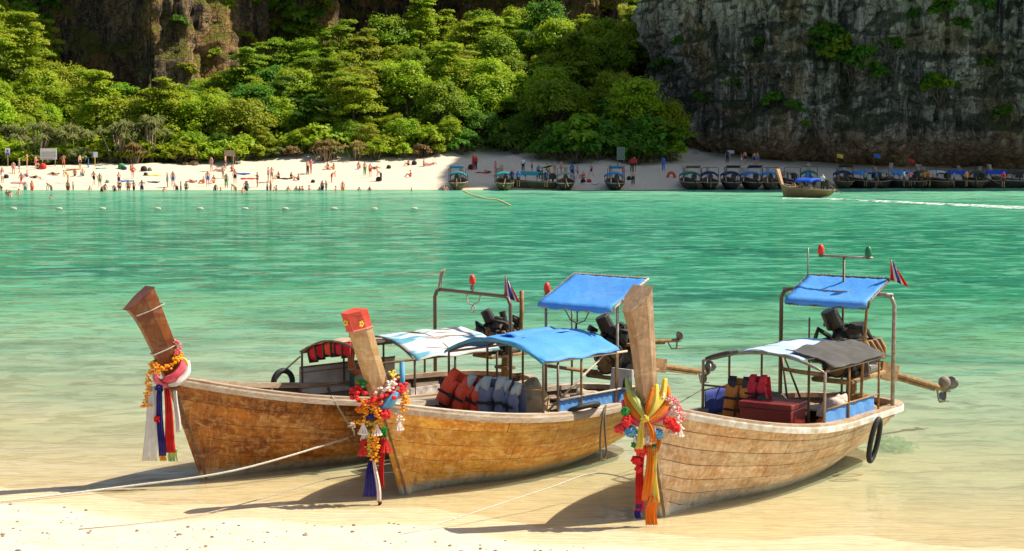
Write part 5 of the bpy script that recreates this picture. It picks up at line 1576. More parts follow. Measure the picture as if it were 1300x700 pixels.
# lifebuoy
mb = MB(); mb.tube([(.24 * math.cos(a), 0, .24 * math.sin(a)) for a in [k * 2 * math.pi / 30 for k in range(30)]], .06, 10, True)
o = empty("lifebuoy", tw(B1, (3.55, .75, 1.50)), B1.rotation_euler.z + .5)
mb.build("ring", simple_mat("faded_orange_foam", (0.60, 0.17, 0.06), .7, .3), o, True)
mb = MB()
for a in (.5, 2.1, 3.7, 5.3): mb.tube([(.24 * math.cos(a) + .066 * math.cos(a) * math.cos(b), .066 * math.sin(b), .24 * math.sin(a) + .066 * math.sin(a) * math.cos(b)) for b in [k * .785 for k in range(8)]], .012, 5, True)
mb.build("band", M_CORD, o)
tag(o, "faded orange lifebuoy hanging inside the leftmost boat", "lifebuoy")

# flags and cloths
def flag(boat, p, L, label, lean=.1, sc=1.0):
    o = empty("small_flag", tw(boat, p), 0)
    mb = MB(); mb.bar((0, 0, -.02), (0, 0, L), .008, 6); mb.build("staff", M_PIPEG, o)
    cols = (C_RED, C_WHITE, C_BLUE, C_WHITE, C_RED); ws = (.07, .05, .09, .05, .07); x0 = 0.0
    for c, w in zip(cols, ws):
        rws = []
        for i in range(9):
            t = i / 8; z = L - .02 - t * L * .95
            rws.append([((x0 + w * q / 3) * (.25 + .75 * t) * .55 * sc + lean * t, .035 * math.sin((x0 + w * q / 3) * 26 + t * 2), z - (x0 + w * q / 3) * .35) for q in range(4)])
        mb = MB(); mb.grid(rws); mb.build("stripe", c, o, True, solid=.003); x0 += w
    return tag(o, label, "flag", "small striped flags on the boats")
flag(B3, (6.03, -.76, 2.97), .38, "red, white and blue flag at the rightmost boat's blue awning", .0, 1.7)
flag(B1, (5.55, -.90, 2.58), .38, "red, white and blue flag on the leftmost boat's rear arch", -.02, 1.6)
o = empty("cloth_rag", tw(B1, (5.55, .86, 2.58)), 0)
mb = MB(); mb.bar((0, 0, 0), (.03, 0, .34), .01, 6); mb.build("staff", M_PIPEG, o)
mb = MB(); mb.grid([[(.03 - .10 * t + .05 * q * (1 - t), .03 * math.sin(q * 4 + t * 5), .36 - .46 * t + .02 * q) for q in (-1, -.5, 0, .5, 1)] for t in [k / 8 for k in range(9)]]); mb.build("rag", pal("rag_cream", (0.72, 0.62, 0.46)), o, True, solid=.006)
tag(o, "cream rag tied to the left end of the leftmost boat's rear arch", "cloth")
# gear lying about the boats
def heap(name, boat, p, r, mat, label, cat, seed, h=.6, n=5):
    rnd = random.Random(seed); mb = MB()
    rws = []
    for i in range(9):
        a = i / 8 * math.pi / 2; row = []
        for j in range(20):
            b = j / 20 * 6.283
            k = 1 + .45 * mnoise.noise(Vector((math.cos(b) * 1.6 * math.cos(a) + seed, math.sin(b) * 1.6 * math.cos(a), a * 2)))
            row.append((r * math.cos(b) * math.cos(a) * k, r * math.sin(b) * math.cos(a) * k * 1.1, h * r * math.sin(a) * k))
        rws.append(row)
    mb.grid(rws, closed_j=True)
    o = mb.build(name, mat, None, True); o.location = tw(boat, p); o.rotation_euler = (0, 0, rnd.uniform(0, 6))
    return tag(o, label, cat)
heap("canvas_heap", B2, (3.2, .30, .80), .36, pal("canvas_tan", (0.66, 0.46, 0.24), (0.40, 0.24, 0.10), .02), "heap of tan canvas under the middle boat's blue roof", "canvas", 2, 1.2)
heap("folded_net", B2, (3.9, -.35, 1.0), .24, M_ROPE, "coil of straw-coloured rope at the stern of the middle boat", "rope", 5, .6)
heap("cloth_bundle", B3, (5.0, -.35, .76), .30, pal("striped_towel", (0.62, 0.40, 0.30), (0.75, 0.66, 0.58), .02), "bundle of striped towels by the rightmost boat's engine", "towels", 7, 1.2)
heap("plastic_bag", B3, (3.9, -.60, .77), .14, pal("bag_orange", (0.80, 0.16, 0.02), None, .1), "small orange bag beside the dark red cooler box", "bag", 9, .9)
heap("sack", B3, (5.45, -.72, .70), .17, pal("sack_tan", (0.50, 0.38, 0.26), (0.30, 0.20, 0.12), .02), "tan sack at the rightmost boat's stern", "sack", 12, 1.3)
heap("net_heap", B3, (4.6, .62, .80), .33, M_ROPED, "dark heap of net at the rightmost boat's far rail", "net", 15, .8)
o = empty("wooden_plank_stack", tw(B3, (4.3, .15, .80)), B3.rotation_euler.z + .5)
for k in range(3):
    mb = MB(); mb.box((0, -.13 + .13 * k, .02 + .01 * k), (.9, .12, .03), Matrix.Rotation(.05 * k, 3, 'Z')); mb.build("plank", M_BOARD, o)
tag(o, "loose pale planks behind the dark red cooler box", "planks")
mb = MB(); mb.tube([(0, 0, 0), (0, 0, .08), (0, 0, .26), (0, 0, .30), (0, 0, .36)], [.10, .12, .12, .06, .05], 14)
o = mb.build("fuel_can", simple_mat("blue_plastic_drum", (0.04, 0.10, 0.36), .4, .2), None, True); o.location = tw(B2, (2.25, .55, .45)); o.scale = (1.4, 1.4, 1.6); tag(o, "blue plastic can beside the orange life jackets", "can")

# round float at the propeller end of boat 3 and disc guard on boat 2
o = MB().sphere((0, 0, 0), (.115, .115, .12), 14, 9).build("float_ball", simple_mat("weathered_float", (0.26, 0.20, 0.15), .7, .3), None, True)
o.location = tw(B3, (8.98, -.58, .86)); tag(o, "weathered round float on the rightmost boat's shaft end", "float")
o = MB().cyl((0, 0, 0), (.02, 0, 0), .13, .13, 18).build("propeller_guard", M_GREY, None); o.location = tw(B2, (8.08, .12, 1.02)); o.rotation_euler = (0, .2, B2.rotation_euler.z - .5); tag(o, "round grey disc on the middle boat's shaft end", "guard")

# ---------------------------------------------------------------- ropes
pr = H1.side(2.2); ringp = tw(B1, (2.28, -pr.y * .80, .50))
rope("mooring_rope", [ringp, on_z(300, 597, .22), on_z(150, 619, .07), on_z(0, 637, .06), on_z(-200, 660, .15)], .016, M_ROPEW, "white mooring rope running from the leftmost boat to the left edge")
o = MB().tube([(.07 * math.cos(a), 0, .09 * math.sin(a)) for a in [k * 6.283 / 20 for k in range(20)]], .012, 6, True).build("mooring_ring", M_RUST, None, True); o.location = ringp + Vector((0, -.03, .05)); o.rotation_euler = (0, 0, .5); tag(o, "small iron ring hanging on the leftmost boat's side", "ring")
pa = H1.side(1.75)
pl = [tw(B1, (1.75, -pa.y - .03, pa.z + .06)), tw(B1, (1.85, -pa.y - .05, pa.z - .1)), tw(B1, (2.05, -pa.y * .97, .85)), tw(B1, (2.18, -pr.y * .93, .66)), tw(B1, (2.28, -pr.y * .86, .52))]
rope("hanging_rope", pl, .014, M_ROPE, "knotted rope hanging down the leftmost boat's side to its iron ring")
o = heap("rope_knot", B1, (2.12, -pr.y * .99, .70), .06, M_ROPE, "rope knot on the leftmost boat's side", "knot", 3, 1.2)
pq = H2.side(3.45)
rope("hanging_rope", [tw(B2, (3.45, -pq.y - .03, pq.z + .07)), tw(B2, (3.28, -pq.y - .10, .90)), tw(B2, (3.22, -pq.y - .10, .55)), tw(B2, (3.25, -pq.y - .09, .25)), tw(B2, (3.32, -pq.y - .09, .17)), tw(B2, (3.39, -pq.y - .09, .27)), tw(B2, (3.36, -pq.y - .09, .55)), tw(B2, (3.34, -pq.y - .09, .85)), tw(B2, (3.46, -pq.y - .02, pq.z + .05))], .016, M_ROPED, "brown rope loop hanging down the middle boat's side near its stern")
r3 = tw(B3, (-.14, -.03, .42))
rope("mooring_rope", [r3, on_z(760, 601, .40), on_z(690, 622, .30), on_z(560, 664, .12), on_z(440, 697, .10), on_z(340, 730, .15)], .009, M_ROPEW, "thin white rope from the rightmost boat's stem to the bottom edge")
r2 = tw(B2, (-.12, -.03, .36))
rope("mooring_rope", [r2, on_z(420, 608, .16), on_z(330, 634, .06), on_z(230, 658, .05), on_z(100, 672, .12)], .007, M_ROPE, "thin line from the middle boat's stem down to the dry sand")
rope("stay_line", [tw(B3, (r0 - .02, hf, 1.33)), tw(B3, (2.2, 1.1, 1.18)), tw(B3, (1.5, .92, 1.25))], .009, M_ROPED, "thin dark stay from the rightmost boat's front roof post")
rope("stay_line", [tw(B1, (2.55, 1.02, 1.6)), tw(B1, (2.40, 1.16, 1.42)), tw(B1, (2.28, 1.25, 1.28)), tw(B1, (2.15, 1.24, 1.15))], .016, M_ROPE, "knotted rope holding the leftmost boat's tyre")
rope("hanging_rope", [tw(B1, (5.55, .12, 2.57)), tw(B1, (5.53, .08, 2.40)), tw(B1, (5.53, -.08, 2.36)), tw(B1, (5.53, -.12, 2.28)), tw(B1, (5.53, -.02, 2.24)), tw(B1, (5.53, -.05, 2.36)), tw(B1, (5.53, -.22, 2.45)), tw(B1, (5.55, -.24, 2.58))], .012, M_ROPE, "pale rope looped on the leftmost boat's rear arch")
rope("stay_line", [tw(B3, (5.3, -.7, 2.55)), tw(B3, (5.6, -.55, 1.9)), tw(B3, (5.9, -.5, 1.3))], .010, M_ROPE, "pale rope from the rightmost boat's awning down past the engine")

# pebbles and shell grit on the dry sand
rs = np.random.RandomState(21); mbp = MB(); rp = random.Random(4)
cnt = 0
while cnt < 320:
    px = rp.uniform(-30, 760); py = rp.uniform(640, 712)
    w = on_z(px, py, .05); d_ = float(shore_d(np.array([w.x]), np.array([w.y]))[0])
    if d_ > -.12: continue
    s_ = .006 + .024 * rp.random() ** 6; z = gz(w.x, w.y)
    mbp.sphere((w.x, w.y, z + s_ * .25), (s_ * rp.uniform(.8, 1.6), s_ * rp.uniform(.8, 1.3), s_ * rp.uniform(.45, .8)), 6, 4); cnt += 1
tag(mbp.build("pebbles", simple_mat("pebble_brown", (0.36, 0.27, 0.18), .9, .5, .8, .3, c2=(0.20, 0.16, 0.12)), None, False), "small brown pebbles and shell bits scattered on the dry sand", "pebbles", kind="stuff")

# ================================================================== FAR BEACH: boats, people, signs
rf = random.Random(12)
M_FH = [simple_mat("far_hull_brown", (0.20, 0.115, 0.055), .7, .4, 2), simple_mat("far_hull_dark", (0.085, 0.06, 0.04), .7, .4, 2), simple_mat("far_hull_olive", (0.16, 0.14, 0.06), .7, .4, 2)]
M_FTAN = simple_mat("far_hull_tan", (0.52, 0.33, 0.16), .7, .3, 2)
M_FRAIL = simple_mat("far_rail", (0.40, 0.30, 0.20), .7, .3, 3)
TARP = {'blue': M_TARP_BLUE, 'teal': cloth_mat("teal_tarp", (0.03, 0.36, 0.42), None, .7, .2), 'green': cloth_mat("green_tarp", (0.02, 0.30, 0.22), None, .7, .2), 'grey': cloth_mat("grey_tarp", (0.42, 0.42, 0.40), None, .8, .2), 'navy': cloth_mat("navy_tarp", (0.02, 0.05, 0.16), None, .7, .1), 'dark': M_TARP_DARK, 'brown': M_FRAIL, 'white': cloth_mat("white_tarp", (0.70, 0.70, 0.72), None, .7, .2), 'royal': cloth_mat("royal_blue_tarp", (0.01, 0.10, 0.62), None, .7, .15)}

def far_boat(px, py, phi, roof, high, hull_m, label, prow_h=2.7, arch=True, prow_m=None, z=0.0, sc=1.0, dy=5.5):
    w = on_z(px, py, 0)
    Hf = Hull(L=7.0, hb=1.35, hm=.85, hs=.78, rake=.5, B=1.05)
    r = empty("longtail_boat", (w.x, w.y, 0), 0)
    rz = math.pi / 2 - R(phi)
    # the given pixel is the middle of the boat
    c, s_ = math.cos(rz), math.sin(rz)
    r.location = (w.x - c * 3.5 * sc, w.y - s_ * 3.5 * sc - dy, z); r.rotation_euler = (0, 0, rz); r.scale = (sc, sc, sc)
    mb = MB()
    us = [0, .02, .06, .12, .2, .3, .42, .55, .68, .8, .88, .94, .98, 1.0]
    for sg in (1, -1):
        mb.grid([[flip_y(Hf.S(u, v), sg) for v in (0, .15, .35, .6, .8, 1)] for u in us], flip=(sg < 0))
    h = mb.build("hull", hull_m, r, True)
    mb = MB()
    for sg in (1, -1):
        mb.tube([flip_y(Hf.S(u, 1) + Vector((0, 0, .03)), sg) for u in us], .05, 5)
    mb.build("gunwale", M_FRAIL, h)
    mb = MB(); zz_ = [1.15, 1.35, prow_h]
    rows = []
    for z_ in zz_:
        x = -.45 - (z_ - 1.15) * .42; w_ = .09 + .05 * (z_ - 1.15); rows.append([(x, w_, z_), (x, -w_, z_), (x + .34, -w_ * 1.4, z_), (x + .34, w_ * 1.4, z_)])
    mb.grid(rows, closed_j=True); mb.f.append(tuple(len(mb.v) - 4 + k for k in range(4))); mb.build("prow", prow_m or M_FRAIL, r)
    mb = MB(); g_ = MB()
    x0, x1 = 2.3, 4.6
    rws = []
    for i in range(7):
        x = lerp(x0, x1, i / 6); rws.append([(x, 1.02 * (1 - 2 * j / 8), 1.62 + .42 * (1 - abs(1 - 2 * j / 8) ** 2.2) + .02 * math.sin(i * 2 + j)) for j in range(9)])
    for xx in (x0, x1):
        e_ = rws[0] if xx == x0 else rws[-1]
        g_.grid([e_, [(p_[0] + (.05 if xx == x1 else -.05), p_[1], p_[2] - .26) for p_ in e_]])
    g_.grid(rws); g_.build("roof", TARP[roof], r, True, solid=.02)
    for x in (x0 + .05, x1 - .05):
        for sg in (1, -1):
            post(r, [(x, .98 * sg, .8), (x, .98 * sg, 1.62)], M_PIPE, .03)
    if arch:
        post(r, [(5.3, .95, .8), (5.3, .95, 2.4), (5.3, .85, 2.5), (5.3, -.85, 2.5), (5.3, -.95, 2.4), (5.3, -.95, .8)], M_PIPE, .035, "rear_arch")
    if high:
        mb = MB(); mb.grid([[(lerp(5.0, 6.0, i / 4), .8 * (1 - 2 * j / 4), lerp(2.45, 2.75, i / 4) - .02 * (j % 2)) for j in range(5)] for i in range(5)]); mb.build("canopy", TARP[high], r, True, solid=.03)
        for x, zt in ((5.1, 2.46), (5.9, 2.7)):
            for sg in (1, -1): post(r, [(x, .74 * sg, .8), (x, .74 * sg, zt)], M_PIPE, .022)
    e = empty("engine", (6.1, 0, 1.35), 0, r)
    mb = MB(); mb.box((0, 0, .1), (.75, .5, .5)); mb.box((0, 0, .42), (.5, .3, .2)); mb.box((.05, 0, -.35), (.18, .2, .5)); mb.cyl((-.45, .05, 0), (-.36, .05, 0), .2, .2, 10); mb.build("block", M_ENGINE, e, False, .04)
    mb = MB(); mb.tube([(.3, 0, 0), (2.2, rf.uniform(-.5, .5), -.85)], .045, 6); mb.build("shaft", M_RUST, e)
    mb = MB(); mb.box((3.4, .45, .62), (2.4, .3, .05)); mb.build("bench", M_BOARD, r); mb = MB(); mb.box((3.4, -.45, .62), (2.4, .3, .05)); mb.build("bench", M_BOARD, r)
    return tag(r, label, "boat", "longtail boats at the far beach")

for a in (
    (584, 239, 182, 'teal', 'blue', 0, "longtail boat with blue awning, farthest left at the far beach"),
    (640, 239.5, 176, 'teal', None, 2, "longtail boat with teal roof beside the pink shirt on shore"),
    (674, 239, 115, 'teal', 'navy', 2, "longtail boat lying half sideways beneath the beach crowd"),
    (716, 239.5, 182, 'grey', None, 1, "longtail boat with grey roof right of the sideways one"),
    (776, 239.5, 178, 'blue', 'blue', 1, "longtail boat with two blue tops alone below the framed board"),
    (869, 238.5, 176, 'green', 'brown', 1, "longtail boat with green roof next to an orange buoy"),
    (893, 238.5, 184, 'navy', None, 1, "longtail boat with navy roof, second in the shaded row"),
    (919, 238.5, 180, 'navy', 'dark', 1, "longtail boat below the red and white raft"),
    (944, 238.5, 176, 'blue', 'navy', 1, "longtail boat with blue roof left of the passing boat"),
    (967, 238.5, 186, 'blue', None, 0, "longtail boat with small blue roof nearest the passing boat's prow"),
    (989, 238, 172, 'brown', None, 1, "longtail boat half hidden behind the passing boat's prow"),
    (1016, 236.5, 190, 'green', None, 0, "longtail boat behind the passing boat's blue roof"),
    (1058, 237, 184, 'navy', 'dark', 0, "longtail boat with dark awning just right of the passing boat"),
    (1082, 237, 160, 'blue', None, 1, "longtail boat with blue roof under the tall blue flag"),
    (1108, 237, 205, 'grey', None, 1, "longtail boat with grey roof and long shaft"),
    (1128, 237, 150, 'blue', None, 1, "longtail boat with small blue roof mid-way along the cliff"),
    (1153, 237, 200, 'dark', None, 1, "longtail boat with dark roof below the hat wearers"),
    (1172, 237, 165, 'white', None, 0, "longtail boat with whitish roof below the cliff"),
    (1200, 237, 110, 'royal', None, 1, "longtail boat with bright blue roof lying sideways below the cliff"),
    (1224, 237, 200, 'dark', None, 0, "longtail boat beside the two bright blue roofs"),
    (1247, 237, 112, 'royal', None, 1, "longtail boat with bright blue roof nearest the right edge"),
    (1272, 236.5, 150, 'dark', None, 1, "dark longtail boat farthest right in the row"),
):
    b = far_boat(a[0], a[1], a[2], a[3], a[4], M_FH[a[5]], a[6], prow_h=rf.uniform(2.4, 2.9))

# the passing boat with its wake
PB = far_boat(1026, 250.5, 143, 'royal', None, simple_mat("passing_hull", (0.40, 0.22, 0.09), .6, .3, 2), "loaded longtail boat with blue roof motoring across the bay", 2.95, False, simple_mat("passing_prow", (0.55, 0.26, 0.12), .6, .2), sc=.92, dy=0.0)
PB["group"] = "longtail boats under way"
m, nt, out = new_mat("foam")
v = world_pos(nt, (1.2, 2.5, 1))
nf = noise_node(nt, v, .9, 5, .7, .5)
tcg = N(nt, "ShaderNodeTexCoord"); spx = N(nt, "ShaderNodeSeparateXYZ"); nt.links.new(tcg.outputs["Generated"], spx.inputs[0])
pb = N(nt, "ShaderNodeBsdfDiffuse"); pb.inputs[0].default_value = (.85, .85, .80, 1)
tb = N(nt, "ShaderNodeBsdfTransparent"); mx = N(nt, "ShaderNodeMixShader")
nt.links.new(ramp(nt, nf, [(.42, 0), (.60, .9)]), mx.inputs[0]); nt.links.new(tb.outputs[0], mx.inputs[1]); nt.links.new(pb.outputs[0], mx.inputs[2]); nt.links.new(mx.outputs[0], out.inputs[0])
mbw = MB(); rws = []
for k in range(61):
    t = k / 60; p = on_z(lerp(1046, 1420, t), 252.5 + 17 * t, 0.03); hw = (1.1 + 4.2 * t) * (1.0 + .5 * math.sin(k * 1.3) * .5)
    rws.append([(p.x + rf.uniform(-.3, .3), p.y + hw * q + rf.uniform(-.15, .15), .03 + .12 * (1 - abs(q)) * (.4 + .6 * rf.random())) for q in (-1, -.6, -.2, .2, .6, 1)])
mbw.grid(rws)
tag(mbw.build("wake_foam", m, None, True), "white foaming wake trailing behind the passing boat", "foam", kind="stuff")
mbw = MB(); p0 = on_z(990, 251.5, .03)
rws = [[(p0.x + lerp(0, 5.5, k / 14), p0.y - 1.0 + 1.5 * q * (.3 + .4 * math.sin(k / 14 * 3.1)) - .12 * k, .03 + .05 * (1 - abs(q))) for q in (-1, -.3, .3, 1)] for k in range(15)]
mbw.grid(rws); tag(mbw.build("bow_foam", m, None, True), "thin white bow wave beside the passing boat's hull", "foam", kind="stuff")

# ---------------------------------------------------------------- people
def ground_at(px, py):
    """walk along the line of sight until it meets the far sand"""
    Y = 172.0
    while Y < 235:
        p = on_Y(px, py, Y)
        if p.z <= gz(p.x, Y): break
        Y += .2
    return on_Y(px, py, Y)
BONES = [('pelvis', 'chest', 'torso'), ('chest', 'neck', 'chest'), ('neck', 'headb', 'neck'), ('headb', 'headt', 'head')]
for s_ in 'LR':
    BONES += [('neck', 'sh' + s_, 'shoulder'), ('sh' + s_, 'el' + s_, 'upperarm'), ('el' + s_, 'wr' + s_, 'forearm'), ('wr' + s_, 'ha' + s_, 'hand'), ('pelvis', 'hi' + s_, 'hip'), ('hi' + s_, 'kn' + s_, 'thigh'), ('kn' + s_, 'an' + s_, 'shin'), ('an' + s_, 'to' + s_, 'foot')]
RAD = dict(pelvis=(.15, .11), chest=(.155, .11), neck=(.055, .055), headb=(.075, .085), headt=(.07, .08), sh=(.062, .062), el=(.042, .042), wr=(.03, .03), ha=(.035, .022), hi=(.09, .09), kn=(.058, .058), an=(.042, .042), to=(.035, .03))
def stand_pose():
    J = dict(pelvis=(0, 0, .98), chest=(0, 0, 1.26), neck=(0, .0, 1.45), headb=(0, .02, 1.55), headt=(0, .02, 1.66))
    for s_, q in (('L', -1), ('R', 1)):
        J.update({'sh' + s_: (.175 * q, 0, 1.41), 'el' + s_: (.24 * q, -.02, 1.14), 'wr' + s_: (.25 * q, .05, .90), 'ha' + s_: (.245 * q, .07, .80), 'hi' + s_: (.09 * q, 0, .92), 'kn' + s_: (.11 * q, .01, .50), 'an' + s_: (.12 * q, -.02, .09), 'to' + s_: (.14 * q, .12, .04)})
    return J
POSES = {}
J = stand_pose(); POSES['stand'] = J
J = stand_pose(); J.update(elL=(-.32, -.08, 1.18), wrL=(-.17, .04, 1.02), haL=(-.12, .07, 1.0), elR=(.30, .05, 1.2), wrR=(.24, .22, 1.34), haR=(.2, .25, 1.42)); POSES['pose'] = J
J = stand_pose(); J.update(knL=(-.1, .22, .53), anL=(-.1, .30, .12), toL=(-.11, .44, .06), knR=(.1, -.05, .5), anR=(.1, -.32, .14), toR=(.11, -.22, .05), elL=(-.24, -.14, 1.16), wrL=(-.24, -.16, .92), haL=(-.24, -.14, .83), elR=(.24, .12, 1.16), wrR=(.22, .26, .98), haR=(.2, .32, .92)); POSES['walk'] = J
J = stand_pose(); J.update(chest=(0, .22, 1.14), neck=(0, .38, 1.24), headb=(0, .46, 1.28), headt=(0, .54, 1.34), shL=(-.17, .34, 1.2), shR=(.17, .34, 1.2), elL=(-.2, .42, .92), elR=(.2, .42, .92), wrL=(-.15, .46, .68), wrR=(.15, .46, .68), haL=(-.13, .47, .6), haR=(.13, .47, .6)); POSES['bend'] = J
J = dict(pelvis=(0, 0, .14), chest=(0, -.04, .42), neck=(0, .0, .62), headb=(0, .03, .72), headt=(0, .04, .83))
for s_, q in (('L', -1), ('R', 1)):
    J.update({'sh' + s_: (.175 * q, -.01, .58), 'el' + s_: (.24 * q, .08, .34), 'wr' + s_: (.18 * q, .28, .36), 'ha' + s_: (.14 * q, .36, .38), 'hi' + s_: (.09 * q, .03, .11), 'kn' + s_: (.13 * q, .38, .42), 'an' + s_: (.12 * q, .62, .08), 'to' + s_: (.13 * q, .74, .05)})
POSES['sit'] = J
J = dict(pelvis=(0, 0, .13), chest=(0, -.29, .15), neck=(0, -.48, .16), headb=(0, -.57, .17), headt=(0, -.68, .18))
for s_, q in (('L', -1), ('R', 1)):
    J.update({'sh' + s_: (.175 * q, -.44, .14), 'el' + s_: (.27 * q, -.2, .08), 'wr' + s_: (.28 * q, .04, .06), 'ha' + s_: (.27 * q, .12, .05), 'hi' + s_: (.09 * q, .05, .12), 'kn' + s_: (.12 * q, .46, .16 if s_ == 'L' else .34), 'an' + s_: (.13 * q, .86 if s_ == 'L' else .7, .07), 'to' + s_: (.15 * q, .92 if s_ == 'L' else .82, .12 if s_ == 'L' else .06)})
POSES['lie'] = J

def body_mesh(J):
    names = list(J.keys()); idx = {n: i for i, n in enumerate(names)}
    me = bpy.data.meshes.new("body_tmp")
    me.from_pydata([J[n] for n in names], [(idx[a], idx[b]) for a, b, _ in BONES], [])
    o = bpy.data.objects.new("body_tmp", me); COL.objects.link(o)
    md = o.modifiers.new("skin", 'SKIN')
    for i, n in enumerate(names):
        k = n if n in RAD else n[:2]
        me.skin_vertices[0].data[i].radius = RAD[k]
        me.skin_vertices[0].data[i].use_root = (n == 'pelvis')
    o.modifiers.new("sub", 'SUBSURF').levels = 1
    o.modifiers["sub"].render_levels = 1
    dg = bpy.context.evaluated_depsgraph_get()
    res = bpy.data.meshes.new_from_object(o.evaluated_get(dg))
    bpy.data.objects.remove(o, do_unlink=True)
    for p in res.polygons: p.use_smooth = True
    return res

def seg_dist(p, a, b):
    d = b - a; t = clamp((p - a).dot(d) / max(d.length_squared, 1e-9)); return (p - (a + d * t)).length, t

BODY, GARM = {}, {}
def build_pose(k):
    J = POSES[k]; me = body_mesh(J); V = [Vector(v.co) for v in me.vertices]; Nn = [Vector(v.normal) for v in me.vertices]
    cls = []
    for p in me.polygons:
        c = sum((V[i] for i in p.vertices), Vector()) / len(p.vertices); best = None
        for a, b, nm in BONES:
            A, B_ = Vector(J[a]), Vector(J[b]); d, t = seg_dist(c, A, B_); rr = RAD[a if a in RAD else a[:2]][0]
            d = d / (rr + .03)
            if best is None or d < best[0]: best = (d, nm, t, c)
        cls.append(best)
    up = (Vector(J['headt']) - Vector(J['pelvis'])).normalized()
    def garment(test, off, nm):
        mb = MB(); mp = {}
        for p, cl in zip(me.polygons, cls):
            if not test(cl): continue
            f = []
            for i in p.vertices:
                if i not in mp: mp[i] = len(mb.v); mb.v.append(tuple(V[i] + Nn[i] * off))
                f.append(mp[i])
            mb.f.append(tuple(f))
        g = bpy.data.meshes.new(nm); g.from_pydata(mb.v, [], mb.f)
        for q in g.polygons: q.use_smooth = True
        return g
    hb, ht = Vector(J['headb']), Vector(J['headt']); hd = (ht - hb).normalized()
    fw = Vector((0, 1, 0)) if k != 'lie' else Vector((0, 0, 1))
    BODY[k] = me
    GARM[k] = dict(
        shorts=garment(lambda c: c[1] in ('hip',) or (c[1] == 'thigh' and c[2] < .55) or (c[1] == 'torso' and c[2] < .30), .018, "shorts"),
        briefs=garment(lambda c: c[1] == 'hip' or (c[1] == 'thigh' and c[2] < .12) or (c[1] == 'torso' and c[2] < .12), .014, "briefs"),
        top=garment(lambda c: (c[1] == 'torso' and c[2] > .72) or (c[1] == 'chest' and c[2] < .35), .014, "top"),
        shirt=garment(lambda c: c[1] in ('torso', 'chest', 'shoulder') or (c[1] == 'upperarm' and c[2] < .6), .02, "shirt"),
        trousers=garment(lambda c: c[1] in ('hip', 'thigh') or (c[1] == 'shin' and c[2] < .85) or (c[1] == 'torso' and c[2] < .2), .02, "trousers"),
        hair=garment(lambda c: c[1] == 'head' and (((c[3] - hb).dot(hd) > .06) or (c[3] - hb).dot(fw) < -.005), .02, "hair"))
for k in POSES: build_pose(k)
SKIN = [simple_mat("skin_fair", (0.62, 0.34, 0.22), .6, .1), simple_mat("skin_tan", (0.46, 0.235, 0.13), .6, .1), simple_mat("skin_brown", (0.22, 0.115, 0.065), .6, .1), simple_mat("skin_rosy", (0.64, 0.29, 0.19), .6, .1)]
HAIR = [simple_mat("hair_dark", (0.02, 0.014, 0.01), .6, .2), simple_mat("hair_brown", (0.10, 0.055, 0.025), .6, .2), simple_mat("hair_fair", (0.42, 0.28, 0.11), .6, .2)]
CLO = {n: simple_mat("fabric_" + n, c, .8, .15) for n, c in dict(red=(.62, .03, .02), black=(.02, .02, .022), navy=(.02, .03, .13), blue=(.04, .16, .50), white=(.76, .75, .72), teal=(.03, .30, .32), pink=(.74, .20, .26), yellow=(.72, .50, .04), green=(.05, .26, .07), orange=(.76, .20, .03), grey=(.28, .28, .27)).items()}
GSLOT = {}
def garm_obj(mesh, mat, parent, nm):
    key = (mesh.name, mat.name)
    if key not in GSLOT:
        c = mesh.copy(); c.name = nm; c.materials.clear(); c.materials.append(mat); GSLOT[key] = c
    return link_mesh(nm, GSLOT[key], parent)

PEOPLE_AREAS = [(-50, 45, "below the far-left sign"), (45, 95, "by the white notice board"), (95, 150, "by the yellow post"), (150, 215, "left of the beach middle"), (215, 270, "left of the brown board"), (270, 340, "below the brown board"), (340, 420, "before the pale sand bank"), (420, 500, "right of the sand bank"), (500, 580, "left of the first beached boat"), (580, 660, "above the first beached boats"), (660, 740, "among the shaded crowd"), (740, 830, "near the framed board"), (830, 960, "above the shaded boat row"), (960, 1320, "among the boats below the cliff")]
def person(px, py, pose, low=None, lowc=None, up=None, upc=None, skin=None, rz=None, dz=0.0, where=None, xyz=None, sc=1.0, hair=None, group=None):
    r = random.Random(int(px * 7 + py * 131))
    if xyz is None:
        # find the sand under the pixel
        w = ground_at(px, py); loc = Vector((w.x, w.y, gz(w.x, w.y) + dz))
    else: loc = Vector(xyz)
    o = empty("person", loc, rz if rz is not None else r.uniform(0, 6.28))
    q = sc * r.uniform(.97, 1.1); o.scale = (q, q, q)
    sk = SKIN[skin if skin is not None else r.choice([0, 1, 3, 3, 0])]
    garm_obj(BODY[pose], sk, o, "body")
    low = low or r.choice(['shorts', 'briefs', 'shorts']); lowc = lowc or r.choice(['black', 'navy', 'red', 'blue', 'teal', 'black', 'grey', 'orange'])
    garm_obj(GARM[pose][low], CLO[lowc], o, low)
    if low == 'briefs' and up is None: up, upc = 'top', lowc
    if up: garm_obj(GARM[pose][up], CLO[upc], o, up)
    garm_obj(GARM[pose]['hair'], HAIR[hair if hair is not None else r.choice([0, 1, 1, 2])], o, "hair")
    verb = {'stand': 'standing', 'pose': 'posing', 'walk': 'walking', 'bend': 'bending over', 'sit': 'sitting', 'lie': 'lying'}[pose]
    area = where
    if area is None:
        for a, b, s_ in PEOPLE_AREAS:
            if a <= px < b: area = s_; break
    wear = f"{upc} {up} and {lowc} {low}" if up and up != 'top' else (f"{lowc} swimwear" if low == 'briefs' else f"{lowc} {low}")
    wet = dz < -.2
    band = "in the water " if wet else ("on lower sand " if py > 228 else "on upper sand ")
    if where: band = ""
    txt = f"person in {wear} {verb} {band}{area}" if dz > -1.0 else f"bather up to the shoulders in water {area}"
    return tag(o, txt, "person", group or ("bathers in the water" if wet else "people on the far beach"))

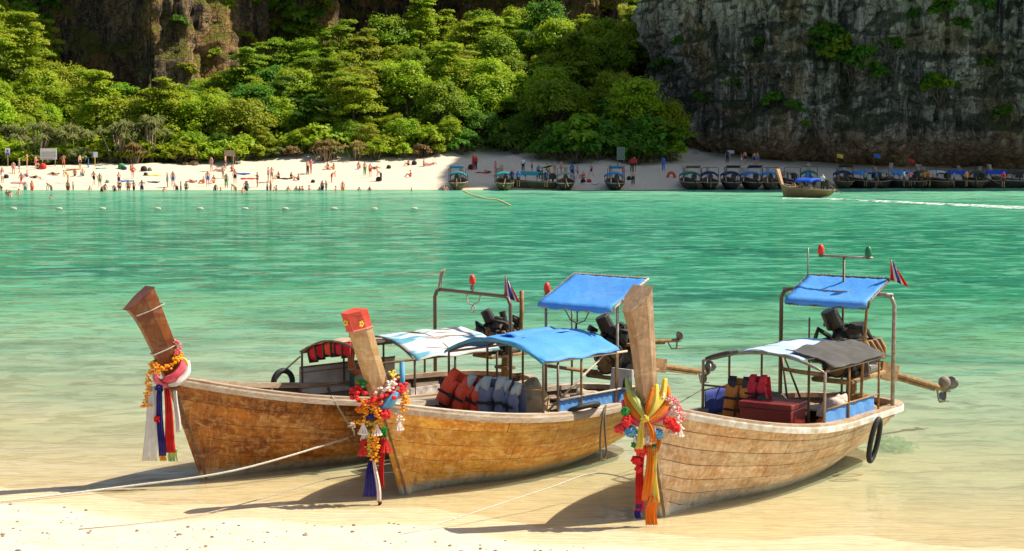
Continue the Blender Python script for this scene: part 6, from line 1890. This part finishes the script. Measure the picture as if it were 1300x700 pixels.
A, Bz, Cz = 0, 300, 560
def Q(x0, zx, zy): return x0 + zx / 3.94, 170 + zy / 3.94
L_ = [
 (A, 12, 246, 'stand', 'shorts', 'white'), (A, 68, 208, 'stand', 'briefs', 'pink'), (A, 97, 196, 'stand', 'shorts', 'teal'), (A, 108, 268, 'walk', 'shorts', 'red'), (A, 135, 172, 'pose', 'briefs', 'orange'), (A, 137, 218, 'sit', None, None), (A, 180, 178, 'stand', 'briefs', 'red'), (A, 190, 177, 'sit', None, 'black'), (A, 318, 172, 'pose', 'shorts', 'orange'), (A, 400, 180, 'stand', 'shorts', 'black'), (A, 172, 222, 'lie', None, 'black'), (A, 375, 212, 'sit', None, 'black'), (A, 415, 212, 'sit', None, 'teal'), (A, 470, 260, 'walk', 'shorts', 'black'), (A, 500, 270, 'stand', 'shorts', 'green'), (A, 595, 264, 'pose', 'shorts', 'navy'), (A, 665, 226, 'stand', 'briefs', 'red'), (A, 655, 186, 'sit', None, 'black'), (A, 838, 270, 'stand', 'shorts', 'teal'), (A, 866, 268, 'stand', 'shorts', 'blue'), (A, 962, 245, 'lie', None, 'red'), (A, 1020, 250, 'sit', None, 'orange'), (A, 1040, 264, 'stand', 'shorts', 'blue'), (A, 1070, 248, 'sit', None, 'pink'), (A, 1058, 190, 'stand', 'briefs', 'grey'), (A, 1116, 226, 'pose', 'shorts', 'grey'), (A, 1127, 178, 'stand', 'shorts', 'navy'), (A, 1160, 190, 'sit', None, 'red'), (A, 1098, 190, 'lie', None, 'orange'), (A, 1132, 272, 'stand', 'trousers', 'green'), (A, 1176, 255, 'stand', 'shorts', 'black'), (A, 1288, 268, 'pose', 'briefs', 'black'), (A, 340, 246, 'bend', 'briefs', 'yellow'), (A, 272, 207, 'lie', None, 'black'),
 (Bz, 160, 244, 'stand', 'briefs', 'red'), (Bz, 178, 244, 'pose', 'shorts', 'grey'), (Bz, 212, 226, 'sit', None, None), (Bz, 275, 228, 'sit', None, None), (Bz, 312, 235, 'sit', None, 'black'), (Bz, 357, 206, 'stand', 'trousers', 'black'), (Bz, 374, 202, 'pose', 'briefs', 'pink'), (Bz, 477, 246, 'bend', None, 'red'), (Bz, 458, 180, 'sit', None, 'red'), (Bz, 488, 180, 'sit', None, 'orange'), (Bz, 612, 176, 'sit', None, None), (Bz, 643, 210, 'stand', 'trousers', 'green'), (Bz, 670, 218, 'stand', 'shorts', 'red'), (Bz, 695, 176, 'lie', None, 'red'), (Bz, 724, 240, 'bend', 'trousers', 'black'), (Bz, 872, 218, 'sit', None, 'red'), (Bz, 862, 160, 'sit', None, 'black'), (Bz, 938, 165, 'sit', None, 'pink'), (Bz, 975, 158, 'lie', None, 'red'),
 (Cz, 235, 196, 'lie', None, 'black'), (Cz, 455, 204, 'stand', 'shorts', 'navy'), (Cz, 570, 205, 'stand', 'shorts', 'orange'), (Cz, 600, 206, 'stand', 'shorts', 'grey'), (Cz, 682, 228, 'walk', 'shorts', 'blue'), (Cz, 712, 226, 'sit', None, 'red'), (Cz, 752, 218, 'walk', 'shorts', 'navy'), (Cz, 960, 262, 'stand', 'trousers', 'black'), (Cz, 530, 205, 'sit', None, 'yellow'),
]
for x0, zx, zy, ps, lo, lc in L_:
    person(*Q(x0, zx, zy), ps, lo, lc)
for x0, zx, zy, ps, lo, lc, u, uc, sk in ((Bz, 1185, 182, 'stand', 'trousers', 'red', 'shirt', 'red', 1), (Bz, 1198, 182, 'stand', 'trousers', 'black', 'shirt', 'red', 2), (Cz, 410, 192, 'stand', 'trousers', 'black', 'shirt', 'white', 2), (Cz, 530, 228, 'stand', 'shorts', 'green', 'shirt', 'yellow', 2), (Cz, 655, 226, 'stand', 'trousers', 'navy', 'shirt', 'blue', 2), (Cz, 910, 222, 'pose', 'shorts', 'pink', 'shirt', 'pink', 0), (Cz, 954, 192, 'stand', 'trousers', 'black', 'shirt', 'red', 2), (Cz, 967, 192, 'stand', 'shorts', 'black', 'shirt', 'red', 1), (Cz, 1112, 188, 'walk', 'trousers', 'blue', 'shirt', 'blue', 2), (Cz, 272, 212, 'stand', 'trousers', 'pink', 'shirt', 'pink', 1), (Cz, 488, 225, 'stand', 'trousers', 'black', 'shirt', 'grey', 2), (Cz, 505, 228, 'bend', 'trousers', 'navy', 'shirt', 'white', 2)):
    person(*Q(x0, zx, zy), ps, lo, lc, u, uc, sk)
for zx, zy, lo, lc, u, uc in ((572, 228, 'shorts', 'white', None, None), (597, 220, 'shorts', 'black', None, None), (665, 226, 'shorts', 'navy', None, None), (685, 230, 'shorts', 'blue', None, None), (470, 212, 'trousers', 'black', 'shirt', 'navy')):
    person(840 + zx / 5.65, 170 + zy / 5.65, 'stand', lo, lc, u, uc)
# waders (feet under water) and swimmers
for px, py, ps in ((Q(A, 127, 284) + ('stand',)), (Q(A, 160, 286) + ('stand',)), (Q(A, 258, 284) + ('bend',)), (Q(A, 340, 284) + ('stand',)), (Q(A, 367, 284) + ('stand',)), (Q(A, 520, 286) + ('bend',)), (Q(A, 510, 294) + ('bend',)), (Q(A, 575, 290) + ('bend',)), (Q(A, 598, 284) + ('stand',)), (Q(A, 642, 284) + ('stand',)), (Q(A, 670, 284) + ('pose',)), (Q(A, 710, 284) + ('pose',)), (Q(A, 885, 284) + ('bend',)), (Q(A, 905, 286) + ('stand',)), (Q(A, 932, 284) + ('stand',)), (Q(A, 1075, 286) + ('bend',)), (Q(A, 1180, 288) + ('bend',)), (Q(A, 1236, 286) + ('stand',)), (Q(A, 8, 286) + ('bend',)), (Q(Bz, 155, 284) + ('stand',)), (Q(Bz, 172, 284) + ('stand',)), (Q(Bz, 430, 284) + ('stand',)), (Q(Bz, 450, 284) + ('pose',)), (Q(Bz, 533, 286) + ('stand',)), (Q(Bz, 48, 286) + ('pose',))):
    w = on_z(px, py, 0); w.y = min(w.y, 177.2)
    person(px, py, ps, xyz=(w.x, w.y, -.62), dz=-.6)
for x0, zx, zy in ((A, 55, 316), (A, 35, 302), (A, 95, 302), (A, 256, 326), (A, 450, 284), (A, 822, 290), (A, 1105, 286), (A, 1215, 296), (Bz, 200, 284), (Bz, 300, 284), (Bz, 318, 286), (Bz, 330, 284), (Bz, 365, 284), (Bz, 417, 284), (Bz, 497, 286), (Bz, 615, 284), (Bz, 667, 284), (Bz, 877, 286), (Bz, 1036, 284), (Bz, 1048, 284), (A, 47, 312), (Bz, 190, 286), (Bz, 35, 292), (Bz, 260, 288)):
    px, py = Q(x0, zx, zy); w = on_z(px, py, 0)
    person(px, py, 'stand', xyz=(w.x, min(w.y, 177.0), -1.22), dz=-1.22)
# people aboard the passing boat and among the moored boats
bx = lambda x, y, z: tuple(tw(PB, (x * .92, y * .92, z * .92)))
for k, (x, y, lo, lc, u, uc) in enumerate(((2.2, .4, 'shorts', 'navy', 'shirt', 'white'), (2.9, -.4, 'shorts', 'orange', None, None), (3.5, .35, 'shorts', 'red', 'shirt', 'grey'), (4.1, -.4, 'shorts', 'orange', None, None), (1.3, .1, 'shorts', 'black', None, None))):
    person(1000 + 8 * k, 240, 'sit', lo, lc, u, uc, xyz=bx(x, y, .62), where="aboard the passing boat", group="people in the passing boat", rz=2.5)
person(1042, 240, 'stand', 'trousers', 'black', 'shirt', 'white', xyz=bx(5.3, .2, .6), where="steering the passing boat", group="people in the passing boat", skin=2, rz=2.4)
for k, (px, py, uc) in enumerate(((1000, 224, 'navy'), (1026, 226, 'blue'), (1152, 224, 'white'), (1160, 222, 'pink'), (1180, 223, 'orange'), (1184, 223, 'orange'), (1213, 224, 'grey'), (1228, 226, 'orange'), (1116, 222, 'blue'), (1101, 224, 'grey'), (1270, 228, 'red'), (650, 229, 'navy'), (658, 231, 'blue'), (693, 230, 'navy'))):
    w = on_z(px, 236, .6); person(px, py, 'stand' if k != 3 else 'pose', 'shorts', 'black', 'shirt', uc, 2, xyz=(w.x, w.y + rf.uniform(-1, 2), .45), where="standing in a moored boat" if px < 700 else "in a cliffside boat", group="people in the moored boats")

# ---------------------------------------------------------------- signs
M_POST = simple_mat("sign_post", (0.46, 0.36, 0.20), .8, .3); M_BOARDW = simple_mat("board_white", (0.72, 0.70, 0.64), .6, .1, 2); M_BOARDG = simple_mat("board_grey_panel", (0.50, 0.50, 0.46), .6, .2, 3); M_BLUE_S = simple_mat("sign_blue", (0.06, 0.12, 0.36), .5, .1); M_BROWN_S = simple_mat("board_brown", (0.42, 0.30, 0.20), .8, .25, 3); M_INK = simple_mat("sign_ink", (0.10, 0.09, 0.09), .7, .2)
def sign(px, py_foot, h_c, w, h, nm, label, board, posts, post_mat=None, frame=None):
    p = ground_at(px, py_foot); o = empty(nm, (p.x, p.y, gz(p.x, p.y)), 0)
    for x in posts: post(o, [(x, .06, -.3), (x, .06, h_c + h / 2 - .03)], post_mat or M_POST, .05)
    mb = MB(); mb.box((0, 0, h_c), (w, .05, h)); b = mb.build("board", board, o, False, .01)
    if frame:
        for (x, z, a, c) in ((0, h_c + h / 2, w + .1, .07), (0, h_c - h / 2, w + .1, .07), (-w / 2, h_c, .07, h - .07), (w / 2, h_c, .07, h - .07)):
            mb = MB(); mb.box((x, -.012, z), (a, .08, c)); mb.build("frame_bar", frame, b)
    tag(o, label, "sign"); return o, b
o, b = sign(62, 212, 1.55, 1.95, 1.30, "notice_board", "large white notice board at the left end of the far beach", M_BOARDW, (-.8, .8), M_POST, M_BOARDW)
mb = MB(); mb.box((0, -.034, 1.48), (1.75, .012, .72)); mb.build("grey_panel", M_BOARDG, b)
for k in range(3):
    mb = MB(); mb.box((-.1 + .08 * k, -.034, .98 - .11 * k), (1.5 - .2 * k, .012, .045)); mb.build("text_line", M_INK, b)
o, b = sign(10, 212, 1.9, .60, .85, "small_sign", "blue and white sign on a post at the far left edge", M_BOARDW, (0,), M_POST)
mb = MB(); mb.box((0, -.032, 1.58), (.5, .012, .36)); mb.build("blue_panel", M_BLUE_S, b)
mb = MB(); mb.sphere((0, -.04, 1.96), (.14, .012, .14), 12, 6); mb.build("pictogram", M_INK, b)
o, b = sign(120.5, 212, 1.50, .68, .66, "small_sign", "small pale sign with blue side on a yellow post", M_BOARDW, (0,), simple_mat("yellow_post", (0.62, 0.44, 0.08), .7, .2))
mb = MB(); mb.box((-.24, -.032, 1.50), (.17, .012, .60)); mb.build("blue_panel", M_BLUE_S, b)
o, b = sign(291.5, 214, 1.85, 1.25, .70, "brown_board", "plain brown board above the bathers left of the sand bank", M_BROWN_S, (-.45, .45), M_BROWN_S)
o, b = sign(788, 211, 1.55, .9, 1.5, "framed_board", "tall green-framed board before the dense trees", simple_mat("board_dull_green", (0.16, 0.20, 0.15), .6, .2), (-.38, .38), simple_mat("frame_green", (0.12, 0.22, 0.13), .6, .2), simple_mat("frame_green2", (0.22, 0.32, 0.22), .6, .2))
o, b = sign(927, 205, 1.2, 1.0, .42, "small_sign", "small grey-white sign near the cave mouth", M_BOARDG, (0,), M_POST)
# blue kayak-like paddle board standing by the post sign, bench, towels and bags
p = ground_at(112, 213)
mb = MB(); mb.tube([(0, 0, 0), (.03, 0, .4), (.05, 0, .9), (.05, 0, 1.15)], [.16, .14, .11, .02], 8, flat=.35); o = mb.build("beach_umbrella", CLO['blue'], None, True); o.location = (p.x, p.y, gz(p.x, p.y)); tag(o, "folded blue beach umbrella standing beside the yellow post sign", "umbrella")
p = ground_at(135, 206); o = empty("bench", (p.x, p.y, gz(p.x, p.y)), .1)
mb = MB(); mb.box((0, 0, .45), (2.0, .4, .06)); mb.build("seat", M_BOARD, o)
for x in (-.8, .8): mb = MB(); mb.box((x, 0, .2), (.1, .35, .44)); mb.build("leg", M_BOARD, o)
tag(o, "low wooden bench behind the sand right of the yellow post", "bench")
k = 0
for x0, zx, zy, cn in ((A, 240, 226, 'white'), (A, 517, 176, 'teal'), (A, 630, 238, 'blue'), (A, 760, 244, 'navy'), (A, 1245, 226, 'red'), (A, 1215, 202, 'blue'), (A, 95, 246, 'pink'), (Bz, 60, 226, 'red'), (Bz, 25, 202, 'blue'), (A, 370, 180, 'orange'), (Bz, 230, 226, 'black'), (Cz, 745, 250, 'white'), (Cz, 210, 196, 'red'), (A, 770, 210, 'yellow')):
    p = ground_at(*Q(x0, zx, zy)); mb = MB()
    mb.grid([[(-.9 + .3 * i, -.4 + .2 * j, .05 + .03 * math.sin(i * 2.1 + j * 1.7)) for j in range(5)] for i in range(7)])
    o = mb.build("beach_towel", CLO[cn], None, True, solid=.02); o.location = (p.x, p.y, gz(p.x, p.y)); o.rotation_euler = (0.13, 0, rf.uniform(-.6, .6))
    tag(o, f"{cn} beach towel spread on the sand {[s_ for a, b_, s_ in PEOPLE_AREAS if a <= Q(x0, zx, zy)[0] < b_][0]}", "towel", "towels on the far beach")
for x0, zx, zy, cn, r_ in ((A, 32, 222, 'black', .3), (A, 608, 176, 'green', .45), (A, 622, 182, 'navy', .3), (A, 720, 188, 'black', .42), (A, 750, 186, 'grey', .3), (A, 215, 176, 'red', .45), (A, 728, 210, 'black', .25), (A, 538, 246, 'grey', .25), (Bz, 383, 246, 'black', .25), (Bz, 762, 174, 'black', .3), (Bz, 890, 155, 'black', .35), (Bz, 712, 238, 'black', .35), (Cz, 150, 178, 'black', .4), (Cz, 710, 246, 'black', .3), (Cz, 740, 246, 'red', .3), (Cz, 940, 232, 'black', .3)):
    p = ground_at(*Q(x0, zx, zy)); mb = MB(); h_ = r_ * 1.5
    mb.tube([(0, 0, 0), (0, 0, h_ * .2), (.02, 0, h_ * .7), (.03, 0, h_ * .95), (.03, 0, h_)], [r_ * .75, r_, r_ * .85, r_ * .5, r_ * .1], 10); o = empty("backpack", (p.x, p.y, gz(p.x, p.y)), rf.uniform(0, 6))
    mb.build("bag_body", CLO[cn], o, True); mb = MB(); mb.tube([(r_ * .7, 0, h_ * .2), (r_ * 1.15, 0, h_ * .5), (r_ * .6, 0, h_ * .85)], .03, 5); mb.build("strap", CLO['black'], o)
    tag(o, f"{cn} bag left on the sand {[s_ for a, b_, s_ in PEOPLE_AREAS if a <= Q(x0, zx, zy)[0] < b_][0]}", "bag", "bags on the far beach")
# lumps of rock and driftwood at the back of the sand
for px, py, s_ in ((236, 210, .5), (246, 210, .6), (828, 206, .8), (5, 200, 1.2)):
    p = ground_at(px, py); mb = MB(); mb.sphere((0, 0, 0), (s_, s_ * .8, s_ * .6), 10, 7)
    mb.v = [tuple(Vector(v_) * (1 + .35 * mnoise.noise(Vector(v_) * 2.1 + Vector((px, 0, 0))))) for v_ in mb.v]
    o = mb.build("boulder", M_CLIFF_R, None, False); o.location = (p.x, p.y, gz(p.x, p.y) + s_ * .2); tag(o, "grey boulder " + {236: "left of the pair near the beach's left middle", 246: "right of the pair near the beach's left middle", 828: "lying on shaded sand under the trees", 5: "at the left edge under the trees"}[px], "boulder")
# swimming-zone floats and the yellow float line
M_BUOY = simple_mat("buoy_cream", (0.74, 0.60, 0.40), .6, .2)
for k, px in enumerate((17, 75, 130, 200, 254, 311, 362, 424, 475, 526)):
    p = on_z(px, 266, 0); mb = MB(); mb.tube([(-.27, 0, 0), (-.23, 0, 0), (0, 0, .01), (.23, 0, 0), (.27, 0, 0)], [.02, .09, .11, .09, .02], 10); o = mb.build("marker_buoy", M_BUOY, None, True); o.location = (p.x, p.y, .04); tag(o, "cream float marking the swimming area off the left beach", "buoy", "floats marking the swimming area")
M_YB = simple_mat("buoy_yellow", (0.56, 0.42, 0.12), .6, .2)
lp = [on_z(x, y, 0) for x, y in ((588, 243), (596, 247), (606, 250), (617, 253), (630, 254), (638, 257), (648, 262))]
for i in range(len(lp) - 1):
    kk = 5
    for j in range(kk):
        q = lp[i].lerp(lp[i + 1], (j + .5) / kk); mb = MB(); mb.sphere((0, 0, 0), (.11, .11, .08), 8, 6); o = mb.build("line_float", M_YB, None, True); o.location = (q.x, q.y, .05); tag(o, "yellow float on the line trailing from the first beached boat", "float", "yellow floats on the trailing line")
rope("float_line", [(q.x, q.y, .03) for q in lp], .02, M_ROPE, "yellow rope threading the floats off the first beached boat")
# red and white raft, orange buoy, tall flags
o = empty("inflatable_raft", on_z(922, 232, 0) + Vector((0, 6, 2.55)), .1)
mb = MB(); mb.tube([(1.4 * math.copysign(abs(math.cos(a)) ** .6, math.cos(a)), .7 * math.copysign(abs(math.sin(a)) ** .6, math.sin(a)), 0) for a in [k * 6.283 / 28 for k in range(28)]], .26, 8, True); mb.build("tube", CLO['orange'], o, True)
mb = MB(); mb.box((0, 0, -.12), (2.4, 1.1, .08)); mb.build("floor", CLO['white'], o, False, .02); mb = MB(); mb.box((.3, -.93, .02), (.5, .1, .3)); mb.build("patch", CLO['white'], o, False, .03)
for x in (-.9, .9):
    post(o, [(x, 0, -.1), (x, 0, -2.6)], M_PIPE, .04, "rack_leg")
tag(o, "orange and white inflatable raft carried above the shaded boats", "raft")
o = MB().tube([(.42 * math.cos(a), 0, .62 * math.sin(a)) for a in [k * 6.283 / 24 for k in range(24)]], .17, 8, True).build("lifebuoy", simple_mat("buoy_orange", (0.62, 0.10, 0.03), .6, .2), None, True); q = on_z(852, 238, 0); o.location = (q.x, q.y, 1.5 - .35); tag(o, "orange buoy hung beside the green-roofed boat", "lifebuoy")
for px, py, h_, c_, lb in ((1116, 236, 4.0, 'blue', "tall blue flag rising between the moored boats"), (1160, 236, 3.4, 'red', "small red flag above the boats below the cliff"), (1068, 236, 4.0, 'yellow', "small yellow flag above the dark awning")):
    q = on_z(px, py, 0); o = empty("boat_flag", (q.x, q.y + 3, .5), 0); post(o, [(0, 0, 0), (0, 0, h_ - .5)], M_PIPE, .03, "staff")
    mb = MB(); mb.grid([[(.02 + .8 * i / 6, .08 * math.sin(i * 1.2), h_ - .55 - .5 * j / 3 - .03 * i) for j in range(4)] for i in range(7)]); mb.build("flag_cloth", CLO[c_], o, True, solid=.01); tag(o, lb, "flag", "flags above the far boats")
# weedy patch off boat 3's stern
rs = np.random.RandomState(8); p = on_z(1132, 556, 0); n = 900
P_ = np.stack([p.x + rs.normal(0, .12, n), p.y + rs.normal(0, .26, n), np.full(n, -.18) + rs.random(n) * .14], -1); nn = rs.normal(size=(n, 3)) * .4 + np.array([0, -.3, 1]); nn /= np.linalg.norm(nn, axis=1)[:, None]
V, F = leaf_quads(rs, P_, nn, np.full(n, .05)); tag(link_mesh("sea_weed", mesh_np("sea_weed", V, F, LEAF['bright'])), "patch of green weed in shallow water off the rightmost boat's stern", "weed", kind="stuff")

# ================================================================== labels: tell same-named things apart by their order
def finish_labels():
    dg = {}
    bpy.context.view_layer.update()
    for o in bpy.data.objects:
        if o.parent is None and o.get("label"): dg.setdefault(o["label"], []).append(o)
    ordw = ["", "second", "third", "fourth", "fifth", "sixth", "seventh", "eighth", "ninth", "tenth"]
    for lab, obs in dg.items():
        if len(obs) < 2: continue
        obs.sort(key=lambda o: float(project(np.array(o.matrix_world.translation))[0]))
        n = len(obs)
        for i, o in enumerate(obs):
            if i == 0: s = "leftmost one"
            elif i == n - 1: s = "rightmost one"
            elif i <= 9: s = ordw[i] + " from left"
            else: s = str(i + 1) + "th from left"
            o["label"] = lab + ", " + s
finish_labels()
